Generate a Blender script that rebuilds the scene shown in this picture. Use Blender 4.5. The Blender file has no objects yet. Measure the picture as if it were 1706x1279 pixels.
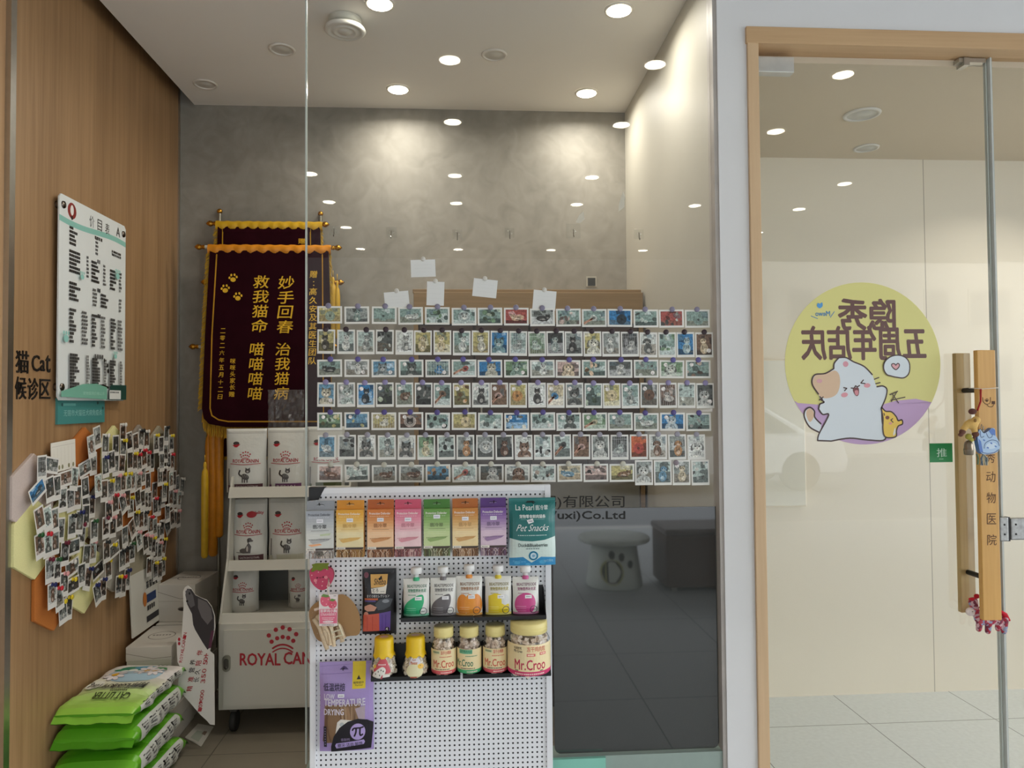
import bpy, bmesh, math, random
from mathutils import Vector, Matrix
from mathutils.geometry import tessellate_polygon
S = bpy.context.scene
COL = S.collection
# ------------------------------------------------------------------ camera
F = 1220.0
EYE = Vector((0.0, 0.0, 1.35))
PSI, PHI, ROLL = 0.0640, 0.0266, -0.0074
CR = Matrix.Rotation(-PSI, 3, 'Z') @ Matrix.Rotation(math.pi/2 + PHI, 3, 'X') @ Matrix.Rotation(ROLL, 3, 'Z')
cd = bpy.data.cameras.new('camera')
cam = bpy.data.objects.new('camera', cd); COL.objects.link(cam)
cam.matrix_world = Matrix.Translation(EYE) @ CR.to_4x4()
cd.sensor_width = 36.0; cd.lens = F / 1706 * 36.0; cd.clip_start = 0.05; cd.clip_end = 200
S.camera = cam
# ------------------------------------------------------------------ exposure, world, large lights
S.view_settings.view_transform = 'Standard'
S.view_settings.look = 'None'
S.view_settings.exposure = 0.0
S.view_settings.gamma = 1.0
S.view_settings.use_curve_mapping = False
W = bpy.data.worlds.new('overcast_sky'); S.world = W; W.use_nodes = True
bg = W.node_tree.nodes['Background']
bg.inputs[0].default_value = (0.93, 0.965, 1.0, 1); bg.inputs[1].default_value = 5.5
S.cycles.max_bounces = 10; S.cycles.transparent_max_bounces = 24; S.cycles.diffuse_bounces = 5
S.cycles.use_denoising = True
def lamp(name, loc, power, size, col=(1, .93, .82), spread=150, rot=(0, 0, 0)):
    l = bpy.data.lights.new(name, 'AREA'); l.shape = 'DISK'; l.size = size; l.energy = power; l.color = col; l.spread = math.radians(spread)
    o = bpy.data.objects.new(name, l); COL.objects.link(o); o.location = loc; o.rotation_euler = rot
    return o
# ------------------------------------------------------------------ maths
def ray(px, py):
    return CR @ Vector(((px - 853.0) / F, -(py - 639.5) / F, -1.0))
def P(px, py, Y):                       # point of the photograph on the plane y = Y
    d = ray(px, py); return EYE + d * (Y / d.y)
def PX(px, py, X):                      # ... on the plane x = X
    d = ray(px, py); return EYE + d * (X / d.x)
def PZ(px, py, Z):                      # ... on the plane z = Z
    d = ray(px, py); return EYE + d * ((Z - EYE.z) / d.z)
def PP(px, py, pt, n):
    d = ray(px, py); n = Vector(n); return EYE + d * ((Vector(pt) - EYE).dot(n) / d.dot(n))
def KX(cx, cy, Y):
    return (P(cx + 10, cy, Y).x - P(cx - 10, cy, Y).x) / 20
def lin(c):
    o = []
    for v in c[:3]:
        v = v / 255.0
        o.append(v / 12.92 if v <= .04045 else ((v + .055) / 1.055) ** 2.4)
    return (o[0], o[1], o[2], 1.0)
def mixc(a, b, t):
    return tuple(a[i] * (1 - t) + b[i] * t for i in range(3))
# ------------------------------------------------------------------ materials
MATS = {}
def newmat(name):
    m = bpy.data.materials.new(name); m.use_nodes = True
    nt = m.node_tree; b = nt.nodes['Principled BSDF']; MATS[name] = m
    return m, nt, b
def N(nt, t, **kw):
    n = nt.nodes.new(t)
    for k, v in kw.items():
        if k.startswith('i_'): n.inputs[k[2:].replace('_', ' ')].default_value = v
        else: setattr(n, k, v)
    return n
def mat(name, c, rough=.5, metal=0.0, var=0.06, scale=30.0, bump=0.0, spec=.5, coat=0.0, sss=0):
    if name in MATS: return MATS[name]
    m, nt, b = newmat(name); L = nt.links.new
    tc = N(nt, 'ShaderNodeTexCoord'); no = N(nt, 'ShaderNodeTexNoise'); no.inputs['Scale'].default_value = scale; no.inputs['Detail'].default_value = 4
    L(tc.outputs['Object'], no.inputs['Vector'])
    mx = N(nt, 'ShaderNodeMix', data_type='RGBA'); l = lin(c)
    mx.inputs['A'].default_value = tuple(x * (1 - var * 2) for x in l[:3]) + (1,); mx.inputs['B'].default_value = tuple(min(1, x * (1 + var * 2)) for x in l[:3]) + (1,)
    L(no.outputs['Fac'], mx.inputs['Factor']); L(mx.outputs['Result'], b.inputs['Base Color'])
    b.inputs['Roughness'].default_value = rough; b.inputs['Metallic'].default_value = metal
    b.inputs['Specular IOR Level'].default_value = spec; b.inputs['Coat Weight'].default_value = coat
    if bump:
        bp = N(nt, 'ShaderNodeBump'); bp.inputs['Strength'].default_value = bump; bp.inputs['Distance'].default_value = .01
        L(no.outputs['Fac'], bp.inputs['Height']); L(bp.outputs['Normal'], b.inputs['Normal'])
    return m
def printmat(name, rough=.45, mottle=0.0, scale=80.0, spec=.5, bump=0.0, bscale=12.0, metal=0.0):
    if name in MATS: return MATS[name]
    m, nt, b = newmat(name); L = nt.links.new
    at = N(nt, 'ShaderNodeAttribute', attribute_name='Col')
    out = at.outputs['Color']
    tc = N(nt, 'ShaderNodeTexCoord'); oi = N(nt, 'ShaderNodeObjectInfo')
    add = N(nt, 'ShaderNodeVectorMath', operation='ADD'); L(tc.outputs['Object'], add.inputs[0]); L(oi.outputs['Random'], add.inputs[1])
    no = N(nt, 'ShaderNodeTexNoise'); no.inputs['Scale'].default_value = scale; no.inputs['Detail'].default_value = 5; no.inputs['Roughness'].default_value = .65
    L(add.outputs[0], no.inputs['Vector'])
    mr = N(nt, 'ShaderNodeMapRange'); mr.inputs['From Min'].default_value = .3; mr.inputs['From Max'].default_value = .7
    mr.inputs['To Min'].default_value = 1 - mottle; mr.inputs['To Max'].default_value = 1 + mottle
    L(no.outputs['Fac'], mr.inputs['Value'])
    mu = N(nt, 'ShaderNodeVectorMath', operation='SCALE'); L(out, mu.inputs[0]); L(mr.outputs[0], mu.inputs['Scale'])
    L(mu.outputs[0], b.inputs['Base Color'])
    b.inputs['Roughness'].default_value = rough; b.inputs['Specular IOR Level'].default_value = spec; b.inputs['Metallic'].default_value = metal
    if bump:
        n2 = N(nt, 'ShaderNodeTexNoise'); n2.inputs['Scale'].default_value = bscale; n2.inputs['Detail'].default_value = 3
        L(add.outputs[0], n2.inputs['Vector'])
        bp = N(nt, 'ShaderNodeBump'); bp.inputs['Strength'].default_value = bump; bp.inputs['Distance'].default_value = .01
        L(n2.outputs['Fac'], bp.inputs['Height']); L(bp.outputs['Normal'], b.inputs['Normal'])
    return m
def emit(name, c, s):
    if name in MATS: return MATS[name]
    m, nt, b = newmat(name)
    b.inputs['Base Color'].default_value = lin(c); b.inputs['Emission Color'].default_value = lin(c); b.inputs['Emission Strength'].default_value = s
    return m
def glassmat(name, tint=(1, 1, 1), ior=1.5, rough=0.0, haze=0.0, hazecol=(1, 1, 1), refl=1.6):
    if name in MATS: return MATS[name]
    m, nt, b = newmat(name); L = nt.links.new; nt.nodes.remove(b)
    o = nt.nodes['Material Output']
    tr = N(nt, 'ShaderNodeBsdfTransparent'); tr.inputs[0].default_value = (*tint, 1)
    gl = N(nt, 'ShaderNodeBsdfGlossy'); gl.inputs['Roughness'].default_value = rough
    fr = N(nt, 'ShaderNodeFresnel'); fr.inputs['IOR'].default_value = ior
    ge = N(nt, 'ShaderNodeNewGeometry'); inv = N(nt, 'ShaderNodeMath', operation='SUBTRACT'); inv.inputs[0].default_value = refl; L(ge.outputs['Backfacing'], inv.inputs[1]); mm = N(nt, 'ShaderNodeMath', operation='MULTIPLY', use_clamp=True); L(fr.outputs[0], mm.inputs[0])
    cl = N(nt, 'ShaderNodeMath', operation='MAXIMUM'); L(inv.outputs[0], cl.inputs[0]); cl.inputs[1].default_value = 0.0; sc_ = N(nt, 'ShaderNodeMath', operation='GREATER_THAN'); L(cl.outputs[0], sc_.inputs[0]); sc_.inputs[1].default_value = refl - .5
    m3 = N(nt, 'ShaderNodeMath', operation='MULTIPLY'); L(sc_.outputs[0], m3.inputs[0]); m3.inputs[1].default_value = refl; L(m3.outputs[0], mm.inputs[1])
    mx = N(nt, 'ShaderNodeMixShader'); L(mm.outputs[0], mx.inputs[0]); L(tr.outputs[0], mx.inputs[1]); L(gl.outputs[0], mx.inputs[2])
    last = mx
    if haze:
        df = N(nt, 'ShaderNodeBsdfDiffuse'); df.inputs[0].default_value = (*hazecol, 1)
        m2 = N(nt, 'ShaderNodeMixShader'); m2.inputs[0].default_value = haze; L(mx.outputs[0], m2.inputs[1]); L(df.outputs[0], m2.inputs[2]); last = m2
    L(last.outputs[0], o.inputs[0])
    return m
def woodmat(name, c1, c2, axis='Z', rough=.5, fine=70.0, stretch=.04, knots=.5):
    if name in MATS: return MATS[name]
    m, nt, b = newmat(name); L = nt.links.new
    tc = N(nt, 'ShaderNodeTexCoord'); mp = N(nt, 'ShaderNodeMapping')
    sc = [1.0, 1.0, 1.0]; sc['XYZ'.index(axis)] = stretch; mp.inputs['Scale'].default_value = sc
    L(tc.outputs['Object'], mp.inputs[0])
    n1 = N(nt, 'ShaderNodeTexNoise'); n1.inputs['Scale'].default_value = fine; n1.inputs['Detail'].default_value = 6; n1.inputs['Roughness'].default_value = .6
    n2 = N(nt, 'ShaderNodeTexNoise'); n2.inputs['Scale'].default_value = fine / 8; n2.inputs['Detail'].default_value = 3; n2.inputs['Distortion'].default_value = 1.2
    L(mp.outputs[0], n1.inputs['Vector']); L(mp.outputs[0], n2.inputs['Vector'])
    mx0 = N(nt, 'ShaderNodeMix', data_type='FLOAT'); mx0.inputs['Factor'].default_value = knots
    L(n1.outputs['Fac'], mx0.inputs['A']); L(n2.outputs['Fac'], mx0.inputs['B'])
    r = N(nt, 'ShaderNodeValToRGB'); r.color_ramp.elements[0].position = .32; r.color_ramp.elements[1].position = .68
    r.color_ramp.elements[0].color = lin(c2); r.color_ramp.elements[1].color = lin(c1)
    L(mx0.outputs['Result'], r.inputs[0]); L(r.outputs[0], b.inputs['Base Color']); b.inputs['Roughness'].default_value = rough
    bp = N(nt, 'ShaderNodeBump'); bp.inputs['Strength'].default_value = .08; bp.inputs['Distance'].default_value = .003
    L(n1.outputs['Fac'], bp.inputs['Height']); L(bp.outputs['Normal'], b.inputs['Normal'])
    return m
def gridmat(name, c, line, x0, px_, y0, py_, w=.003, rough=.4, var=.06, scale=8.0, axes=(0, 1)):
    if name in MATS: return MATS[name]
    m = mat(name, c, rough, var=var, scale=scale); nt = m.node_tree; L = nt.links.new; b = nt.nodes['Principled BSDF']
    tc = N(nt, 'ShaderNodeTexCoord'); sp = N(nt, 'ShaderNodeSeparateXYZ'); L(tc.outputs['Object'], sp.inputs[0])
    masks = []
    for ax, o, p in ((axes[0], x0, px_), (axes[1], y0, py_)):
        if not p: continue
        a = N(nt, 'ShaderNodeMath', operation='SUBTRACT'); L(sp.outputs[ax], a.inputs[0]); a.inputs[1].default_value = o - w / 2
        q = N(nt, 'ShaderNodeMath', operation='FLOORED_MODULO'); L(a.outputs[0], q.inputs[0]); q.inputs[1].default_value = p
        l = N(nt, 'ShaderNodeMath', operation='LESS_THAN'); L(q.outputs[0], l.inputs[0]); l.inputs[1].default_value = w
        masks.append(l)
    if len(masks) == 2:
        mm = N(nt, 'ShaderNodeMath', operation='MAXIMUM'); L(masks[0].outputs[0], mm.inputs[0]); L(masks[1].outputs[0], mm.inputs[1])
    else: mm = masks[0]
    src = b.inputs['Base Color'].links[0].from_socket
    mx = N(nt, 'ShaderNodeMix', data_type='RGBA'); L(mm.outputs[0], mx.inputs['Factor']); L(src, mx.inputs['A']); mx.inputs['B'].default_value = lin(line)
    L(mx.outputs['Result'], b.inputs['Base Color'])
    return m
# ------------------------------------------------------------------ mesh collector
class MB:
    def __init__(s): s.v = []; s.f = []; s.c = []; s.m = []; s.s = []
    def add(s, vs, fs, col=(200, 200, 200), mi=0, smooth=False, M=None):
        o = len(s.v); l = lin(col)
        if M is not None: vs = [M @ Vector(v) for v in vs]
        s.v.extend([tuple(v) for v in vs])
        for f in fs:
            s.f.append(tuple(i + o for i in f)); s.c.append(l); s.m.append(mi); s.s.append(smooth)
        return s
    def box(s, a, b, col=(200, 200, 200), mi=0, M=None):
        (x0, y0, z0), (x1, y1, z1) = a, b
        vs = [(x0, y0, z0), (x1, y0, z0), (x1, y1, z0), (x0, y1, z0), (x0, y0, z1), (x1, y0, z1), (x1, y1, z1), (x0, y1, z1)]
        return s.add(vs, [(3, 2, 1, 0), (4, 5, 6, 7), (0, 1, 5, 4), (1, 2, 6, 5), (2, 3, 7, 6), (3, 0, 4, 7)], col, mi, False, M)
    def hexa(s, vs, col=(200, 200, 200), mi=0):
        return s.add(vs, [(3, 2, 1, 0), (4, 5, 6, 7), (0, 1, 5, 4), (1, 2, 6, 5), (2, 3, 7, 6), (3, 0, 4, 7)], col, mi)
    def tube(s, pts, r, n=8, col=(200, 200, 200), mi=0, caps=True, M=None):
        pts = [Vector(p) for p in pts]; rs = r if isinstance(r, (list, tuple)) else [r] * len(pts)
        vs = []; fs = []; up = None
        for i, p in enumerate(pts):
            t = (pts[min(i + 1, len(pts) - 1)] - pts[max(i - 1, 0)]).normalized()
            if up is None:
                up = Vector((0, 0, 1)) if abs(t.z) < .9 else Vector((1, 0, 0))
            a = t.cross(up).normalized(); b = a.cross(t).normalized(); up = b
            for k in range(n):
                w = 2 * math.pi * k / n; vs.append(p + (a * math.cos(w) + b * math.sin(w)) * rs[i])
        for i in range(len(pts) - 1):
            for k in range(n):
                fs.append((i * n + k, i * n + (k + 1) % n, (i + 1) * n + (k + 1) % n, (i + 1) * n + k))
        s.add(vs, [f[::-1] for f in fs], col, mi, True, M)
        if caps:
            s.add(vs[:n], [tuple(range(n))], col, mi, False, M); s.add(vs[-n:], [tuple(range(n - 1, -1, -1))], col, mi, False, M)
        return s
    def lathe(s, prof, n=24, c=(0, 0, 0), col=(200, 200, 200), mi=0, M=None, axis='Z', flute=0, fa=0.0):
        vs = []; fs = []
        for (r, z) in prof:
            for k in range(n):
                w = 2 * math.pi * k / n; rr = r
                p = (c[0] + rr * math.cos(w), c[1] + rr * math.sin(w), c[2] + z)
                if axis == 'Y': p = (c[0] + rr * math.cos(w), c[1] + z, c[2] + rr * math.sin(w))
                if axis == 'X': p = (c[0] + z, c[1] + rr * math.cos(w), c[2] + rr * math.sin(w))
                vs.append(p)
        for i in range(len(prof) - 1):
            for k in range(n):
                f = (i * n + k, i * n + (k + 1) % n, (i + 1) * n + (k + 1) % n, (i + 1) * n + k)
                fs.append(f if axis != 'Y' else f[::-1])
        return s.add(vs, fs, col, mi, True, M)
    def ell(s, c, r, n=14, m=9, col=(200, 200, 200), mi=0, M=None):
        vs = []; fs = []
        for j in range(m + 1):
            a = math.pi * j / m - math.pi / 2
            for k in range(n):
                w = 2 * math.pi * k / n
                vs.append((c[0] + r[0] * math.cos(a) * math.cos(w), c[1] + r[1] * math.cos(a) * math.sin(w), c[2] + r[2] * math.sin(a)))
        for j in range(m):
            for k in range(n):
                fs.append((j * n + k, j * n + (k + 1) % n, (j + 1) * n + (k + 1) % n, (j + 1) * n + k))
        return s.add(vs, fs, col, mi, True, M)
    def prism(s, poly, y0, y1, col=(200, 200, 200), mi=0, M=None, side=None):   # outline in xz, extruded along y (y0 = front)
        if sum(poly[i][0] * poly[(i + 1) % len(poly)][1] - poly[(i + 1) % len(poly)][0] * poly[i][1] for i in range(len(poly))) < 0: poly = poly[::-1]
        n = len(poly); vs = [(x, y0, z) for x, z in poly] + [(x, y1, z) for x, z in poly]
        s.add(vs, [tuple(range(n)), tuple(range(2 * n - 1, n - 1, -1))], col, mi, False, M)
        s.add(vs, [(i, i + n, (i + 1) % n + n, (i + 1) % n) for i in range(n)], side or col, mi, False, M)
        return s
    def build(s, name, mats, parent=None, loc=None, rot=None, bevel=0.0, seg=2, recalc=False, sub=0):
        me = bpy.data.meshes.new(name); me.from_pydata(s.v, [], s.f); me.update()
        ms = mats if isinstance(mats, (list, tuple)) else [mats]
        for m in ms: me.materials.append(m)
        at = me.color_attributes.new('Col', 'FLOAT_COLOR', 'CORNER')
        buf = []
        for p, c in zip(me.polygons, s.c): buf.extend(c * p.loop_total)
        at.data.foreach_set('color', buf)
        me.polygons.foreach_set('material_index', s.m); me.polygons.foreach_set('use_smooth', s.s)
        if bevel or recalc:
            bm = bmesh.new(); bm.from_mesh(me)
            bmesh.ops.remove_doubles(bm, verts=bm.verts, dist=1e-6)
            if recalc: bmesh.ops.recalc_face_normals(bm, faces=bm.faces)
            if bevel:
                es = [e for e in bm.edges if len(e.link_faces) == 2 and e.calc_face_angle(0) > .6]
                bmesh.ops.bevel(bm, geom=es, offset=bevel, segments=seg, affect='EDGES', profile=.6)
            bm.to_mesh(me); bm.free()
        o = bpy.data.objects.new(name, me); COL.objects.link(o)
        if parent is not None: o.parent = parent
        if loc is not None: o.location = loc
        if rot is not None: o.rotation_euler = rot
        if sub:
            md = o.modifiers.new('sub', 'SUBSURF'); md.levels = sub; md.render_levels = sub
        return o
# ------------------------------------------------------------------ things
def tag(o, label, cat=None, group=None, kind=None):
    if label: o['label'] = label
    if cat: o['category'] = cat
    if group: o['group'] = group
    if kind: o['kind'] = kind
    return o
def thing(name, label, cat, loc=(0, 0, 0), rot=(0, 0, 0), group=None):
    o = bpy.data.objects.new(name, None); COL.objects.link(o); o.empty_display_size = .05
    o.location = loc; o.rotation_euler = rot
    return tag(o, label, cat, group)
def struct(name, mb, m, **kw):
    return tag(mb.build(name, m, **kw), None, kind='structure')
ORD = ['first', 'second', 'third', 'fourth', 'fifth', 'sixth', 'seventh', 'eighth', 'ninth', 'tenth', 'eleventh', 'twelfth', 'thirteenth', 'fourteenth', 'fifteenth', 'sixteenth', 'seventeenth', 'eighteenth', 'nineteenth', 'twentieth', 'twenty-first', 'twenty-second', 'twenty-third', 'twenty-fourth', 'twenty-fifth', 'twenty-sixth']
# ------------------------------------------------------------------ lettering
_fc = bpy.data.curves.new('glyphs', 'FONT'); _fo = bpy.data.objects.new('glyphs', _fc); COL.objects.link(_fo)
TC = {}
def glyphs(s, bold=0.0, ext=0.0, res=2, shear=0.0):
    k = (s, bold, ext, res, shear)
    if k not in TC:
        _fc.body = s; _fc.offset = bold; _fc.extrude = ext; _fc.resolution_u = res; _fc.shear = shear; _fc.size = 1.0
        dg = bpy.context.evaluated_depsgraph_get(); dg.update()
        e = _fo.evaluated_get(dg); me = e.to_mesh()
        vs = [tuple(v.co) for v in me.vertices]; fs = [tuple(p.vertices) for p in me.polygons]
        e.to_mesh_clear()
        xs = [v[0] for v in vs] or [0]; ys = [v[1] for v in vs] or [0]
        TC[k] = (vs, fs, min(xs), max(xs), min(ys), max(ys))
    return TC[k]
def clip(poly, x0, z0, x1, z1):
    for ax, lim, sg in ((0, x0, 1), (0, x1, -1), (1, z0, 1), (1, z1, -1)):
        out = []
        for i in range(len(poly)):
            a, b = poly[i - 1], poly[i]; da, db = (a[ax] - lim) * sg, (b[ax] - lim) * sg
            if (da >= 0) != (db >= 0):
                t = da / (da - db); out.append((a[0] + (b[0] - a[0]) * t, a[1] + (b[1] - a[1]) * t))
            if db >= 0: out.append(b)
        poly = out
        if len(poly) < 3: return []
    return poly
def smoothpts(pts, n=5, closed=False):
    out = []; m = len(pts); rng = range(m if closed else m - 1)
    g = (lambda i: pts[i % m]) if closed else (lambda i: pts[max(0, min(m - 1, i))])
    for i in rng:
        p0, p1, p2, p3 = g(i - 1), g(i), g(i + 1), g(i + 2)
        for k in range(n):
            t = k / n
            out.append(tuple(.5 * (2 * p1[j] + (p2[j] - p0[j]) * t + (2 * p0[j] - 5 * p1[j] + 4 * p2[j] - p3[j]) * t * t + (3 * p1[j] - p0[j] - 3 * p2[j] + p3[j]) * t ** 3) for j in (0, 1)))
    if not closed: out.append(pts[-1])
    return out
class Pr:
    """ink on a surface: canvas coordinates (x right, z up, or picture pixels with px=(cx, cy, k)) laid in thin layers on the front (-y) of a part"""
    def __init__(s, mb, y0=0.0, step=.00004, px=None, surf=None, cell=None, win=None, mi=0):
        s.mb = mb; s.d = y0; s.step = min(step, .00004); s.px = px; s.surf = surf; s.cell = cell; s.win = win; s.cc = {}; s.mi = mi
    def t(s, p):
        if s.px: return ((p[0] - s.px[0]) * s.px[2], (s.px[1] - p[1]) * s.px[2])
        return p
    def put(s, pts, d):
        return [s.surf(x, z, d) for x, z in pts] if s.surf else [(x, -d, z) for x, z in pts]
    def poly(s, pts, col, inc=True):
        if inc: s.d += s.step
        pts = [s.t(p) for p in pts]
        if sum(pts[i - 1][0] * pts[i][1] - pts[i][0] * pts[i - 1][1] for i in range(len(pts))) < 0: pts = pts[::-1]
        if s.win: pts = clip(pts, *s.win)
        if len(pts) < 3: return
        if s.cell: s.drape(pts, col)
        else: s.mb.add(s.put(pts, s.d), [tuple(range(len(pts)))], col, s.mi)
    def corner(s, i, j):
        k = (i, j)
        if k not in s.cc:
            p = Vector(s.surf(i * s.cell[0], j * s.cell[1], 0.0)); s.cc[k] = (p, Vector(s.surf(i * s.cell[0], j * s.cell[1], 1.0)) - p)
        return s.cc[k]
    def drape(s, pts, col, flip=False):
        """lay a polygon on the curved front, facet by facet, so that every layer follows the same surface"""
        xs = [p[0] for p in pts]; zs = [p[1] for p in pts]; cx, cz = s.cell
        for i in range(math.floor(min(xs) / cx), math.floor(max(xs) / cx) + 1):
            for j in range(math.floor(min(zs) / cz), math.floor(max(zs) / cz) + 1):
                q = clip(pts, i * cx, j * cz, (i + 1) * cx, (j + 1) * cz)
                if len(q) < 3: continue
                A, B_, C_, D_ = s.corner(i, j), s.corner(i + 1, j), s.corner(i + 1, j + 1), s.corner(i, j + 1)
                uv = [((x / cx - i), (z / cz - j)) for x, z in q]
                for low in (True, False):                      # the two halves of the cell, split along u = v
                    o = []; f = (lambda p: p[0] - p[1]) if low else (lambda p: p[1] - p[0])
                    for n in range(len(uv)):
                        a, b = uv[n - 1], uv[n]; da, db = f(a), f(b)
                        if (da >= 0) != (db >= 0): t = da / (da - db); o.append((a[0] + (b[0] - a[0]) * t, a[1] + (b[1] - a[1]) * t))
                        if db >= 0: o.append(b)
                    if len(o) < 3: continue
                    vs = []
                    for u, v in o:
                        w3 = ((1 - u, A), (u - v, B_), (v, C_)) if low else ((1 - v, A), (v - u, D_), (u, C_))
                        vs.append(sum((w * (p[0] + p[1] * s.d) for w, p in w3), Vector()))
                    s.mb.add(vs, [tuple(range(len(vs)))[::-1] if flip else tuple(range(len(vs)))], col, s.mi, False)
    def rect(s, x0, z0, x1, z1, col): s.poly([(x0, z0), (x1, z0), (x1, z1), (x0, z1)], col)
    def ell(s, x, z, rx, rz, col, n=20, a=0.0, inc=True):
        ca, sa = math.cos(a), math.sin(a); pts = []
        for k in range(n):
            w = 2 * math.pi * k / n; u, v = rx * math.cos(w), rz * math.sin(w); pts.append((x + u * ca - v * sa, z + u * sa + v * ca))
        s.poly(pts, col, inc)
    def ring(s, x, z, r, w, col, n=28, a0=0, a1=2 * math.pi):
        s.stroke([(x + r * math.cos(a0 + (a1 - a0) * k / n), z + r * math.sin(a0 + (a1 - a0) * k / n)) for k in range(n + 1)], w, col, smooth=False, caps=False)
    def stroke(s, pts, w, col, smooth=True, closed=False, caps=True, n=5):
        if smooth and len(pts) > 2: pts = smoothpts(pts, n, closed)
        if closed: pts = pts + [pts[0]]
        s.d += s.step; h = w / 2
        for a, b in zip(pts[:-1], pts[1:]):
            dx, dz = b[0] - a[0], b[1] - a[1]; l = math.hypot(dx, dz)
            if l < 1e-9: continue
            nx, nz = -dz / l * h, dx / l * h
            s.poly([(a[0] + nx, a[1] + nz), (b[0] + nx, b[1] + nz), (b[0] - nx, b[1] - nz), (a[0] - nx, a[1] - nz)], col, False)
        s.d += s.step * .3
        for p in (pts if caps else pts[1:-1]): s.ell(p[0], p[1], h, h, col, 8, inc=False)
    def text(s, st, x0, z0, x1, z1, col, bold=0.0, mirror=False, shear=0.0, rot=0.0, fat=0.0):
        if bold > .008 and not fat: fat, bold = bold * abs(z1 - z0) * .8, 0.0
        if fat:
            for q in range(6): a = math.pi * q / 3; s.text(st, x0 + fat * math.cos(a), z0 + fat * math.sin(a), x1 + fat * math.cos(a), z1 + fat * math.sin(a), col, bold, mirror, shear, rot)
        """lettering stretched to fill the rectangle (z0 bottom edge, z1 top edge in canvas units; for pixels z0 > z1)"""
        vs, fs, a, b, c, d = glyphs(st, bold, 0.0, 2, shear)
        if not fs: return
        s.d += s.step; pts = []
        cx, cz = (x0 + x1) / 2, (z0 + z1) / 2; cr, sr = math.cos(rot), math.sin(rot)
        for v in vs:
            t = (v[0] - a) / max(b - a, 1e-6); u = (v[1] - c) / max(d - c, 1e-6)
            if mirror: t = 1 - t
            q = s.t((x0 + (x1 - x0) * t, z0 + (z1 - z0) * u))
            if rot:
                o = s.t((cx, cz)); q = (o[0] + (q[0] - o[0]) * cr - (q[1] - o[1]) * sr, o[1] + (q[0] - o[0]) * sr + (q[1] - o[1]) * cr)
            pts.append(q)
        fl = mirror
        if s.cell:
            for f in fs:
                tri = [pts[i] for i in (f[::-1] if fl else f)]
                if s.win: tri = clip(tri, *s.win)
                if len(tri) >= 3: s.drape(tri, col)
            return
        s.mb.add(s.put(pts, s.d), [f[::-1] if fl else f for f in fs], col, s.mi)
    def line(s, st_h, x0, x1, z, col, n, rng, gap=.35):
        """a line too small to read: a run of short marks"""
        w = (x1 - x0) / n
        s.d += s.step
        for i in range(n):
            a = x0 + i * w; b = a + w * (1 - gap * (.4 + rng.random() * .8))
            s.poly([(a, z - st_h / 2), (b, z - st_h / 2), (b, z + st_h / 2), (a, z + st_h / 2)], col, False)
def remesh_blob(parts, vox, name, m, parent=None, smooth=6, col=(200, 200, 200), **kw):
    """one continuous skin over several round volumes"""
    mb = MB()
    for p in parts:
        if p[0] == 'e': mb.ell(p[1], p[2], 16, 10, col, M=p[3] if len(p) > 3 else None)
        else: mb.tube(p[1], p[2], 12, col); [mb.ell(q, (r, r, r), 12, 8, col) for q, r in zip(p[1], p[2])]
    o = mb.build('tmp_blob', m)
    md = o.modifiers.new('r', 'REMESH'); md.mode = 'VOXEL'; md.voxel_size = vox
    sm = o.modifiers.new('s', 'SMOOTH'); sm.iterations = smooth; sm.factor = .5
    dg = bpy.context.evaluated_depsgraph_get(); e = o.evaluated_get(dg); me = bpy.data.meshes.new_from_object(e)
    me.name = name; bpy.data.objects.remove(o)
    for p in me.polygons: p.use_smooth = True
    at = me.color_attributes.get('Col') or me.color_attributes.new('Col', 'FLOAT_COLOR', 'CORNER')
    at.data.foreach_set('color', list(lin(col)) * len(at.data))
    if not me.materials: me.materials.append(m)
    ob = bpy.data.objects.new(name, me); COL.objects.link(ob)
    if parent is not None: ob.parent = parent
    return ob
# ================================================================== the setting
XL, XR, YG, YB, ZC = -1.38, 0.813, 2.32, 3.62, 2.815
YC, ZCC = 3.30, 2.487                     # passage behind the door: back panel, ceiling
ZOUT = 2.89                               # canopy over the pavement
WOOD = woodmat('wall_oak', (172, 136, 96), (136, 103, 68), 'Z', .5, 60, .035, .45)
WOODO = woodmat('outer_oak', (186, 148, 106), (160, 122, 84), 'Z', .5, 60, .035, .45)
# grey trowelled wall
def concretemat():
    m, nt, b = newmat('grey_plaster'); L = nt.links.new
    tc = N(nt, 'ShaderNodeTexCoord')
    n1 = N(nt, 'ShaderNodeTexNoise'); n1.inputs['Scale'].default_value = 2.2; n1.inputs['Detail'].default_value = 7; n1.inputs['Roughness'].default_value = .6; n1.inputs['Distortion'].default_value = .8
    n2 = N(nt, 'ShaderNodeTexNoise'); n2.inputs['Scale'].default_value = 9; n2.inputs['Detail'].default_value = 6; n2.inputs['Distortion'].default_value = 1.5
    L(tc.outputs['Object'], n1.inputs['Vector']); L(tc.outputs['Object'], n2.inputs['Vector'])
    mx = N(nt, 'ShaderNodeMix', data_type='FLOAT'); mx.inputs['Factor'].default_value = .4; L(n1.outputs['Fac'], mx.inputs['A']); L(n2.outputs['Fac'], mx.inputs['B'])
    r = N(nt, 'ShaderNodeValToRGB'); r.color_ramp.elements[0].position = .3; r.color_ramp.elements[1].position = .7
    r.color_ramp.elements[0].color = lin((122, 118, 109)); r.color_ramp.elements[1].color = lin((158, 153, 143))
    L(mx.outputs['Result'], r.inputs[0]); L(r.outputs[0], b.inputs['Base Color']); b.inputs['Roughness'].default_value = .62
    return m
CONC = concretemat()
WHITE = mat('white_wall', (226, 226, 226), .7, var=.015, scale=6)
CEIL = mat('ceiling_white', (232, 229, 222), .8, var=.01, scale=4)
PART = mat('partition_paint', (188, 184, 172), .55, var=.03, scale=5)
DARK = mat('shadow_gap', (40, 36, 32), .8)
CREAM = mat('cream_panel', (238, 227, 205), .35, var=.01, scale=3)
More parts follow.
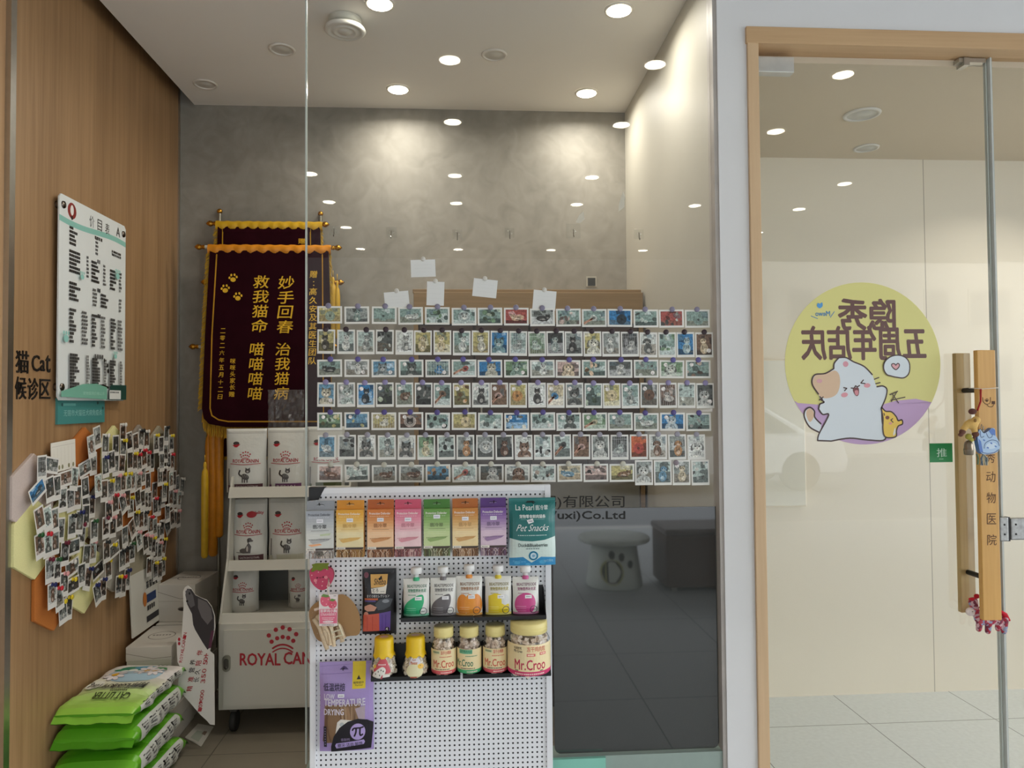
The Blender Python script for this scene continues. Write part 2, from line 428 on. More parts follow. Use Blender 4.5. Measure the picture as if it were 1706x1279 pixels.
CREAMD = mat('passage_ceiling', (214, 200, 178), .6, var=.01, scale=3)
TILE = gridmat('floor_tile', (128, 120, 106), (82, 76, 68), -.99, .6, 2.94, .6, .004, .35, .05, 14)
TILE2 = gridmat('passage_tile', (222, 228, 228), (130, 134, 134), 1.68, .55, 3.0, 1.1, .004, .5, .06, 60)
FRAMEW = woodmat('door_frame_wood', (218, 188, 150), (204, 172, 134), 'Z', .45, 50, .04, .3)
METAL = mat('brushed_metal', (190, 188, 182), .3, 1.0, .05, 40)
def B(a, b, col=(200, 200, 200)): return MB().box(a, b, col)
struct('floor', B((XL - .1, 2.36, -.05), (XR + .09, YB + .1, 0)), TILE)
struct('floor_passage', B((XR + .09, 2.30, -.05), (4.2, YC + .05, 0)), TILE2)
struct('wall_left', B((XL - .08, YG + .005, 0), (XL, YB, 3.0)), WOOD)
struct('wall_storefront_left', B((XL - .08, .9, 0), (XL - .012, YG - .02, ZOUT)), WOODO)
struct('wall_back', B((XL - .08, YB, 0), (XR + .09, YB + .08, 3.0)), CONC)
struct('wall_right', B((XR, YG + .045, 0), (XR + .085, YB, ZC + .12)), PART)
struct('ceiling', B((-1.308, YG + .02, ZC), (XR, YB, ZC + .03)), CEIL)
struct('ceiling_upper', B((XL - .08, YG - .1, ZC + .13), (XR + .09, YB + .08, ZC + .18)), DARK)
struct('trim_1', B((XL - .012, YG - .022, 0), (XL + .004, YG + .006, ZOUT)), METAL)
struct('trim_2', B((XL, YB - .012, 0), (XL + .008, YB, 3.0)), METAL)
struct('trim_3', B((XL - .08, YG - .02, ZC + .04), (XR + .09, YG + .02, ZOUT + .12)), CEIL)
# storefront column and wall over the door
struct('wall_storefront', B((XR + .006, YG - .03, 0), (.916, YG + .045, ZOUT)).box((.916, YG - .03, 2.56), (4.2, YG + .045, ZOUT)), WHITE)
struct('trim_4', B((XR - .007, YG - .026, 0), (XR + .006, YG + .03, ZOUT)), mat('edge_strip', (178, 172, 166), .5, var=.1, scale=12))
SILL = mat('sill_paint', (150, 166, 158), .55, var=.04)
struct('wall_sill', B((-.49, YG - .02, 0), (XR - .007, YG + .06, .246)), SILL)
struct('trim_5', B((.24, YG - .034, 0), (.43, YG - .021, .246)), mat('mint_panel', (140, 205, 186), .45, var=.02))
# passage behind the door
struct('wall_passage', B((XR + .085, YC, 0), (4.2, YC + .06, 2.6)), gridmat('passage_panel', (232, 223, 205), (172, 162, 144), 2.165, 1.2, 0, 0, .004, .3, .01, 3))
struct('ceiling_passage', B((.905, YG + .046, ZCC), (4.2, YC, ZCC + .05)), CREAMD)
struct('wall_passage_side', B((4.2, YG - .03, 0), (4.26, YC, 2.6)), CREAM)
# canopy, pavement, street
struct('ceiling_canopy', B((-5, -3.1, ZOUT), (7, YG + .045, ZOUT + .15)), mat('canopy_panel', (112, 110, 106), .7, var=.01))
PAVE = gridmat('pavement_slabs', (160, 164, 166), (110, 112, 114), .2, .6, .1, .6, .006, .6, .06, 30)
struct('pavement', B((-9, -3.2, -.06), (12, 2.30, 0)).box((-9, 2.27, -.06), (XL, 2.36, 0)), PAVE)
struct('kerb', B((-9, -3.35, -.16), (12, -3.2, 0)), mat('kerb_stone', (188, 188, 184), .8))
struct('road', B((-40, -14, -.2), (40, -3.35, -.15)), mat('asphalt', (120, 122, 124), .8, var=.05))
struct('street_far_pavement', B((-40, -60, -.18), (40, -14, -.05)), mat('far_paving', (170, 170, 166), .9))
# two blocks across the street; the dark one added to dim the window reflection
WIN = mat('facade_glass', (120, 124, 126), .5)
def block(label, x0, x1, hgt, fac, wx0, nx_, nz_, y):
    t = thing('apartment_building', label, 'building', ((x0 + x1) / 2, y, 0)); w = (x1 - x0) / 2
    MB().box((-w, -8, -.05), (w, 0, hgt)).build('wall', fac, t, bevel=.02)
    for i in range(nx_):
        for j in range(nz_):
            x = wx0 - (x0 + x1) / 2 + i * 1.7; z = 1.6 + j * 2.4
            f_ = MB().box((x, -.03, z), (x + 1.0, .06, z + 1.4)).build('window', fac, t)
            MB().box((x + .08, .05, z + .08), (x + .92, .07, z + 1.32)).build('pane', WIN, f_)
    MB().box((-w - .2, -8.2, hgt), (w + .2, .25, hgt + .4)).build('roof', mat('roof_slab', (150, 148, 142), .8), t)
block('long dark grey building added across the street to dim the window reflection', -42, 9.4, 9.5, mat('facade_grey', (96, 94, 90), .85, var=.04, scale=.6), 0, 0, 0, -21)
block('pale apartment block across the street, mirrored in the door glass', 9.7, 24, 8.2, mat('facade_render', (186, 183, 174), .8, var=.03, scale=.6), 10.2, 8, 3, -20.5)
# white car parked at the kerb
t = thing('car', 'white car parked by the kerb, mirrored in the door glass', 'car', (4.4, -8.0, -.15))
CW = mat('car_white', (235, 236, 238), .2, coat=.6, var=0); CG = mat('car_glass', (30, 36, 40), .08, var=0); RUB = mat('tyre_rubber', (28, 28, 28), .8)
prof = [(-2.1, .28), (-2.15, .62), (-2.0, .82), (-1.1, .92), (-.55, 1.38), (.75, 1.42), (1.5, .98), (2.1, .86), (2.2, .5), (2.15, .28)]
MB().prism(prof, -.85, .85, ).build('body', CW, t, bevel=.08, seg=3)
MB().prism([(-1.0, .95), (-.5, 1.33), (.1, 1.36), (.1, .95)], .80, .868).build('window', CG, t)
MB().prism([(.17, .95), (.17, 1.36), (.7, 1.36), (1.3, .98)], .80, .868).build('window', CG, t)
for x in (-1.35, 1.35):
    for y in (-.78, .78):
        MB().lathe([(.0, -.1), (.3, -.1), (.33, -.07), (.33, .07), (.3, .1), (0, .1)], 24, (x, y, .33), axis='Y').build('wheel', RUB, t)
# seen in the dark panel: a cat-paw table and a brown bench on the pavement
c = Vector((1.10, -.80, 0))
t = thing('cat_house_table', 'pale round cat house table with paw shaped openings, mirrored in the dark panel', 'cat house', c)
PL = mat('cat_house_plastic', (205, 212, 205), .5, var=.02)
MB().lathe([(0, .0), (.205, .0), (.21, .01), (.165, .32), (.0, .32)], 40).build('body', PL, t)
MB().lathe([(0, .325), (.255, .325), (.265, .335), (.265, .35), (.255, .36), (0, .36)], 48).build('table_top', PL, t)
def cone_y(x, z): r = .21 - .045 * z / .32; return math.sqrt(max(r * r - x * x, 0.0001))
hole = MB(); pr = Pr(hole, surf=lambda u, v, d: (u, cone_y(u, v) + .003 + d, v)); hd = (34, 34, 32)
for (x, z, rx, rz, cc) in ((-.05, .13, .082, .092, (176, 178, 110)), (-.05, .13, .07, .08, hd), (.02, .235, .022, .03, hd), (-.05, .25, .022, .03, hd), (.085, .18, .022, .028, hd)):
    pr.ell(x, z, rx, rz, cc, 24)
for i, f in enumerate(hole.f): hole.f[i] = f[::-1]
hole.build('paw_opening', printmat('ink_matt', .7), t)
t = thing('outdoor_bench', 'dark brown bench box on the pavement, mirrored in the dark panel', 'bench', (1.72, -.72, 0))
BRN = mat('brown_leather', (92, 74, 66), .5)
MB().box((-.30, -.2, .03), (.32, .2, .40)).build('body', BRN, t, bevel=.015)
MB().box((-.31, -.21, .40), (.33, .21, .45)).build('seat', mat('bench_seat', (110, 100, 98), .35), t, bevel=.02)
for x in (-.24, .28):
    for y in (-.16, .16): MB().box((x - .02, y - .02, 0), (x + .02, y + .02, .031)).build('leg', METAL, t)
# ------------------------------------------------------------------ ceiling lamps
LIT = emit('lamp_disc_lit', (255, 246, 226), 26.0); RIM = mat('lamp_rim', (224, 220, 212), .4, var=.01)
DIM = mat('lamp_off', (206, 204, 196), .3, var=.02); GRY = mat('lamp_reflector', (140, 136, 130), .3, .6)
def downlight(x, y, z, r, label, lit, group=None, name='downlight'):
    t = thing(name, label, 'ceiling light', (x, y, z), group=group)
    MB().lathe([(r * 1.0, .0), (r * 1.02, -.006), (r * 1.25, -.004), (r * 1.28, 0)], 32).build('rim', RIM, t)
    if lit: MB().lathe([(0, -.0068), (r * 1.02, -.0066)], 32).build('diffuser', LIT, t)
    else:
        MB().lathe([(0, -.004), (r * .55, -.004), (r * .6, -.002), (r, -.002)], 28).build('diffuser', DIM, t)
    return t
for (x, y, pw, nm) in ((-.303, 3.39, 4.0, 'nearest the grey back wall on the left'), (.58, 3.39, 4.0, 'nearest the grey back wall on the right'), (-.303, 2.66, 5, 'above the glass on the left'), (.58, 2.66, 4.0, 'above the glass beside the right partition')):
    downlight(x, y, ZC - .001, .043, 'lit round downlight ' + nm, True, 'lit downlights inside the window')
    lamp('downlight_glow', (x, y, ZC - .02), pw, .08, (1, .95, .85), 165)
downlight(-1.173, 3.38, ZC - .001, .042, 'unlit round ceiling downlight in the corner by the wood wall', False)
downlight(-.744, 3.03, ZC - .001, .042, 'unlit round ceiling downlight left of the glass edge', False)
downlight(.131, 3.036, ZC - .001, .042, 'unlit round ceiling downlight seen through the glass, between the lit ones', False)
t = thing('smoke_detector', 'round white smoke detector with slotted cover on the ceiling behind the glass', 'smoke detector', (-.4475, 2.78, ZC - .001))
MB().lathe([(.062, 0), (.062, -.022), (.05, -.024)], 36).build('base', mat('detector_base', (196, 196, 186), .4), t)
MB().lathe([(.03, -.024), (.052, -.024), (.075, -.036), (.078, -.044), (.07, -.05), (.06, -.051), (.058, -.048), (.048, -.048), (.046, -.052), (.036, -.052), (.034, -.049), (.024, -.049), (.022, -.053), (0, -.053)], 36).build('cover', mat('detector_cover', (216, 214, 206), .4), t)
rows = [1.40, .68, -.26, -.94, -1.74, -2.62]; cols = [-1.02, -.06, .87, 1.80, 2.73]
nk = 0
for j, y in enumerate(rows):
    for i, x in enumerate(cols):
        if j == 4 and i in (1, 2, 3) or (i == 4 and j == 1): continue
        nk += 1
        downlight(x, y, ZOUT - .001, .046, 'lit canopy downlight over the pavement, %s of the %s row out, mirrored in the glass' % (ORD[i], ORD[j]), True, 'canopy downlights')
# passage ceiling fittings
p1 = PZ(1436, 190, ZCC); p2 = PZ(1443, 246, ZCC)
downlight(p1.x, p1.y, ZCC - .001, .055, 'larger white ring speaker in the passage ceiling behind the door', False, name='ceiling_speaker')['category'] = 'speaker'
downlight(p2.x, p2.y, ZCC - .001, .043, 'smaller unlit white ring light in the passage ceiling behind the door', False)
for x, w_ in ((2.45, 3), (3.1, 3), (3.7, 2.5)): lamp('passage_glow', (x, 2.80, ZCC - .02), w_, .09, (1, .94, .84), 130)
# ------------------------------------------------------------------ glass
GL = glassmat('clear_glass', (.992, .997, .994), 1.5)
EDG = mat('glass_edge', (188, 196, 190), .2, var=0)
t = MB().box((-.493, YG, .246), (XR - .007, YG + .010, ZC)).build('window_1', GL); tag(t, None, kind='structure')
MB().box((-.4975, YG - .001, .246), (-.4932, YG + .011, ZC)).build('polished_edge', EDG, t)
# ================================================================== left wall and the waiting corner
INK = printmat('printed_gloss', .35); INKM = printmat('printed_matt', .7); FOIL = printmat('printed_foil', .28, bump=.25, bscale=26)
PHOTO = printmat('photo_print', .3, .6, 150); FILM = printmat('bag_film', .3, .06, 8, bump=.35, bscale=14)
RED = (176, 28, 44); INKK = (26, 24, 24)
rng = random.Random(7)
def wall_at(px, py, off=0.0): return PX(px, py, XL + off)
WR = (0, 0, math.pi / 2)                                   # faces the room from the left wall
# raised lettering of the waiting area
LETM = mat('black_lettering', (24, 22, 22), .35, var=0)
a = wall_at(24, 600); b = wall_at(88, 640)
t = thing('wall_lettering', 'raised black sign lettering naming the cat waiting area, on the wood wall', 'sign', (XL, a.y, 0), WR)
def raised(st, p0, p1, name='letter'):                     # p0: bottom left, p1: top right (y, z on the wall)
    vs, fs, x0, x1, z0, z1 = glyphs(st, .006, .05, 3)
    mb = MB(); sx = (p1[0] - p0[0]) / (x1 - x0); sz = (p1[1] - p0[1]) / (z1 - z0)
    mb.add([(p0[0] + (v[0] - x0) * sx, -.0018 - v[2] * .03, p0[1] + (v[1] - z0) * sz) for v in vs], fs, (20, 20, 20))
    return mb.build(name, LETM, t)
for st, c0, c1 in (('猫', (25, 621), (47, 585)), ('C', (52, 618), (65, 592)), ('a', (66, 618), (74, 600)), ('t', (75, 620), (83, 592)), ('候', (24, 665), (43, 628)), ('诊', (45, 666), (63, 630)), ('区', (65, 664), (83, 632))):
    p, q = wall_at(*c0), wall_at(*c1); raised(st, (p.y - a.y, p.z), (q.y - a.y, q.z))
# price board on four studs
b0, b1 = wall_at(96, 322, .016), wall_at(205, 667, .016); bw, z0b, z1b = b1.y - b0.y, 1.372, 2.071; bh = z1b - z0b
t = thing('price_board', 'white acrylic price list board with teal bands on four studs', 'price list', (XL, b0.y, z0b), WR)
mb = MB().prism([(.012, 0), (bw - .012, 0), (bw, .012), (bw, bh - .012), (bw - .012, bh), (.012, bh), (0, bh - .012), (0, .012)], -.022, -.017, (226, 230, 228))
pr = Pr(mb, .0222, .0002); TEAL = (140, 196, 184); TX = (50, 50, 50)
def U(x): return x * bw
def V(y): return bh * (1 - y)
wave = [(U(i / 20), V(.098 + .012 * math.sin(i / 20 * 5.2 + .5))) for i in range(21)]
pr.poly(wave + [(x, z - .020) for x, z in wave[::-1]], TEAL)
pr.ell(U(.165), V(.06), .028, .028, (140, 40, 36)); pr.ell(U(.165), V(.057), .011, .018, (235, 230, 225)); pr.ell(U(.165), V(.095), .007, .007, (40, 30, 30))
pr.text('价', U(.41), V(.095), U(.48), V(.035), INKK); pr.text('目', U(.53), V(.095), U(.6), V(.035), INKK); pr.text('表', U(.65), V(.095), U(.72), V(.035), INKK)
pr.stroke([(U(.84), V(.075)), (U(.865), V(.03)), (U(.89), V(.075))], .006, (70, 70, 70), False); pr.stroke([(U(.85), V(.06)), (U(.885), V(.06))], .005, (70, 70, 70), False)
pr.line(.012, U(.49), U(.61), V(.14), TX, 4, rng)
def block(u0, wl, u1, wr, v, n, dv=.0195):
    for i in range(n):
        nl = 3 + rng.randrange(4); pr.line(.0095, U(u0), U(u0 + wl * nl / 6), V(v + i * dv), TX, nl, rng, .15)
        pr.line(.009, U(u1), U(u1 + wr * (.6 + .4 * rng.random())), V(v + i * dv), (90, 90, 90), 3, rng, .3)
block(.13, .11, .5, .05, .145, 5); pr.line(.009, U(.76), U(.92), V(.175), TX, 6, rng); pr.line(.009, U(.76), U(.92), V(.192), TX, 6, rng)
pr.line(.014, U(.53), U(.58), V(.262), (90, 90, 90), 2, rng)
block(.13, .15, .37, .04, .262, 6); block(.44, .12, .62, .05, .275, 6); block(.73, .1, .88, .05, .285, 6)
pr.line(.014, U(.53), U(.58), V(.415), TX, 2, rng)
block(.13, .15, .46, .07, .42, 5); block(.58, .12, .88, .05, .435, 4)
pr.line(.014, U(.53), U(.58), V(.552), TX, 2, rng)
block(.13, .09, .3, .09, .552, 9); block(.44, .1, .58, .08, .556, 9); block(.73, .09, .85, .09, .555, 9)
pr.line(.016, U(.48), U(.62), V(.768), (90, 90, 90), 4, rng)
block(.13, .13, .36, .05, .775, 11, .0158); block(.44, .12, .62, .05, .785, 11, .0158); block(.71, .1, .88, .05, .785, 10, .0158)
for (x, y, w) in ((.62, .785, .02), (.67, .81, .02), (.68, .84, .03), (.32, .94, .06), (.14, .955, .1), (.6, .925, .06)): pr.ell(U(x), V(y), bw * w * .6, .009, (16, 16, 16), 9)
pr.stroke([(U(.44), V(.925)), (U(.6), V(.92)), (U(.68), V(.93))], .008, (14, 14, 14))
for (x, y, s) in ((.83, .305, .016), (.07, .70, .016), (.8, .755, .012), (.28, .375, .012), (.86, .95, .012)):      # paws and bones
    pr.ell(U(x), V(y), s, s * .8, (150, 206, 196), 10)
    for k in (-1, 0, 1): pr.ell(U(x) + k * s * .9, V(y) + s * 1.2, s * .35, s * .45, (150, 206, 196), 8)
pr.poly([(.004, .012), (bw * .66, .004), (bw * .66, .05), (bw * .5, .062), (bw * .3, .058), (.004, .03)], (122, 182, 160))
pr.text('宠物医院价格公示', U(.3), .02, U(.62), .032, (170, 214, 196))
pr.poly([(bw * .68, .004), (bw - .006, .004), (bw - .006, .062), (bw * .72, .06)], (34, 74, 66))
pr.rect(bw * .7, .006, bw * .89, .04, (228, 230, 226)); pr.line(.006, bw * .71, bw * .86, .032, (90, 100, 100), 9, rng)
mb.build('panel', INK, t)
STUD = mat('stud_metal', (120, 112, 104), .25, 1.0)
for u in (.05, .955):
    for z in (.045, bh - .035): MB().lathe([(.0, -.027), (.012, -.026), (.013, -.022), (.013, 0)], 18, (bw * u, 0, z), axis='Y').build('stud', STUD, t, recalc=True)
# teal notice below it
p, q = wall_at(92, 707), wall_at(171, 664); w, h = q.y - p.y, q.z - p.z
mb = MB().box((0, -.008, 0), (w, 0, h), (70, 140, 136)); pr = Pr(mb, .0085, .0002)
pr.text('无锡市犬猫狂犬病免疫点', w * .11, h * .3, w * .93, h * .55, (150, 200, 194)); pr.rect(w * .1, h * .7, w * .35, h * .8, (110, 178, 172)); pr.ell(w * .08, h * .75, .006, .006, (40, 90, 90))
for (x, z) in ((.83, .82), (.95, .6)): pr.ell(w * x, h * z, .006, .006, (40, 70, 70), 9)
tag(mb.build('notice_board', INK, None, (XL, p.y, p.z), WR), 'small teal notice panel with pale lettering under the price board', 'notice')
# felt hexagon tiles
def hextile(y, z, r, col, off, label):
    mb = MB().prism([(r * math.cos(math.pi / 6 + k * math.pi / 3), r * math.sin(math.pi / 6 + k * math.pi / 3)) for k in range(6)], -.012, 0, col)
    o = mb.build('pin_board', printmat('felt', .9, .08, 300), None, (XL + off, y, z), WR, bevel=.002)
    return tag(o, label, 'pin board', 'hexagon felt tiles on the wood wall')
YE, OR, GR, PK, GG = (226, 220, 158), (186, 110, 44), (150, 140, 128), (196, 180, 172), (158, 150, 128)
R6 = .128
for i, (y, z, c, lab) in enumerate((
    (2.425, 1.075, PK, 'pinkish grey hexagon felt tile at the upper left corner of the photo collage'),
    (2.435, .930, YE, 'pale yellow hexagon felt tile at the left edge of the photo collage'),
    (2.545, .735, OR, 'orange hexagon felt tile at the lower left corner of the photo collage'),
    (2.735, 1.148, OR, 'orange hexagon felt tile topmost on the left, beside the white card'),
    (2.955, 1.148, YE, 'pale yellow hexagon felt tile with its tip between orange and grey tiles'),
    (3.175, 1.145, GR, 'grey hexagon felt tile at the top of the collage, third tip from the left'),
    (3.372, 1.135, GG, 'greyish hexagon felt tile at the top right corner of the collage'),
    (2.735, .738, YE, 'pale yellow hexagon felt tile with its point lowest in the collage'),
    (3.135, .722, GG, 'grey green hexagon felt tile pointing down with a bare lower half'),
    (3.36, .83, OR, 'orange hexagon felt tile at the lower right corner of the collage'),
    (2.655, .955, YE, 'yellow hexagon felt tile mostly hidden in the left middle of the collage'),
    (2.86, .95, (178, 170, 156), 'light grey hexagon felt tile hidden in the middle of the collage'),
    (3.07, .955, OR, 'orange hexagon felt tile showing between photos in the right middle'),
    (2.95, .76, (172, 166, 154), 'light grey hexagon felt tile hidden under photos along the lower edge'),
    (3.28, .97, OR, 'orange hexagon felt tile hidden under photos at the right'))):
    hextile(y, z, R6, c, .0006 * i, lab)
# one picture of a pet, drawn inside a rectangle
PAL = dict(t=(138, 164, 156), g=(150, 154, 150), d=(72, 74, 72), k=(36, 34, 34), w=(222, 224, 218), b=(36, 118, 186), y=(196, 180, 110), o=(196, 132, 76), n=(112, 74, 54), r=(170, 62, 56), p=(216, 180, 170), G=(112, 146, 106), c=(222, 204, 168), l=(190, 206, 200), O=(206, 84, 40), B=(96, 150, 186))
def petpic(mb, x0, z0, x1, z1, code, rg, d0):
    kind, bgc, fgc = code[0], PAL[code[1]], PAL[code[2]]
    w, h = x1 - x0, z1 - z0; s = min(w, h); pr = Pr(mb, d0, .00006, win=(x0, z0, x1, z1))
    pr.rect(x0, z0, x1, z1, bgc); bgc, fgc = (mixc(bgc, (134, 146, 140), .25), mixc(mixc(fgc, bgc, .18), (120, 124, 118), .15)); pr.rect(x0, z0, x1, z1, bgc)
    j = lambda a: (rg.random() - .5) * 2 * a
    lt = mixc(bgc, (255, 255, 255), .45); dk = mixc(bgc, (0, 0, 0), .4)
    hz = z0 + h * (.35 + j(.12)); pr.poly([(x0, z0), (x1, z0), (x1, hz + j(.08) * h), (x0, hz + j(.08) * h)], rg.choice((lt, dk, mixc(bgc, (120, 100, 80), .4))))
    for _ in range(3):
        a, b = x0 + rg.random() * w, z0 + (.3 + rg.random() * .7) * h
        pr.poly([(a, b), (a + w * (.15 + .3 * rg.random()), b + j(.06) * h), (a + w * .2, b + h * .35), (a - w * .05, b + h * .3)], rg.choice((lt, dk, mixc(bgc, (90, 110, 120), .5))))
    cx, cz = x0 + w * (.5 + j(.08)), z0 + h * (.5 + j(.06)); fd = mixc(fgc, (20, 18, 16), .5); fl = mixc(fgc, (255, 250, 240), .45)
    def head(x, z, r, dog=False, eye=True):
        if dog:
            for q in (-1, 1): pr.ell(x + q * r * .95, z - r * .1, r * .35, r * .75, fd, 12, q * .3)
        else:
            for q in (-1, 1): pr.poly([(x + q * r * .95, z + r * .1), (x + q * r * .85, z + r * 1.25), (x + q * r * .2, z + r * .75)], fd)
        pr.ell(x, z, r, r * .88, fgc, 18); pr.ell(x, z - r * .4, r * .5, r * .36, fl, 12)
        for _ in range(4): a = x + j(.7) * r; pr.stroke([(a, z + r * .75), (a + j(.1) * r, z + r * .3)], r * .1, fd, False, caps=False)
        if eye:
            for q in (-1, 1): pr.ell(x + q * r * .4, z + r * .08, r * .17, r * .15, (24, 22, 20), 10)
            pr.ell(x, z - r * .28, r * .12, r * .09, (90, 50, 46), 8)
    def body(x, z, rx, rz, a=0.0):
        pr.ell(x, z, rx, rz, fgc, 18, a)
        for _ in range(5): q = x + j(.6) * rx; pr.stroke([(q, z + rz * .6), (q + j(.3) * rx, z - rz * .2)], s * .03, fd, False, caps=False)
        pr.ell(x + j(.3) * rx, z - rz * .35, rx * .45, rz * .4, fl, 12)
    if kind in 'cD': body(cx, z0 + h * .1, s * .46, s * .34); head(cx, cz + s * .06, s * .33, kind == 'D')
    elif kind in 'sd': body(cx, z0 + h * .3, s * .27, h * .26); head(cx + j(.08) * s, z0 + h * .66, s * .2, kind == 'd'); pr.stroke([(cx + s * .2, z0 + h * .12), (cx + s * .36, z0 + h * .14)], s * .07, fd, False)
    elif kind == 'l': body(cx, z0 + h * .4, w * .3, h * .2, j(.2)); head(cx + rg.choice((-1, 1)) * w * .24, z0 + h * .5, s * .17); pr.stroke([(cx - w * .1, z0 + h * .28), (cx + w * .2, z0 + h * .22)], s * .06, fd, False)
    elif kind == 'h': pr.ell(cx, cz, s * .45, s * .42, lt, 22); pr.ell(cx, cz, s * .38, s * .36, mixc(lt, (90, 100, 100), .3), 22); head(cx, cz, s * .24)
    elif kind == 'g':
        body(cx, z0 + h * .32, s * .34, s * .2); head(cx + j(.15) * s, z0 + h * .52, s * .19)
        for k in range(8): a = x0 + w * (k + .5) / 8; pr.rect(a - s * .012, z0, a + s * .012, z1, mixc(lt, (200, 200, 200), .5))
        pr.rect(x0, cz + h * .3, x1, cz + h * .33, lt)
    elif kind == 'o':
        pr.ell(cx, cz, s * .26, s * .2, fgc, 14, j(1)); pr.stroke([(x0, z0 + h * .1), (x0 + w * .3, z0 + h * .35), (cx, cz)], s * .16, (206, 160, 136)); pr.ell(cx, cz, s * .12, s * .1, fd, 10)
    elif kind == 'm': pr.ell(cx, cz - h * .05, s * .36, s * .36, fgc, 22); pr.ell(cx, cz - h * .05, s * .09, s * .09, fd, 12)
    elif kind == 'x':
        for _ in range(8): a, b = x0 + rg.random() * w, z0 + rg.random() * h; pr.ell(a, b, s * (.08 + .14 * rg.random()), s * (.06 + .12 * rg.random()), rg.choice((fgc, fd, fl, dk)), 10, j(2))
    if len(code) > 3: pr.ell(x0 + w * (.2 if code[3] == '1' else .8), z0 + h * (.8 if code[3] == '1' else .2), s * .14, s * .14, (230, 226, 222), 14)
# --- instant photos pinned over the tiles: zoom quadrant, x, y, turn, pin colour, orientation
Q = {1: (7.994, 10, 700), 2: (7.994, 150, 700), 3: (6.394, 10, 850), 4: (7.994, 150, 840)}
CARDS = '''1 330 640 0 -;1 465 600 -10 - L;1 265 945 28 - L;1 445 920 9 -;1 545 900 2 -;1 665 780 5 - L;1 800 780 -9 -;1 1065 230 11 -;1 975 350 11 -;1 955 640 13 - L;1 1075 580 2 -;1 970 905 6 -;1 1070 870 4 -;1 640 1060 0 -;1 755 1060 5 -;1 855 1030 -3 -;1 965 1170 1 -;1 1050 1150 -3 b
3 225 100 15 -;3 320 90 12 -;3 400 110 4 -;3 490 210 -6 -;3 600 170 -3 k;3 690 130 -9 b;3 765 60 -4 -;3 735 260 -6 m;3 810 220 0 G;3 245 380 9 G;3 340 370 1 r;3 425 340 0 -;3 530 460 -4 m;3 640 390 0 - L;3 350 640 1 m;3 435 640 -4 G;3 620 610 9 w L;3 510 790 -3 p;3 610 800 3 y L;3 365 910 2 b;3 450 940 9 r;3 590 1040 -5 y;3 525 1080 6 y;3 780 490 -9 -;3 855 440 -5 p;3 715 690 0 -;3 790 730 -20 b;3 845 890 18 b
4 60 310 1 m;4 165 300 -2 p;4 265 210 3 -;4 60 630 3 k;4 170 610 12 y L;4 165 870 3 y;4 12 880 15 - L;4 20 1130 -4 b;4 330 430 4 -;4 440 330 24 -;4 280 740 0 k;4 350 700 -2 k;4 430 640 -3 G;4 90 100 2 p;4 505 220 2 y;4 575 220 0 -;4 640 220 -2 k;4 705 280 0 r;4 765 310 2 -;4 810 380 -2 w;4 875 330 0 w;4 965 190 8 -;4 1000 190 3 w;4 1060 190 0 p;4 540 480 12 p;4 625 520 8 p;4 685 540 -10 p;4 740 560 -5 y;4 785 620 1 -;4 835 620 -5 p;4 895 570 -16 y;4 685 830 -3 w;4 850 890 -3 -;4 785 890 1 y;4 900 830 0 y;4 310 1090 -6 r;4 245 1090 -5 y;4 375 1000 -11 b;4 960 290 26 -;4 900 120 2 w
2 65 330 -4 w;2 45 620 5 b;2 140 550 6 -;2 215 340 0 -;2 330 180 0 w;2 325 390 -5 y;2 425 290 8 -;2 520 300 8 -;2 200 600 0 -;2 295 590 -6 -;2 600 250 -6 k;2 680 260 1 w;2 745 310 0 y;2 820 340 0 -;2 900 200 -3 k;2 975 310 2 y;2 880 440 -3 -;2 415 550 0 -;2 485 560 0 y;2 550 570 5 r;2 630 510 8 r;2 690 540 5 r;2 745 560 0 -;2 820 560 -1 -;2 925 550 5 -;2 980 560 0 r;2 40 940 -2 -;2 140 930 3 y;2 245 860 0 p;2 320 840 -3 y;2 410 830 0 y;2 470 830 1 -;2 560 820 4 p;2 700 820 0 -;2 800 750 0 -;2 870 740 0 w;2 620 740 2 -;2 955 800 2 -;2 1000 790 -1 -;2 1050 850 4 -;2 1125 880 -9 w;2 190 1120 4 r;2 370 1060 0 -;2 305 1110 22 p;2 425 1150 -1 y;2 530 1050 11 -;2 600 1060 5 -;2 650 1080 0 -;2 700 1080 1 -;2 785 950 0 -;2 855 960 -2 y;2 900 1040 0 w;2 955 1040 1 -;2 1010 1050 0 p;2 1080 1060 -9 -;2 785 1150 2 r;2 835 1150 0 -'''
PINC = dict(b=((28, 36, 96), 'dark blue'), k=((30, 34, 36), 'black'), m=((110, 24, 48), 'maroon'), G=((36, 86, 44), 'green'), r=((204, 36, 52), 'red'), p=((226, 160, 160), 'pink'), y=((226, 200, 40), 'yellow'), w=((226, 220, 212), 'white'))
items = []
for e in CARDS.replace('\n', ';').split(';'):
    f = e.split(); q = Q[int(f[0])]; p = wall_at(q[1] + float(f[1]) / q[0], q[2] + float(f[2]) / q[0])
    items.append([p.y, p.z, float(f[3]), f[4], len(f) > 5])
bands = {}
for it in items: bands.setdefault(int((1.24 - it[1]) / .075), []).append(it)
lev = 0
CODES = ['cdg', 'ckg', 'skd', 'Dnd', 'sdg', 'ckn', 'ldg', 'dgn', 'cnd', 'hkd', 'snd', 'cnk', 'xdk', 'gdk', 'ckd', 'sgk', 'dln', 'lgk', 'Dkg', 'cdn', 'sld', 'xkn', 'cgk']
WORDS = dict(c='cat portrait', s='sitting cat', l='lying cat', h='coned pet', g='caged pet', d='sitting dog', D='dog portrait', o='treatment', m='round wound', x='close-up', )
CARDM = mat('photo_card', (226, 224, 218), .4, var=.01)
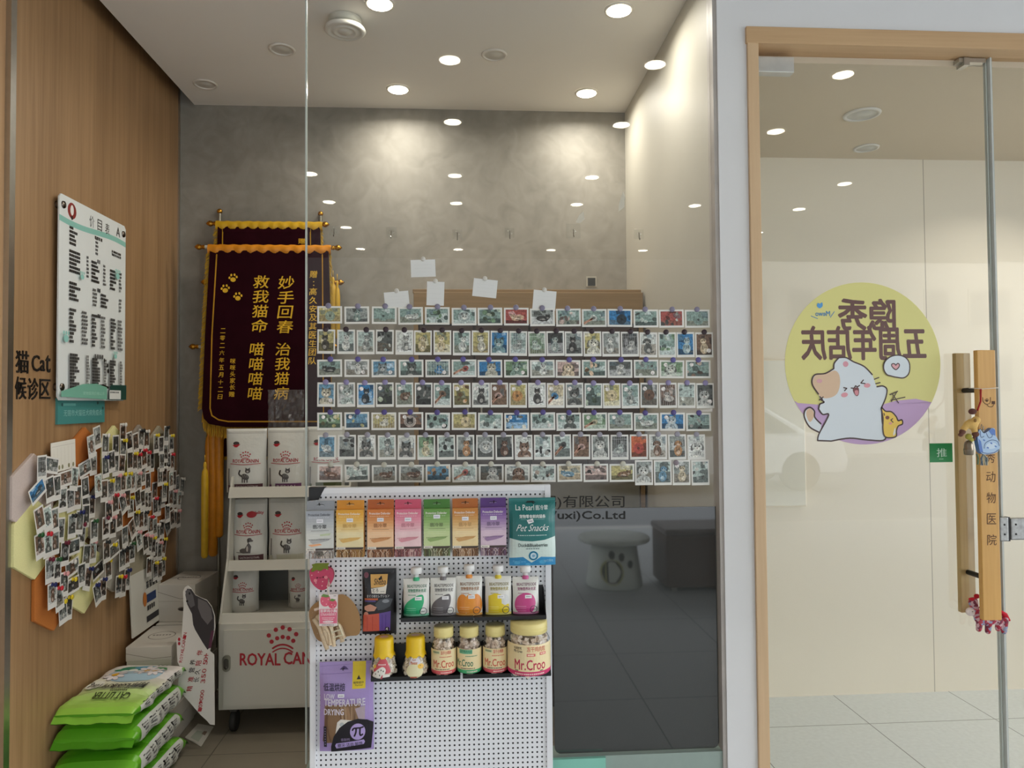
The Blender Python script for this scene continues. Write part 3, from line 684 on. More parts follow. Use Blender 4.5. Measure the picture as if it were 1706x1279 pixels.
for bi, k in enumerate(sorted(bands)):
    for i, it in enumerate(sorted(bands[k])):
        y, z, rot, pin, land = it; lev += 1
        cw, ch = (.086, .054) if land else (.052, .083); code = CODES[(lev * 7 + i * 3) % len(CODES)]
        if abs(y - 2.44) < .06 and 1.0 < z < 1.14 and land: code = 'lbd'
        off = .0135 + .0006 * 14 + .00055 * ((lev * 37) % 41)
        place = '%s row of wall collage, %s from left' % (ORD[bi], ORD[i])
        ob = tag(MB().box((-cw / 2, -.0006, -ch / 2), (cw / 2, 0, ch / 2)).build('instant_photo', CARDM, None, (XL + off, y, z), (0, math.radians(-rot), math.pi / 2)), 'instant photo of %s, %s' % (WORDS[code[0]], place), 'photo', 'instant photos pinned to the wall collage')
        ob.rotation_mode = 'XYZ'; ob.matrix_world = Matrix.Translation((XL + off, y, z)) @ Matrix.Rotation(math.pi / 2, 4, 'Z') @ Matrix.Rotation(math.radians(-rot), 4, 'Y')
        mb = MB(); g = .0045; low = .017 if not land else .009
        petpic(mb, -cw / 2 + g, -ch / 2 + low, cw / 2 - g, ch / 2 - .006, code, rng, .0006)
        mb.build('picture', PHOTO, ob)
        if pin != '-':
            c, nm = PINC[pin]; p = ob.matrix_world @ Vector((0, -.0008, ch / 2 - .006))
            tp = thing('push_pin', '%s push pin on photo %s' % (nm, place), 'push pin', p, WR, 'push pins on the wall collage')
            m_ = mat('pin_' + nm.replace(' ', '_'), c, .35, var=0)
            MB().lathe([(0, -.0135), (.0075, -.013), (.0088, -.010), (.0055, -.0075), (.0045, -.003), (.007, -.0015), (.007, .0005)], 14, axis='Y').build('head', m_, tp, recalc=True)
# blank white card and flower pin
p = wall_at(96, 759); p0 = p
mb = MB().box((-.075, -.002, -.05), (.075, 0, .05), (232, 228, 216)); pr = Pr(mb, .0022, .0001)
for k in range(6): pr.stroke([(-.06 + k * .022, .03), (-.06 + k * .022, -.03)], .0008, (206, 200, 188), False, caps=False)
pr.stroke([(-.07, .036), (.07, .036)], .001, (190, 186, 176), False)
for x in (-.06, -.03, -.01, .03, .058): pr.ell(x, -.036, .006, .008, (150, 146, 112), 8)
o = tag(mb.build('note_card', INKM), 'blank white note card with faint pencil lines left of the orange tile', 'card')
o.matrix_world = Matrix.Translation((XL + .018, p.y, p.z)) @ Matrix.Rotation(math.pi / 2, 4, 'Z') @ Matrix.Rotation(math.radians(-3), 4, 'Y')
# ------------------------------------------------------------------ sacks of cat litter
def litter(name, label, cx, cy, zb, L_, Wd, T, seed, top):
    rg = random.Random(seed); t = thing(name, label, 'cat litter', (cx, cy, zb), (0, 0, rg.uniform(-.03, .03)), 'sacks of cat litter stacked on the floor')
    nx, ny = 72, 20; ph = [rg.random() * 6 for _ in range(6)]
    def sec(v): return max(.02, (1 - abs(v) ** 5)) ** .5
    def prof(a, v, d=0.0):
        b = T / 2 * sec(v); wx = Wd / 2 * (.94 + .06 * sec(v)); e = .42
        ca, sa = math.cos(a), math.sin(a)
        x = math.copysign(abs(ca) ** e, ca) * wx; z = math.copysign(abs(sa) ** (.75), sa) * b
        k = .004 * (math.sin(9 * v + ph[0] + 3 * a) + .7 * math.sin(17 * v + ph[1]) * math.cos(4 * a + ph[2])) * sec(v)
        n = Vector((ca * .8, 0, sa)).normalized()
        return Vector((x, v * L_ / 2, z + T / 2)) + n * (k + d)
    G1, G2, W1 = (112, 186, 44), (84, 160, 30), (226, 232, 206)
    mb = MB(); vs = []
    for j in range(ny + 1):
        v = -1 + 2 * j / ny
        for i in range(nx): vs.append(prof(2 * math.pi * i / nx, v))
    fs = []; cols = []
    for j in range(ny):
        for i in range(nx):
            a = 2 * math.pi * (i + .5) / nx; v = -1 + 2 * (j + .5) / ny
            c = mixc(G1, G2, .5 + .5 * math.sin(3 * a + v * 4))
            if math.cos(a) > .75 and abs(v) < .8: c = (214, 216, 208)
            if top and math.sin(a) > .35: c = mixc(mixc((150, 205, 70), (226, 236, 190), min(1, (v + 1) * 1.1)), (232, 226, 222), max(0, min(1, (v + .35) * 1.6)))
            mb.add([vs[j * nx + i], vs[j * nx + (i + 1) % nx], vs[(j + 1) * nx + (i + 1) % nx], vs[(j + 1) * nx + i]], [(0, 1, 2, 3)], c, 0, True)
    mb.add([vs[i] for i in range(nx)], [tuple(range(nx - 1, -1, -1))], G2); mb.add([vs[ny * nx + i] for i in range(nx)], [tuple(range(nx))], G2)
    # printed side panel
    def side(u, v, d): return prof(math.asin(max(-1, min(1, v))) if abs(v) < 1 else 0, u, .0008 + d * .5)
    pr = Pr(mb, 0, .0002, surf=side)
    for k in range(6):
        u = -.72 + k * .24
        pr.rect(u, -.5, u + .03, .45, (40, 40, 42)); pr.poly([(u, .45), (u + .05, .45), (u + .09, .1), (u + .03, .1)], (30, 30, 32))
        for q in range(5): pr.line(.07, u + .06, u + .2, .36 - q * .17, (96, 96, 98), 5, rg)
    if top:
        def tp(u, v, d):
            x, y = -u, -v; vv = 2 * y / L_; b = T / 2 * sec(vv); wx = Wd / 2 * (.94 + .06 * sec(vv)); ca = min(.999, abs(x) / wx) ** (1 / .42); sa = math.sqrt(1 - ca * ca)
            k = .004 * (math.sin(9 * vv + ph[0] + 3 * math.acos(math.copysign(ca, x))) + .7 * math.sin(17 * vv + ph[1]) * math.cos(4 * math.acos(math.copysign(ca, x)) + ph[2])) * sec(vv)
            return Vector((x, y, T / 2 + b * sa ** .75 + k + .0016 + d))
        pr = Pr(mb, 0, .00035, surf=tp, cell=(.02, .02))
        wv, lv = Wd * .40, L_ * .42
        pr.ell(0, -lv * .42, wv * .95, lv * .42, (176, 206, 224), 24)
        for (x, z, rx, rz, c) in ((.3, -.78, .45, .12, (40, 130, 96)), (-.1, -.82, .4, .1, (60, 150, 180)), (-.55, -.72, .34, .1, (36, 140, 60)), (-.75, -.62, .2, .07, (30, 128, 50)), (.7, -.7, .2, .06, (50, 150, 110)), (-.35, -.7, .2, .1, (90, 140, 220)), (.25, -.68, .16, .07, (236, 238, 232)), (.5, -.64, .14, .06, (232, 236, 230))): pr.ell(wv * x, lv * z, wv * rx, lv * rz, c, 16)
        for (x, z, r) in ((-.28, -.6, .17), (-.62, -.5, .14), (.55, -.3, .15), (-.36, -.42, .05)):
            r *= 1.5
            for q_, c_ in ((1.12, (176, 168, 176)), (1.0, (240, 234, 236))):
                for k in range(9): pr.ell(wv * x + math.cos(k * .7) * wv * r, lv * z + math.sin(k * .7) * wv * r * 1.3, wv * r * .58 * q_, wv * r * .36 * q_, c_, 10, k * .7)
            pr.ell(wv * x, lv * z, wv * r * .5, wv * r * .62, (230, 176, 30), 12)
        pr.text('狗狗PLUS系列', -wv * .9, lv * .12, wv * .5, lv * .42, INKK, .0, fat=.0012); pr.text('CAT LITTER', -wv * .7, lv * .62, wv * .42, lv * .84, (60, 76, 40), .0, fat=.0007)
        pr.line(lv * .05, -wv * .5, wv * .05, lv * .48, (90, 96, 70), 9, rg); pr.line(lv * .05, -wv * .5, wv * .05, lv * .56, (90, 96, 70), 9, rg)
        pr.ell(wv * .82, lv * .18, wv * .28, lv * .2, (236, 238, 226), 20); pr.text('10kg', wv * .62, lv * .04, wv * 1.02, lv * .32, (50, 50, 50), .0, fat=.0006)
        pr.text('SOS', -wv * .8, -lv * .98, -wv * .45, -lv * .86, (40, 60, 30), .03)
    mb.build('sack', FILM, t)
    for q in (-1, 1):                                            # flat sealed ends
        f = MB(); n = 16; z0, x0 = T / 2, Wd / 2 * .96
        rowz = lambda i, s: z0 + (.0025 * math.sin(i * .7 + ph[3]) + .0015 * math.sin(i * 1.9 + ph[4]) - .010 * s) 
        vs = []
        for s_ in range(3):
            for i in range(n + 1): vs.append((-x0 + 2 * x0 * i / n, q * (L_ / 2 - .006 + s_ * .012), rowz(i, s_)))
        fs = []
        for s_ in range(2):
            for i in range(n): a_ = s_ * (n + 1) + i; fs.append((a_, a_ + 1, a_ + n + 2, a_ + n + 1))
        f.add(vs, fs, (130, 190, 62) if top else G2, 0, True); vs2 = [(x, y, z - .002) for x, y, z in vs]; f.add(vs2, [g_[::-1] for g_ in fs], (60, 120, 30), 0, True)
        f.build('sealed_end', FILM, t)
    return t
litter('cat_litter_sack', 'green cat litter sack at the bottom of the stack on the floor', -1.231, 2.745, 0.0, .44, .285, .094, 1, False)
litter('cat_litter_sack', 'green cat litter sack second from the bottom of the stack', -1.231, 2.735, .099, .43, .28, .094, 2, False)
litter('cat_litter_sack', 'green cat litter sack directly under the topmost one with the flower print', -1.231, 2.75, .198, .42, .275, .094, 3, False)
litter('cat_litter_sack', 'topmost cat litter sack with flower print and 10kg lettering', -1.231, 2.755, .297, .43, .27, .06, 4, True)
# ------------------------------------------------------------------ white cartons in the corner
CART = mat('white_carton', (206, 200, 190), .7, var=.02, scale=9)
def carton(label, x0, x1, y0, y1, z0, z1, yaw, logo=True, grip=False):
    cx, cy = (x0 + x1) / 2, (y0 + y1) / 2; t = thing('carton', label, 'box', (cx, cy, z0), (0, 0, yaw), 'white cartons in the corner')
    w, d, h = (x1 - x0) / 2, (y1 - y0) / 2, z1 - z0
    MB().box((-w, -d, 0), (w, d, h * .96)).build('body', CART, t, bevel=.004)
    l = MB().box((-w - .002, -d - .002, h * .55), (w + .002, d + .002, h)).build('lid', CART, t, bevel=.003)
    mb = MB(); pr = Pr(mb, 0, .0004, surf=lambda u, v, dd: (u, v, h + dd))
    pr.ring(0, 0, min(w, d) * .6, .004, (120, 112, 104), 30); pr.line(.012, -w * .45, w * .45, .006, (120, 112, 104), 6, rng)
    pf = Pr(mb, d + .0025, .0003); pf.stroke([(-w, h * .8), (w * .2, h * .62), (w, h * .66)], .002, (140, 130, 120), False)
    if grip: pf.ell(w * .35, h * .35, .022, .009, (120, 110, 100)); pf.ell(w * .35, h * .34, .018, .006, (60, 54, 50))
    mb.build('print', INKM, l)
    return t
carton('white carton lowest in the front stack, behind the litter sacks', XL + .03, -1.175, 3.02, 3.29, 0, .14, .03)
carton('white carton second from the floor in the front stack behind the litter sacks', XL + .025, -1.175, 3.02, 3.28, .14, .275, -.02)
carton('white carton on top of the front stack, just above the litter sacks', XL + .035, -1.175, 3.01, 3.29, .275, .40, .04)
carton('white carton lowest in the rear stack in the corner', XL + .03, -1.185, 3.31, 3.60, 0, .20, 0)
carton('white carton second from the floor in the rear stack in the corner', XL + .03, -1.185, 3.31, 3.595, .20, .40, .01)
carton('white carton on top of the rear corner stack, with a hand hole', XL + .035, -1.185, 3.335, 3.59, .40, .565, -.06, True, True)
# printed board leaning on the wall behind the cartons
p = wall_at(243, 1047, .012); q = wall_at(272, 1047, .012); r_ = wall_at(243, 977, .012)
w, h = .29, .25
mb = MB().box((0, -.006, 0), (w, 0, h), (214, 212, 202)); pr = Pr(mb, .0065, .0002)
for k in range(4): pr.text('猫', .14 + k * .03, h * .66, .165 + k * .03, h * .78, INKK, .03)
pr.rect(.14, h * .42, .23, h * .56, (40, 62, 110)); pr.ell(.12, h * .5, .018, .03, (200, 120, 50)); pr.line(.02, .14, .22, h * .33, (60, 60, 60), 4, rng); pr.rect(.13, h * .1, .25, h * .2, (50, 50, 54))
o = tag(mb.build('leaning_board', INKM), 'white printed board leaning against the wood wall beside the corner cartons', 'board')
o.matrix_world = Matrix.Translation((XL + .026, 3.085, .41)) @ Matrix.Rotation(math.pi / 2, 4, 'Z') @ Matrix.Rotation(math.radians(-3), 4, 'X')
# ------------------------------------------------------------------ cut-out standee leaning on the rack
nrm = Vector((.25, -1, .12)).normalized(); base = P(330, 1150, 2.985)
out = [(308, 978), (313, 975), (319, 980), (325, 990), (334, 995), (345, 999), (353, 1010), (358, 1025), (359, 1045), (356, 1060), (352, 1075), (350, 1084), (357, 1090), (358, 1207), (350, 1206), (345, 1200), (334, 1190), (296, 1146), (300, 1110), (296, 1102), (294, 1065), (298, 1059), (303, 1062), (304, 1040), (306, 1010), (305, 985)]
ex = Vector((0, 0, 1)).cross(-nrm).normalized() * -1
if ex.x < 0: ex = -ex
ez = nrm.cross(ex).normalized()
if ez.z < 0: ez = -ez
def loc2(px, py): q_ = PP(px, py, base, nrm) - base; return (q_.dot(ex), q_.dot(ez))
class Pq(Pr):
    def t(s, p): return loc2(*p)
mb = MB().prism([loc2(*p) for p in out], -.004, .003, (222, 218, 212)); pr = Pq(mb, .0045, .0002)
pr.poly([(319, 981), (326, 991), (345, 1000), (353, 1011), (357, 1026), (357, 1046), (354, 1062), (350, 1076), (346, 1082), (338, 1070), (325, 1048), (322, 1040), (320, 1022), (312, 1006), (309, 990), (312, 980)], (52, 46, 48))
pr.poly([(330, 996), (344, 1002), (352, 1014), (354, 1030), (346, 1040), (336, 1028), (330, 1012)], (104, 98, 98)); pr.poly([(309, 984), (315, 980), (322, 992), (325, 1008), (318, 1012), (311, 1000)], (96, 92, 94))
pr.ell(316, 988, 1.6, 2.2, (20, 20, 20)); pr.ell(312, 1001, 1.8, 2, (20, 18, 18)); pr.poly([(352, 1050), (357, 1050), (352, 1078), (347, 1080)], (86, 34, 60))
def slant(s_, pts, colr, bold=.008):
    (xa, ya), (xb, yb), hgt = pts; n_ = len(s_); ang = math.atan2(-(yb - ya), (xb - xa))
    for i_, ch in enumerate(s_):
        x_ = xa + (xb - xa) * (i_ + .5) / n_; y_ = ya + (yb - ya) * (i_ + .5) / n_; q_ = hgt / 2
        pr.text(ch, x_ - q_, y_ + q_, x_ + q_, y_ - q_, colr, bold, rot=ang)
slant('ROYALCANIN', ((301, 1103), (309, 1053), 5), RED); slant('精准', ((315, 1154), (319, 1123), 9), RED, .012); slant('营养', ((319, 1122), (322, 1096), 9), (70, 66, 66)); slant('长久', ((326, 1138), (330, 1112), 9), (70, 66, 66)); slant('陪伴', ((330, 1112), (334, 1078), 9), RED, .012)
slant('50+', ((342, 1106), (344, 1088), 7), (180, 60, 66), .01); slant('350', ((338, 1138), (341, 1112), 7), (180, 60, 66), .01); slant('10,000', ((333, 1184), (338, 1148), 6), (180, 60, 66), .01)
pr.ell(299, 1064, 2.2, 3, RED, 9); pr.ell(299, 1071, 2, 3, RED, 9)
t = mb.build('standee', INKM)
t.matrix_world = Matrix.Translation(base) @ Matrix((ex, -nrm, ez)).transposed().to_4x4()
tag(t, 'white cut-out advertising board with a black dog, leaning against the rack', 'standee')
# leaflet on the floor
pts = [PZ(*c, .002) for c in ((308, 1228), (330, 1205), (356, 1210), (335, 1243))]; c0 = sum(pts, Vector()) / 4
mb = MB(); mb.add([p - c0 for p in pts] + [p - c0 - Vector((0, 0, .0015)) for p in pts], [(0, 3, 2, 1), (4, 5, 6, 7)], (200, 196, 186)); q = [p - c0 for p in pts]
mb.add([(x.x * .5, x.y * .5 - .02, .0004) for x in q], [(0, 3, 2, 1)], (170, 176, 160)); mb.add([(x.x * .2 + .02, x.y * .2, .0006) for x in q], [(0, 3, 2, 1)], (130, 110, 96))
tag(mb.build('leaflet', INKM, None, c0, recalc=False), 'crumpled white leaflet lying on the floor between litter sacks and rack', 'leaflet')
# ------------------------------------------------------------------ white display rack
RK = mat('rack_white', (206, 203, 192), .4, var=.01); RKI = mat('rack_inside', (110, 112, 110), .6, var=.02)
rx0, rx1, ry0, ry1 = -1.015, -.50, 3.10, 3.46
t = thing('display_rack', 'white three tier pet food display rack with a locked cupboard base', 'display rack', ((rx0 + rx1) / 2, ry0, 0))
cxr = (rx0 + rx1) / 2; hw = (rx1 - rx0) / 2
MB().box((-hw, 0, .105), (hw, ry1 - ry0, .455)).build('cupboard', RK, t, bevel=.003)
kd = KX(440, 1100, ry0); pc = P(471, 1100, ry0)
dr = MB().box((-hw + .022, -.008, .122), (hw - .022, 0, .43), (206, 203, 192)); 
pr = Pr(dr, .0085, .0002, px=(853 + 0, 0, 1))
pr.px = None
class Pk(Pr):
    def t(s, p): v_ = P(p[0], p[1], s.Y); return (v_.x - s.o[0], v_.z - s.o[1])
def pk(mb, y0, Y, o, step=.0002, **kw):
    p_ = Pk(mb, y0, step, **kw); p_.Y = Y; p_.o = o; return p_
def crown(pr, x, y, s, col=RED):
    for k, (dx, dy) in enumerate(((-1.05, -.35), (-.52, -.78), (0, -.95), (.52, -.82), (1.02, -.45))): pr.ell(x + dx * s, y + dy * s, .17 * s, .17 * s, col, 14)
    for dx, dy in ((-.84, .12), (-.42, -.14), (0, -.24), (.42, -.17), (.8, .05)): pr.ell(x + dx * s, y + dy * s, .165 * s, .165 * s, col, 14)
    for off, w in ((.62, .14), (.9, .1)): pr.stroke([(x + (k - 4) / 4 * .75 * s, y + off * s - .28 * s * (1 - ((k - 4) / 4) ** 2)) for k in range(9)], w * s, col, False)
pr = pk(dr, .0085, ry0 - .0085, (cxr, 0))
crown(pr, 471, 1066, 22); pr.text('ROYAL', 400, 1108, 467, 1088, RED, .035); pr.text('CANIN', 473, 1106, 541, 1086, RED, .035)
d = dr.build('door', INK, t)
pl = P(379, 1103, ry0)
hd = MB().prism([(.0155 * math.cos(a_) , (.018 if math.sin(a_) > 0 else -.018) + .0155 * math.sin(a_)) for a_ in [k * math.pi / 10 for k in range(20)]], -.016, -.008).build('handle', mat('lock_plate', (160, 158, 146), .3, .8), d, (pl.x - cxr, 0, pl.z))
MB().prism([(.010 * math.cos(a_), (.010 if math.sin(a_) > 0 else -.012) + .010 * math.sin(a_)) for a_ in [k * math.pi / 10 for k in range(20)]], -.018, -.0155).lathe([(0, -.02), (.006, -.02), (.006, -.016)], 12, (0, 0, -.017), axis='Y').build('lock', mat('lock_dark', (96, 94, 88), .3, .8), d, (pl.x - cxr, 0, pl.z))
for s in (-1, 1):                                     # side panels with sloped fronts
    mb = MB(); x0, x1 = (-hw, -hw + .008) if s < 0 else (hw - .008, hw)
    pf = [(0, .455), (.10, .70), (.14, .98), (.16, 1.04), (.36, 1.04), (.36, .455)]
    vs = [(x0, a_, z_) for a_, z_ in pf] + [(x1, a_, z_) for a_, z_ in pf]; n = len(pf)
    mb.add(vs, [tuple(range(n))[::1], tuple(range(2 * n - 1, n - 1, -1))] + [(i, (i + 1) % n, (i + 1) % n + n, i + n) for i in range(n)])
    mb.build('side_panel', RK, t, recalc=True)
MB().box((-hw, .345, .455), (hw, .36, 1.04)).build('back_panel', RKI, t)
for (yy, zt, hh) in ((.015, .490, .042), (.10, .690, .036), (.13, .998, .040)):
    mb = MB(); zb = zt - hh
    mb.box((-hw + .003, yy + .006, zb), (hw - .003, .345, zb + .010))
    mb.add([(-hw, yy - .012, zb - .004), (hw, yy - .012, zb - .004), (hw, yy + .006, zt), (-hw, yy + .006, zt), (-hw, yy + .004, zb - .004), (hw, yy + .004, zb - .004), (hw, yy + .016, zt), (-hw, yy + .016, zt)], [(0, 1, 2, 3), (7, 6, 5, 4), (3, 2, 6, 7), (0, 4, 5, 1), (0, 3, 7, 4), (1, 5, 6, 2)])
    mb.build('shelf', RK, t, recalc=True)
for x in (-hw + .05, hw - .05):
    for y in (.05, .3):
        cs = MB().box((x - .014, y - .02, .085), (x + .014, y + .02, .106)).build('caster', mat('caster_metal', (90, 88, 84), .4, .7), t)
        MB().lathe([(0, -.012), (.038, -.012), (.042, -.008), (.042, .008), (.038, .012), (0, .012)], 20, (x, y, .043), axis='X').build('wheel', mat('caster_rubber', (40, 38, 36), .6), cs, recalc=True)
# ------------------------------------------------------------------ pet food pouches
def pouch(name, label, cat, x0, y0, x1, y1, Y, T, base, draw, group=None, hang=False, m=None, top=.06, zfix=None, lean=0.0, sag=.012):
    """a filled bag: picture-pixel rectangle, depth of its back, thickness; draw(pr) prints in the same pixels"""
    Yf = Y - T; k = KX((x0 + x1) / 2, (y0 + y1) / 2, Yf); cx = (x0 + x1) / 2; o = P(cx, y1, Yf)
    w, h = (x1 - x0) * k, (y1 - y0) * k; zb = o.z if zfix is None else zfix
    t = thing(name, label, cat, (o.x, Y - T / 2, zb), (lean, 0, 0), group)
    g = (lambda v: max(0.0, 1 - abs(2 * v - .9) ** 3.0) if v < .98 else 0.0) if hang else (lambda v: max(0.0, (1 - v ** 2.4)) * (.75 + .25 * min(1, v * 6)))
    def bulge(x, z):
        u = min(1, abs(x) / (w / 2)); v = max(0.0, min(1.0, z / h)); return T / 2 * (max(0.0, 1 - u ** 2.6) ** .8) * g(v)
    rg = random.Random(int(x0 * 7 + y0)); ph = rg.random() * 6
    def edge(z): return 1 - sag * (1 + math.sin(z / h * 9 + ph)) * g(max(0, min(1, z / h)))
    mb = MB(); nx, nz = 14, 18
    for sgn in (-1, 1):
        vs = []
        for j in range(nz + 1):
            z = h * j / nz
            for i in range(nx + 1):
                x = (-w / 2 + w * i / nx); vs.append((x * edge(z), sgn * (bulge(x, z) + .0006), z))
        fs = [(j * (nx + 1) + i, j * (nx + 1) + i + 1, (j + 1) * (nx + 1) + i + 1, (j + 1) * (nx + 1) + i) for j in range(nz) for i in range(nx)]
        if sgn > 0: fs = [f[::-1] for f in fs]
        mb.add(vs, fs, base, 0, True)
    n = nx + 1                                              # close the rim
    a_ = len(mb.v) // 2
    rim = list(range(0, n)) + [j * n + nx for j in range(1, nz + 1)] + [nz * n + i for i in range(nx - 1, -1, -1)] + [j * n for j in range(nz - 1, 0, -1)]
    mb2 = [(rim[i], rim[i] + a_, rim[(i + 1) % len(rim)] + a_, rim[(i + 1) % len(rim)]) for i in range(len(rim))]
    for f in mb2: mb.f.append(f); mb.c.append(lin(base)); mb.m.append(0); mb.s.append(False)
    pr = Pr(mb, 0, .00018, px=(cx, y1, k), surf=lambda x, z, d: (x * edge(z), -(bulge(x, z) + .001 + d), z), cell=(w / nx, h / nz), win=(-w / 2 + .0004, 0.0003, w / 2 - .0004, h - .0003))
    draw(pr)
    mb.build('bag', m or FOIL, t)
    return t
def cat_fig(pr, x, y, s, c=(70, 66, 64)):              # standing tabby, y = feet
    pr.ell(x + .05 * s, y - .55 * s, .42 * s, .3 * s, c, 14, .5); pr.ell(x + .3 * s, y - 1.15 * s, .27 * s, .24 * s, c, 14)
    for q in (-1, 1): pr.poly([(x + .3 * s + q * .24 * s, y - 1.2 * s), (x + .3 * s + q * .22 * s, y - 1.52 * s), (x + .3 * s + q * .04 * s, y - 1.36 * s)], c)
    for q in (-.22, .0, .26): pr.stroke([(x + q * s, y - .5 * s), (x + q * s, y)], .13 * s, c, False)
    pr.stroke([(x - .3 * s, y - .6 * s), (x - .58 * s, y - .85 * s), (x - .5 * s, y - 1.2 * s)], .16 * s, c); pr.ell(x + .3 * s, y - 1.1 * s, .12 * s, .1 * s, (170, 164, 158), 10)
    for q in (-.2, 0, .2): pr.stroke([(x + q * s, y - .78 * s), (x + (q + .08) * s, y - .5 * s)], .04 * s, (150, 146, 140), False)
def dog_fig(pr, x, y, s, c=(84, 78, 76)):              # sitting pointer
    pr.poly([(x - .1 * s, y), (x + .05 * s, y - .5 * s), (x + .42 * s, y - 1.1 * s), (x + .7 * s, y - .7 * s), (x + .62 * s, y)], c); pr.ell(x - .05 * s, y - .25 * s, .45 * s, .26 * s, c, 14)
    pr.ell(x + .5 * s, y - 1.35 * s, .24 * s, .22 * s, c, 12); pr.ell(x + .72 * s, y - 1.26 * s, .16 * s, .1 * s, c, 10); pr.ell(x + .38 * s, y - 1.25 * s, .1 * s, .2 * s, (46, 42, 40), 10)
    pr.stroke([(x - .3 * s, y - .06 * s), (x - .85 * s, y - .08 * s)], .06 * s, c, False); pr.ell(x + .3 * s, y - .45 * s, .1 * s, .3 * s, (190, 184, 178), 10)
def rc(x0, y0, x1, y1, band, fig, word=None, crush=0):
    W_, H_ = x1 - x0, y1 - y0; cx = x0 + W_ * .52
    def draw(pr):
        pr.stroke([(x0 + 2, y0 + H_ * .05), (x1 - 2, y0 + H_ * .05)], .7, (176, 174, 168), False); pr.stroke([(x0 + 2, y0 + H_ * .07), (x1 - 2, y0 + H_ * .07)], .5, (150, 148, 144), False)
        ly = y0 + H_ * .29; pr.ell(x0 + W_ * .27, ly - H_ * .06, W_ * .08, H_ * .03, (60, 50, 50), 12); pr.poly([(x0 + W_ * .17, ly - H_ * .035), (x0 + W_ * .38, ly - H_ * .05), (x0 + W_ * .3, ly), (x0 + W_ * .24, ly)], RED)
        crown(pr, cx, y0 + H_ * .43, W_ * .115, (176, 40, 50)); pr.text('ROYAL CANIN', x0 + W_ * .2, y0 + H_ * .53, x0 + W_ * .84, y0 + H_ * .475, (170, 44, 50), .03)
        pr.stroke([(x0 + W_ * .14, y0 + H_ * .545), (x0 + W_ * .5, y0 + H_ * .56), (x0 + W_ * .88, y0 + H_ * .545)], 1.1, (176, 60, 66))
        fig(pr, cx - (W_ * .08 if fig is dog_fig else 0), y0 + H_ * .83, W_ * (.27 if fig is dog_fig else .24))
        pr.rect(x0 + W_ * .26, y0 + H_ * 1.0, x0 + W_ * .93, y0 + H_ * .86, band)
        if word: pr.text(word, x0 + W_ * .3, y0 + H_ * .92, x0 + W_ * .84, y0 + H_ * .885, (216, 206, 206), .02)
        pr.rect(x0 + W_ * .08, y0 + H_ * .97, x0 + W_ * .115, y0 + H_ * .62, (120, 114, 110)); pr.rect(x0 + W_ * .07, y1, x0 + W_ * .14, y0 + H_ * .88, band)
        if crush: pr.ell(x0 + W_ * .6, y0 + H_ * .24, W_ * .14, H_ * .05, RED, 14); pr.text('Fidelity', x0 + W_ * .58, y0 + H_ * .25, x0 + W_ * .92, y0 + H_ * .19, RED, .03)
    return draw
PW = (212, 212, 206); gp = 'white pet food bags on the display rack'; MARO, PURP, GREEN_ = (84, 48, 56), (110, 62, 104), (92, 100, 66)
yb = ry0 + .30
pouch('pet_food_bag', 'white pet food bag with cat and maroon band, left on the top shelf', 'pet food', 372, 703, 440, 812, ry0 + .26, .09, PW, rc(372, 703, 440, 812, MARO, cat_fig, 'GASTROINTESTINAL'), gp, zfix=.9682)
pouch('pet_food_bag', 'white pet food bag with cat and purple band, middle of the top shelf', 'pet food', 441, 703, 505, 812, ry0 + .26, .09, PW, rc(441, 703, 505, 812, PURP, cat_fig, 'RENAL'), gp, zfix=.9682)
pouch('pet_food_bag', 'white pet food bag behind the glass edge, right on the top shelf', 'pet food', 509, 703, 572, 812, ry0 + .27, .08, PW, rc(509, 703, 572, 812, GREEN_, cat_fig), gp, zfix=.9682)
pouch('pet_food_bag', 'white pet food bag with sitting dog picture on the middle shelf', 'pet food', 380, 826, 441, 935, ry0 + .24, .09, PW, rc(380, 826, 441, 935, MARO, dog_fig, 'GASTROINTESTINAL', 1), gp, zfix=.6642)
pouch('pet_food_bag', 'white pet food bag with cat and olive lettering on the middle shelf', 'pet food', 443, 826, 508, 935, ry0 + .24, .09, PW, rc(443, 826, 508, 935, (200, 198, 180), cat_fig), gp, zfix=.6642)
pouch('pet_food_bag', 'dim white pet food bag behind the cat one on the middle shelf', 'pet food', 512, 832, 570, 935, ry0 + .28, .06, PW, rc(512, 832, 570, 935, GREEN_, cat_fig), gp, zfix=.6642)
pouch('pet_food_bag', 'small white pet food bag at the left of the bottom shelf', 'pet food', 376, 952, 427, 1030, ry0 + .22, .08, PW, rc(376, 952, 427, 1030, (206, 204, 198), cat_fig), gp, zfix=.4585)
pouch('pet_food_bag', 'smallest white pet food bag at the right of the bottom shelf', 'pet food', 477, 966, 513, 1030, ry0 + .26, .07, PW, rc(477, 966, 513, 1030, (206, 204, 198), cat_fig), gp, zfix=.4585)
# crinkled clear wrapper standing behind the top bags
o0 = P(477, 708, ry0 + .29); k = KX(477, 680, ry0 + .29)
mb = MB(); w, h = 60 * k, 60 * k; n = 14; rg = random.Random(3); vs = [(-w / 2 + w * i / n, rg.uniform(-.008, .008), -.1 + (h + .1) * j / n) for j in range(n + 1) for i in range(n + 1)]
mb.add(vs, [(j * (n + 1) + i, j * (n + 1) + i + 1, (j + 1) * (n + 1) + i + 1, (j + 1) * (n + 1) + i) for j in range(n) for i in range(n)], (255, 255, 255))
CLR = glassmat('clear_film', (.9, .9, .9), 1.5, .15, .10, (.8, .8, .8))
tag(mb.build('plastic_wrapper', CLR, None, o0), 'crinkled clear plastic wrapper standing above the top shelf bags in front of the banner', 'wrapper')
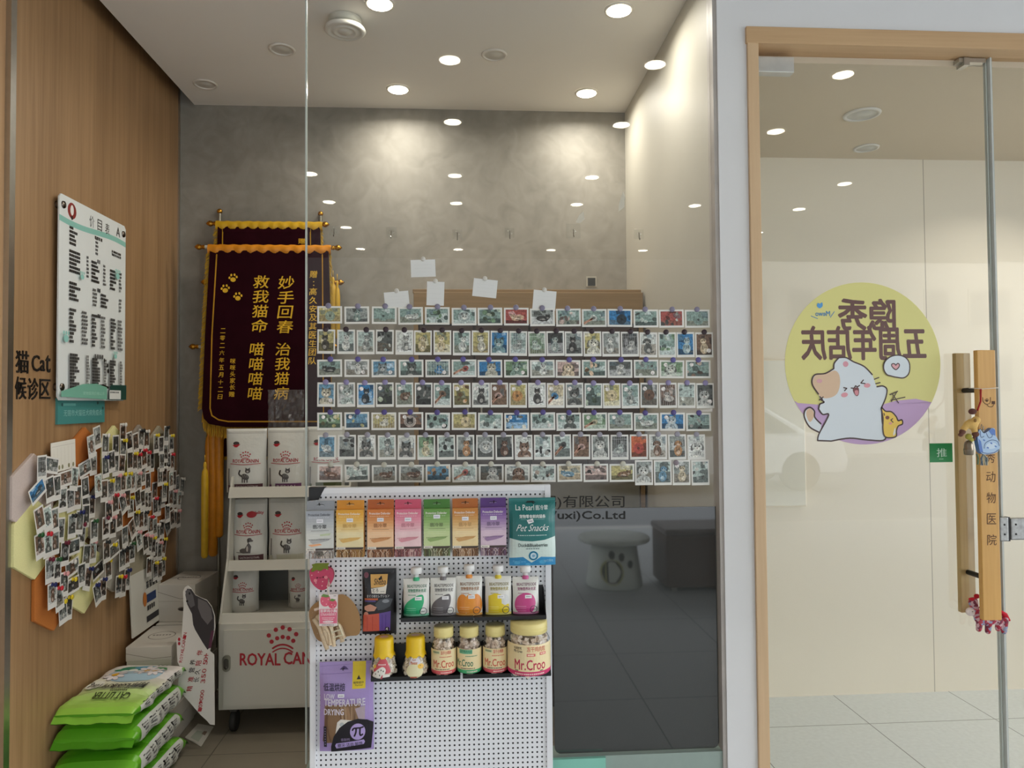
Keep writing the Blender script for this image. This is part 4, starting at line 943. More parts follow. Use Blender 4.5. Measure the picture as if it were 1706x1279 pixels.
# ------------------------------------------------------------------ velvet thank-you banners
VEL = printmat('velvet', .95, .18, 9, spec=.08); GOLD = (206, 162, 36); GOLDO = (214, 134, 30)
SATIN = mat('gold_satin', (206, 162, 30), .4, var=.1, scale=40); SATO = mat('orange_satin', (214, 136, 28), .4, var=.1, scale=40); BRASS = mat('brass', (196, 142, 52), .25, 1.0)
POLE = mat('pole_white', (206, 204, 196), .4)
def fringe(mb, pts, ln, dr, col, rg, step=.004):
    for a_, b_ in zip(pts[:-1], pts[1:]):
        n_ = max(1, int((Vector(b_) - Vector(a_)).length / step))
        for i in range(n_):
            q0 = Vector(a_).lerp(Vector(b_), i / n_); q1 = q0 + Vector(dr) * ln * rg.uniform(.85, 1.05) + Vector((rg.uniform(-.003, .003), 0))
            mb.tube([(q0.x, rg.uniform(-.002, .002), q0.y), ((q0.x + q1.x) / 2 + rg.uniform(-.002, .002), rg.uniform(-.004, .002), (q0.y + q1.y) / 2), (q1.x, 0, q1.y)], .0016, 4, mixc(col, (120, 80, 10), rg.random() * .35), caps=False)
def tassel(t, x, y, z, ln, r, m, name='tassel'):
    mb = MB().lathe([(0, 0), (r * .35, -.004), (r * .5, -.02), (r * .35, -.03), (r * .8, -.045), (r, -.08), (r * .95, -ln + .01), (r * .6, -ln), (0, -ln)], 14, (x, y, z))
    mb.tube([(x, y, z), (x, y, z + .03)], .002, 6)
    return mb.build(name, m, t, recalc=True)
def banner(label, Y, xl, xr, yp, cloth, seed, tassels=(), draw=None, headcol=GOLDO, side_m=None):
    rg = random.Random(seed); o = P((xl + xr) / 2, yp, Y); k = KX(450, yp, Y); t = thing('banner', label, 'banner', o)
    f = lambda px_, py_: (P(px_, py_, Y).x - o.x, P(px_, py_, Y).z - o.z)
    xa, xb = f(xl, yp)[0], f(xr, yp)[0]
    MB().tube([(xa + .02, 0, 0), (xb - .02, 0, 0)], .008, 12).build('pole', POLE, t)
    for s_, x in ((-1, xa), (1, xb)):
        MB().lathe([(.009, .028), (.011, .018), (.008, .014), (.013, .004), (.014, -.004), (.008, -.014), (.0, -.022)], 14, (x + (.01 if s_ < 0 else -.01), 0, 0), axis='X').build('finial', BRASS, t, recalc=True) if s_ < 0 else MB().lathe([(0, .022), (.008, .014), (.014, .004), (.013, -.004), (.008, -.014), (.011, -.018), (.009, -.028)], 14, (x - .01, 0, 0), axis='X').build('finial', BRASS, t, recalc=True)
    if cloth:
        pts = [f(*c) for c in cloth]
        mb = MB().prism(pts, -.012, -.008, (40, 8, 17)); pr = pk(mb, .0125, Y - .0125, (o.x, o.z))
        if draw: draw(pr)
        mb.build('cloth', VEL, t)
        # gathered heading over the pole
        (x0, _), (x1, _) = f(cloth[0][0] - 4, yp), f(cloth[1][0] + 4, yp); hb = MB(); n = 60; vs = []
        for i in range(n + 1):
            x = x0 + (x1 - x0) * i / n; wv = .0025 * math.sin(i * 1.1 + rg.random())
            for (yy, zz) in ((.006, -.03), (-.010, -.032 + wv), (-.015 + wv, -.014), (-.013 + wv, .0), (-.006, .011), (.006, .009)): vs.append((x, yy, zz + wv * .6))
        hb.add(vs, [(i * 6 + j, i * 6 + j + 1, (i + 1) * 6 + j + 1, (i + 1) * 6 + j) for i in range(n) for j in range(5)], headcol, 0, True)
        hb.build('heading', side_m or SATO, t, recalc=True)
        fr = MB(); L_ = [p for p in pts]
        fringe(fr, [pts[0], pts[-1], pts[-2]], .028, (-.8, -.6), (206, 166, 30), rg); fringe(fr, [pts[1], pts[2]], .02, (.5, -.85), (206, 166, 30), rg)
        fringe(fr, pts[2:-1], .055, (-.06, -1), (196, 150, 26), rg, .0032)
        o_ = fr.build('fringe', printmat('fringe_thread', .6), t)
    for (px_, py_, ln, r, m_) in tassels:
        x, z = f(px_, py_); tassel(t, x, -.02, z, ln, r, m_)
    return t
cl = [(351, 418), (548, 418), (552, 560), (552, 690), (545, 704), (530, 711), (377, 711), (350, 706), (341, 697), (338, 680), (343, 560)]
def draw_main(pr):
    gc = (190, 140, 44)
    pr.stroke([(361, 424), (353, 560), (350, 680), (353, 692), (364, 699), (380, 702), (528, 702), (540, 698)], 2.2, gc, False)
    pr.stroke([(537, 424), (539, 690)], 1.8, gc, False)
    B_ = (232, 184, 58)
    for i, c in enumerate('妙手回春'): pr.text(c, 463 - i * .6, 481 + i * 24.6, 490 - i * .6, 460 + i * 24.6, B_, .012, shear=.12)
    for i, c in enumerate('治我猫病'): pr.text(c, 459 - i * .8, 592 + i * 24.4, 484 - i * .8, 571 + i * 24.4, B_, .012, shear=.12)
    for i, c in enumerate('救我猫命'): pr.text(c, 422 - i * .8, 480 + i * 24.4, 449 - i * .8, 459 + i * 24.4, B_, .012, shear=.12)
    for i, c in enumerate('喵喵喵喵'): pr.text(c, 416 - i * 1, 592 + i * 24.6, 441 - i * 1, 571 + i * 24.6, B_, .012, shear=.12)
    for i, c in enumerate('赠:高久安及其医生团队'):
        y = 457 + i * 14.4
        if c == ':': pr.ell(523, y - 2, 1, 1, B_, 8); pr.ell(523, y + 4, 1, 1, B_, 8)
        else: pr.text(c, 516 - i * .2, y + 6, 529 - i * .2, y - 6, B_, .008, shear=.1)
    for i, c in enumerate('二零二六年五月十二日'): pr.text(c, 367.5 - i * .5, 555 + i * 12.2, 376 - i * .5, 547 + i * 12.2, B_, .004, shear=.1)
    for i, c in enumerate('咪咪头家长'): pr.text(c, 384 - i * .2, 606 + i * 10.8, 393 - i * .2, 597 + i * 10.8, B_, .004, shear=.1)
    pr.text('赠', 382, 661, 391, 652, B_, .004)
    for (x, y) in ((389, 464), (376, 482), (397, 495)):
        pr.ell(x, y + 2, 4.6, 3.8, B_, 14)
        for k, (dx, dy) in enumerate(((-6, -1), (-3, -5.5), (2.4, -6), (6, -2.4))): pr.ell(x + dx, y + dy, 1.7, 2.2, B_, 10, -.2 * dx / 6)
banner('maroon velvet banner with gold Chinese lettering and paw prints, in front of the others', 3.47, 328, 566, 412, cl, 1, ((344, 768, .44, .016, SATIN),), draw_main)
cl2 = [(364, 378), (534, 378), (538, 560), (538, 640), (370, 640), (360, 560)]
def draw2(pr):
    gc = (190, 146, 40); pr.stroke([(371, 382), (368, 560)], 1.8, gc, False); pr.stroke([(517, 382), (519, 560)], 1.8, gc, False); pr.text('赠', 497, 406, 508, 397, (222, 172, 52), .02)
    pr.rect(371, 386, 517, 381, (44, 10, 20))
banner('second maroon banner showing its gold heading above the front banner', 3.525, 347, 545, 373, cl2, 2, (), draw2, (206, 168, 36), SATIN)
for (x, y, yy) in ((366, 352, 372), (534, 356, 372)):
    a_, b_ = P(x, y, 3.603), P(x, yy + 60, 3.603)
    tt = thing('banner_stand', 'thin metal upright with a ball top behind the banners, at their %s end' % ('wood wall' if x < 400 else 'glass'), 'stand', (a_.x, a_.y, 0), group='uprights of the banner stand')
    MB().tube([(0, 0, 0), (0, 0, a_.z - .01)], .008, 10).lathe([(0, 0), (.015, 0), (.015, .006), (0, .01)], 18).build('pole', mat('stand_metal', (150, 146, 132), .35, .8), tt)
    MB().ell((0, 0, a_.z), (.013, .013, .013)).build('finial', BRASS, tt)
banner('maroon banner behind, its pole ends showing halfway up beside the front banner', 3.555, 338, 570, 470, [(352, 476), (546, 476), (548, 620), (352, 620)], 5, ((556, 462, .30, .017, SATIN), (563, 468, .28, .014, SATIN)), None, (206, 168, 36), SATIN)
banner('rearmost maroon banner whose lowest pole end sticks out on the left', 3.585, 318, 560, 577, [(350, 583), (548, 583), (548, 760), (352, 760)], 6, ((358, 700, .64, .022, SATO), (368, 690, .58, .020, SATO), (350, 715, .52, .016, SATO)), None, GOLDO, SATO)
# ================================================================== things fixed to the window
YO = YG - .0006                                            # street side of the glass
PAPER = mat('photo_paper', (232, 232, 226), .35, var=.008)
MAGC = [(132, 128, 150), (52, 36, 44), (96, 88, 150), (140, 132, 172), (84, 74, 136), (150, 148, 160), (196, 194, 180)]
MAGN = ['grey lilac', 'dark maroon', 'violet', 'pale lilac', 'dark violet', 'grey', 'pale grey']
R4 = lambda v: [500 + x / 3.7611 for x in v]; R5 = lambda v: [840 + x / 3.7611 for x in v]
ROWS = [
 (R4([108, 278, 450, 615, 782, 950, 1112, 1277]) + R5([162, 325, 487, 647, 810, 970, 1132]), 509.7, 517.0, 0, 'myt sgt mtt ltw xtG htw xtG lrc lgk xtp otw mbk xtt xrt mtt'),
 (R4([108, 233, 355, 475, 598, 714, 836, 957, 1075, 1193]) + R5([32, 150, 265, 380, 497, 614, 732, 848, 965, 1080, 1197]), 548.5, 554.5, 1, 'syk slw slg xdl swg dyc syc stw syw cbt gtg gGl skl sgk Dyw sgw gkw dwd xtG sbl snc2'),
 (R4([108, 278, 448, 618, 785, 950, 1112, 1278]) + R5([162, 323, 487, 648, 812, 973, 1137]), 598.5, 600.0, 0, 'ltk sgw2 cBg2 ctd1 gtb2 otr cbc cGt2 slw Dpc xto sdw xtg2 DGw1 xtn1'),
 (R4([108, 233, 357, 475, 598, 718, 836, 957, 1077, 1192, 1310]) + R5([150, 267, 385, 503, 618, 735, 853, 970, 1087, 1203]), 637.0, 638.6, 1, 'cBc2 cgl1 sbk1 xdG1 ltn1 xdk1 otn1 xyo1 swk1 onp1 myo1 swk ocb1 cgd1 xtG1 myc1 stg1 mdn1 gnw1 xll cdw2'),
 (R4([108, 278, 447, 617, 784, 950, 1115, 1280]) + R5([165, 327, 490, 650, 813, 977, 1140]), 686.6, 688.2, 0, 'xGy1 xBy1 gyw1 hnk1 xtk2 myc xtl xbc1 xtl2 ctd1 oGc1 mtg1 ltw1 cbw1 xtk'),
 (R4([112, 238, 362, 488, 612, 735, 860, 980, 1103, 1224, 1345]) + R5([187, 308, 428, 547, 667, 788, 908, 1028, 1148]), 724.5, 724.0, 1, 'lBw xgk cwd slg cwd sGc xlk sgo hgw sdn cwn xlk olk onp cgw gdl mOr dwn dgo Dww'),
 (R4([110, 280, 450, 620, 787, 953, 1120, 1284]) + R5([168, 333, 497, 660]), 774.0, 772.6, 0, 'lpn xlw lgn lgn xBo olr cdw Dwn xln lcB xpk lyn'),
]
EXTRA = [(R5([820, 938, 1055, 1173]), 766.5, 765.8, 1, 'cgw dlB sgc1 xlg')]
WD = dict(WORDS); rp = random.Random(11)
WD.update(m='round subject', x='busy scene', o='hand and paw', l='lying pet', s='sitting pet', c='cat face', D='dog face', d='standing dog', g='pet behind bars', h='pet in a cone collar')
TONE = dict(t='teal', y='yellowish', g='grey', b='blue', r='red', G='green', d='dark', k='black', w='white', l='pale', n='brown', p='pink', B='light blue', c='cream', O='orange', o='tan')
def window_photo(x, y, land, code, lab, grp):
    w, h = (41.2, 29.3) if land else (29.6, 41.0)
    cx, cy = x + w / 2, y + h / 2; o = P(cx, cy, YO); k = KX(cx, cy, YO); w *= k; h *= k
    ob = tag(MB().box((-w / 2, -.0007, -h / 2), (w / 2, 0, h / 2)).build('instant_photo', PAPER, None, o, (0, math.radians(rp.uniform(-.9, .9)), 0)), lab, 'photo', grp)
    mb = MB(); b = .0055 if land else .0045; low = .009 if land else .012
    petpic(mb, -w / 2 + b, -h / 2 + low * .7, w / 2 - b, h / 2 - .0055, code, rp, .0008)
    mb.build('picture', PHOTO, ob)
    return ob, o, h
def magnet(p, c, nm, lab, r=.0088):
    m_ = mat('magnet_' + nm.replace(' ', '_'), c, .4, var=.04)
    o = MB().lathe([(0, -.0035), (r - .001, -.0035), (r, -.0025), (r, 0), (0, 0)], 20, axis='Y').build('magnet', m_, None, p, recalc=True)
    return tag(o, lab, 'magnet', 'round magnets holding the window photos')
for ri, (xs, ya, yb_, port, codes) in enumerate(ROWS):
    codes = codes.split()
    for i, x in enumerate(xs):
        code = codes[i % len(codes)]; y = ya + (yb_ - ya) * (x - 528) / 650
        lab = '%s photo with %s, %s from left in %s window row' % (TONE[code[1]], WD[code[0]], ORD[i], ORD[ri])
        ob, o, h = window_photo(x, y + rp.uniform(-.5, .5), not port, code, lab, 'instant photos on the window')
        q = Vector((o.x + rp.uniform(-.004, .004), YO - .0016, o.z + h / 2 + .001))
        magnet(q, MAGC[ri], MAGN[ri], '%s magnet over %s photo of the %s window row' % (MAGN[ri], ORD[i], ORD[ri]))
for xs, ya, yb_, port, codes in EXTRA:
    for i, (x, code) in enumerate(zip(xs, codes.split())):
        ob, o, h = window_photo(x, ya, False, code, 'upright photo at the end of the bottom window row, %s of its four' % ORD[i], 'instant photos on the window')
        if i == 2: magnet(Vector((o.x - .018, YO - .0016, o.z + h / 2 - .008)), (140, 128, 136), 'rose_grey', 'rose grey magnet on the third upright photo of the bottom window row')
# plain white cards above the photos, each under a clear hook
CARDW = mat('plain_card', (226, 228, 226), .6, var=.01)
for (cx, cy, w, h, rot, lab) in ((705, 447, 41, 29, 2, 'plain white card highest on the glass, above the photo rows'), (725.5, 489, 29, 40, -2, 'plain white upright card on the glass, second lowest from the left'), (808, 480, 40, 30, -6, 'plain white tilted card in the middle above the photo rows'), (661, 499, 41, 27, 5, 'plain white card farthest left above the photo rows'), (907, 500, 38, 32, -5, 'plain white card farthest right above the photo rows')):
    o = P(cx, cy, YO + .0006); k = KX(cx, cy, YO); w *= k; h *= k
    mb = MB().box((-w / 2, -.0005, -h / 2), (w / 2, 0, h / 2), (226, 228, 226)); pr = Pr(mb, .0006)
    for q in (-.2, 0, .2): pr.stroke([(-w * .35, h * q), (w * .35, h * q)], .0004, (208, 210, 208), False, caps=False)
    ob = tag(mb.build('blank_card', INKM, None, (o.x, YO, o.z), (0, math.radians(-rot), 0)), lab, 'card', 'plain cards on the window')
    q = Vector((o.x, YO - .0011, o.z + h / 2 + .002)); magnet(q, (206, 204, 196), 'clear_white', 'pale magnet holding the ' + ' '.join(lab.split()[:-3])[:60].rsplit(' ', 1)[0], .0075)['label'] = 'pale magnet at the top of the ' + ('highest plain white card' if cy < 450 else 'upright plain white card' if cx == 725.5 else 'tilted middle plain white card' if cx == 808 else 'leftmost plain white card' if cx < 700 else 'rightmost plain white card')
# clear adhesive hooks in a row
CLP = glassmat('clear_plastic', (.965, .97, .965), 1.45, .1); HK = mat('hook_steel', (170, 168, 160), .25, 1.0)
for i, (x, y, w) in enumerate(((557, 384, 16), (652, 387, 18), (762, 390, 16), (849, 388, 16), (955, 385, 24), (1064, 390, 16))):
    o = P(x, y, YO); k = KX(x, y, YO); r = w * k / 2; t = thing('adhesive_hook', 'clear adhesive hook on the glass, %s from the left in its row' % ORD[i], 'hook', (o.x, YO, o.z), group='clear hooks on the window')
    MB().box((-r, -.0012, -r), (r, 0, r)).build('pad', CLP, t, bevel=.0004)
    MB().lathe([(0, -.006), (.007, -.006), (.009, -.001), (.009, 0)], 16, axis='Y').build('boss', CLP, t, recalc=True)
    MB().tube([(0, -.005, .004), (0, -.007, -.004), (0, -.008, -.016), (0, -.014, -.021), (0, -.018, -.016)], .0014, 6, col=(180, 180, 176)).build('hook', HK, t)
# scraps of torn paper and the dark socket behind the glass
for (pts, lab) in (([(1038, 318), (1041, 326), (1040, 345), (1030, 353), (1031, 340)], 'larger torn paper scrap stuck on the glass near the right partition'), ([(965, 358), (972, 352), (974, 365), (966, 372), (959, 370)], 'smaller torn paper scrap stuck on the glass above a clear hook')):
    o = P(*pts[0], YO); q = [(P(*c, YO).x - o.x, P(*c, YO).z - o.z) for c in pts]
    tag(MB().prism(q, -.0004, 0, (214, 208, 190)).build('paper_scrap', INKM, None, (o.x, YO, o.z)), lab, 'scrap')
o = P(985, 469, YB); t = thing('wall_socket', 'small dark open wall box with torn edges low on the back wall at right', 'socket', (o.x, YB, o.z))
MB().box((-.026, -.004, -.026), (.026, 0, .026)).build('plate', mat('socket_plaster', (168, 164, 152), .8), t)
MB().box((-.018, -.0055, -.022), (.020, -.0038, .018)).build('opening', mat('socket_dark', (38, 40, 38), .6, var=.3, scale=200), t)
# lettering of the company on the glass
o = P(985, 845, YG + .0105); 
mb = MB(); pr = pk(mb, 0, YO, (o.x, o.z)); LC = (30, 30, 29)
pr.text('(无锡)有限公司', 868, 848, 1040, 825, LC, .004); pr.text('(Wuxi)Co.Ltd', 893, 868, 1041, 851, LC, .03)
tag(mb.build('window_lettering', INKM, None, (o.x, YO - .0034, o.z)), 'dark company name lettering on the glass, right of the pegboard top', 'lettering')
# dark film over the lower right of the window
p, q = P(924, 1256, YO), P(1196, 843, YO); r = .02; x0, x1, z0, z1 = p.x, q.x - .008, p.z + .002, q.z
pts = [(x0 + r, z0), (x1 - r, z0)] + [(x1 - r + r * math.sin(a_), z0 + r - r * math.cos(a_)) for a_ in [.3, .8, 1.3]] + [(x1, z0 + r), (x1, z1), (x0, z1), (x0, z0 + r)] + [(x0 + r - r * math.cos(a_), z0 + r - r * math.sin(a_)) for a_ in [.3, .8, 1.3]]
m_, nt, b_ = newmat('dark_film'); b_.inputs['Base Color'].default_value = lin((54, 56, 55)); b_.inputs['Roughness'].default_value = .03; b_.inputs['IOR'].default_value = 2.0
tag(MB().prism(pts, -.003, 0).build('window_film', m_, None, (0, YO, 0)), 'large glossy dark grey film panel covering the lower right of the window', 'window film')
# ------------------------------------------------------------------ wood cabinet behind the window photos
OAK = woodmat('cabinet_oak', (150, 122, 84), (122, 98, 64), 'X', .5, 50, .04, .4); DKP = mat('cabinet_dark_door', (64, 48, 42), .35, var=.1, scale=20)
cx0, cx1, cy0, cy1, ct = P(690, 500, 3.28).x, XR - .012, 3.24, YB - .01, 1.845
t = thing('cabinet', 'tall oak topped cabinet with dark doors behind the window photos', 'cabinet', ((cx0 + cx1) / 2, cy0, 0))
hw2 = (cx1 - cx0) / 2; d_ = cy1 - cy0
MB().box((-hw2 + .02, .02, .06), (hw2 - .02, d_, ct - .14)).build('body', DKP, t)
MB().box((-hw2, 0, ct - .14), (hw2, d_, ct), ).build('top_panel', OAK, t, bevel=.003)
MB().box((-hw2 - .006, .03, ct), (hw2, d_, ct + .018)).build('top_board', OAK, t, bevel=.003)
MB().box((-hw2 + .025, -.002, .86), (hw2 - .025, .018, 1.07)).build('lower_panel', mat('cabinet_grey_panel', (128, 124, 110), .5), t, bevel=.002)
n = 4
for i in range(n):
    a_ = -hw2 + .02 + (2 * hw2 - .04) * i / n; b2 = a_ + (2 * hw2 - .04) / n
    dd = MB().box((a_ + .006, .002, 1.075), (b2 - .006, .02, ct - .15)).build('door', DKP, t, bevel=.002)
    MB().tube([(b2 - .03 if i % 2 == 0 else a_ + .03, -.014, 1.3), (b2 - .03 if i % 2 == 0 else a_ + .03, -.014, 1.42)], .005, 8).build('handle', METAL, dd)
for x in (-hw2, hw2 - .02): MB().box((x, 0, 0), (x + .02, d_, ct - .14)).build('side_panel', OAK, t)
MB().box((-hw2 + .02, .04, 0), (hw2 - .02, d_, .06)).build('plinth', DKP, t)
# ================================================================== pegboard of treats standing in front of the window
YP = 2.20; ap, bp_ = P(516, 813, YP), P(917, 811, YP)
pw, pz1 = bp_.x - ap.x, ap.z; pcx = (ap.x + bp_.x) / 2
PEGW = mat('pegboard_white', (238, 240, 244), .35, var=.006)
def pegmat():
    m, nt, b = newmat('pegboard_holes'); L = nt.links.new; b.inputs['Roughness'].default_value = .38
    tc = N(nt, 'ShaderNodeTexCoord'); sp = N(nt, 'ShaderNodeSeparateXYZ'); L(tc.outputs['Object'], sp.inputs[0]); pt = .01445; sq = []
    for ax in (0, 2):
        a = N(nt, 'ShaderNodeMath', operation='FLOORED_MODULO'); L(sp.outputs[ax], a.inputs[0]); a.inputs[1].default_value = pt
        c = N(nt, 'ShaderNodeMath', operation='SUBTRACT'); L(a.outputs[0], c.inputs[0]); c.inputs[1].default_value = pt / 2
        q = N(nt, 'ShaderNodeMath', operation='MULTIPLY'); L(c.outputs[0], q.inputs[0]); L(c.outputs[0], q.inputs[1]); sq.append(q)
    s_ = N(nt, 'ShaderNodeMath', operation='ADD'); L(sq[0].outputs[0], s_.inputs[0]); L(sq[1].outputs[0], s_.inputs[1])
    l = N(nt, 'ShaderNodeMath', operation='LESS_THAN'); L(s_.outputs[0], l.inputs[0]); l.inputs[1].default_value = .0029 ** 2
    mx = N(nt, 'ShaderNodeMix', data_type='RGBA'); L(l.outputs[0], mx.inputs['Factor']); mx.inputs['A'].default_value = lin((240, 242, 246)); mx.inputs['B'].default_value = lin((34, 36, 42))
    L(mx.outputs['Result'], b.inputs['Base Color']); return m
PEG = pegmat(); BLK = mat('black_metal', (26, 26, 28), .4, var=.02); WIRE = mat('hook_wire', (120, 118, 116), .25, 1.0)
peg = thing('pegboard', 'white perforated pegboard stand of pet treats in front of the window', 'pegboard', (pcx, YP, 0))
hw = pw / 2
MB().box((-hw + .018, .004, .03), (hw - .018, .012, pz1 - .016)).build('perforated_panel', PEG, peg)
for x0, x1 in ((-hw, -hw + .018), (hw - .018, hw)): MB().box((x0, -.002, 0), (x1, .022, pz1)).build('frame_post', PEGW, peg, bevel=.0015)
MB().box((-hw + .018, -.002, pz1 - .018), (hw - .018, .022, pz1)).build('frame_rail', PEGW, peg, bevel=.0015)
MB().box((-hw + .018, -.002, .0), (hw - .018, .022, .035)).build('frame_rail', PEGW, peg, bevel=.0015)
MB().prism([(-hw - .002, pz1 + .002), (-hw + .045, pz1 + .002), (-hw + .026, pz1 - .034), (-hw - .002, pz1 - .036)], -.004, .024).build('corner_cap', BLK, peg)
for x in (-hw + .03, hw - .03): MB().box((x - .02, -.19, 0), (x + .02, .09, .015)).build('foot', PEGW, peg, bevel=.002)
def hook(px_, py_, reach):
    o = P(px_, py_, YP - reach); x, z = o.x - pcx, o.z
    MB().tube([(x, .004, z), (x, -reach - .006, z), (x, -reach - .012, z + .006)], .0017, 6).build('peg_hook', WIRE, peg)
def put_px(name, label, cat, x0, x1, y1, Y, group=None):
    cx = (x0 + x1) / 2; o = P(cx, y1, Y); return thing(name, label, cat, o, group=group), cx, KX(cx, y1, Y)
rg5 = random.Random(21)
STRIP = printmat('carton_print', .4, .05, 40)
def snack_box(x0, y0, x1, y1, head, g0, g1, dark, tex, label, lean):
    Yf = 2.162; t, cx, k = put_px('snack_box', label, 'treat box', x0, x1, y1, Yf, 'hanging treat boxes in the top row')
    t.rotation_euler = (0, 0, lean)
    w, h = (x1 - x0) * k, (y1 - y0) * k; hh = h * .165; dp = .026
    mb = MB().box((-w / 2, 0, 0), (w / 2, dp, h - hh), mixc(g0, g1, .5)); pr = Pr(mb, .0003, px=(cx, y1, k), win=(-w / 2 + .0002, .0002, w / 2 - .0002, h))
    n = 14; yt, ybm = y0 + (y1 - y0) * .165, y1 - (y1 - y0) * .14
    for i in range(n): pr.rect(x0, ybm + (yt - ybm) * (i + 1) / n, x1, ybm + (yt - ybm) * i / n, mixc(g1, g0, min(1, max(0, (i / n - .35) * 1.9))))
    X = lambda u: x0 + (x1 - x0) * u; Yv = lambda v: y0 + (y1 - y0) * v
    tc_ = (44, 44, 50) if tex == 0 else (246, 240, 232)
    pr.text('Protection Defender', X(.08), Yv(.255), X(.88), Yv(.215), tc_, .02)
    pr.line(1.0, X(.1), X(.85), Yv(.285), mixc(g0, (255, 255, 255), .5), 9, rg5)
    mid = dark
    pr.text('翡冷翠', X(.24), Yv(.48), X(.74), Yv(.41), mid, .012); pr.stroke([(X(.18), Yv(.515)), (X(.82), Yv(.515))], .5, mid, False, caps=False)
    for v in (.56, .6): pr.stroke([(X(.15), Yv(v)), (X(.85), Yv(v))], .35, mixc(g1, (255, 255, 255), .4), False, caps=False)
    sw = mixc(g0, g1, .45); pr.poly([(X(.14), Yv(.69)), (X(.5), Yv(.655)), (X(.92), Yv(.65)), (X(.8), Yv(.69)), (X(.55), Yv(.72)), (X(.25), Yv(.745)), (X(.17), Yv(.72))], mixc(sw, (140, 110, 80), .12))
    pr.line(1.1, X(.1), X(.86), Yv(.672), mixc(mid, sw, .3), 12, rg5)
    if tex == 0: pr.poly([(X(.08), Yv(.76)), (X(.5), Yv(.74)), (X(.58), Yv(.765)), (X(.2), Yv(.795))], (240, 176, 128)); pr.poly([(X(.5), Yv(.58)), (X(.9), Yv(.56)), (X(.85), Yv(.6)), (X(.52), Yv(.61))], (200, 212, 176))
    pr.rect(x0, Yv(.86), X(.34), Yv(.815), (232, 226, 214)); pr.line(1.0, X(.12), X(.28), Yv(.84), (90, 90, 90), 4, rg5); pr.ell(X(.08), Yv(.84), .8, 1, (60, 56, 56), 8)
    pr.poly([(X(.34), Yv(.86)), (X(.94), Yv(.86)), (x1, Yv(.845)), (x1, Yv(.825)), (X(.34), Yv(.825))], (74, 60, 54))
    # a strip of fur at the bottom
    base = mixc(g0, (110, 90, 80), .5) if tex else (206, 204, 200); pr.rect(x0, y1, x1, Yv(.86), base)
    for _ in range(46):
        a = X(rg5.random()); q = rg5.uniform(-7, 7); c = rg5.choice((mixc(base, (255, 240, 220), .55), mixc(base, (40, 20, 10), .5), mixc(base, (120, 60, 30), .4)))
        pr.stroke([(a, Yv(.865)), (a + q, (Yv(.86) + y1) / 2), (a + q * .6, y1)], rg5.uniform(.7, 1.6), c, False, caps=False)
    if tex == 0: pr.ell(X(.5), Yv(.915), 6.5, 5, (104, 96, 86), 14); pr.ell(X(.48), Yv(.92), 1.4, 1.2, (30, 28, 26), 8); pr.poly([(X(.37), Yv(.9)), (X(.4), Yv(.862)), (X(.46), Yv(.885))], (80, 74, 66)); pr.poly([(X(.54), Yv(.885)), (X(.6), Yv(.865)), (X(.62), Yv(.9))], (80, 74, 66)); pr.line(.8, X(.7), X(.95), Yv(.9), (120, 120, 130), 5, rg5)
    b_ = mb.build('carton', STRIP, t)
    mb = MB(); mb.box((-w / 2, dp * .45, h - hh), (w / 2, dp * .5, h), head); pr = Pr(mb, -dp * .45 + .0004, px=(cx, y1, k))
    pr.stroke([(cx - 6, Yv(.075)), (cx - 2.5, Yv(.065)), (cx + 2.5, Yv(.065)), (cx + 6, Yv(.075))], 1.1, mixc(head, (20, 20, 20), .6), False); pr.line(.8, cx - 6, cx + 6, Yv(.085), mixc(head, (255, 255, 255), .5), 7, rg5)
    mb.build('header', STRIP, t)
    mb = MB(); s_ = 5.5; pr = Pr(mb, .0014, px=(cx, y1, k)); yy = Yv(.345 if tex != 5 else .3)
    pr.rect(cx - s_, yy + 3.2, cx + s_, yy - 3.2, (236, 236, 242)); pr.line(1.2, cx - 4, cx + 3.5, yy, (150, 150, 170), 5, rg5); mb.build('price_sticker', INK, t)
    hook(cx, Yv(.07), YP - Yf - dp * .4)
for i, a in enumerate(((510, 834, 556, 930, (150, 154, 160), (164, 170, 180), (218, 220, 214), (64, 62, 64), 0, 'grey treat box hanging first at the left of the top pegboard row'),
    (560, 833, 606, 928, (218, 146, 36), (238, 172, 54), (244, 228, 180), (214, 170, 90), 1, 'golden yellow treat box hanging beside the grey one'),
    (612, 832, 656, 928, (184, 94, 32), (212, 122, 52), (248, 208, 164), (170, 110, 66), 1, 'burnt orange treat box hanging between yellow and pink boxes'),
    (658, 832, 702, 927, (204, 82, 108), (224, 118, 144), (244, 210, 212), (200, 126, 138), 1, 'pink treat box hanging between orange and green boxes'),
    (706, 832, 750, 926, (70, 126, 46), (108, 158, 74), (204, 220, 162), (112, 128, 84), 5, 'green treat box hanging in the top pegboard row'),
    (754, 831, 797, 926, (180, 102, 36), (202, 132, 56), (246, 222, 170), (190, 146, 90), 1, 'brown orange treat box hanging right of the green one'),
    (801, 830, 844, 925, (88, 50, 124), (116, 78, 152), (222, 198, 214), (110, 90, 126), 1, 'purple treat box hanging last before the teal pouch'))):
    snack_box(*a, (.02, -.03, 0, .02, .015, .01, .02)[i])
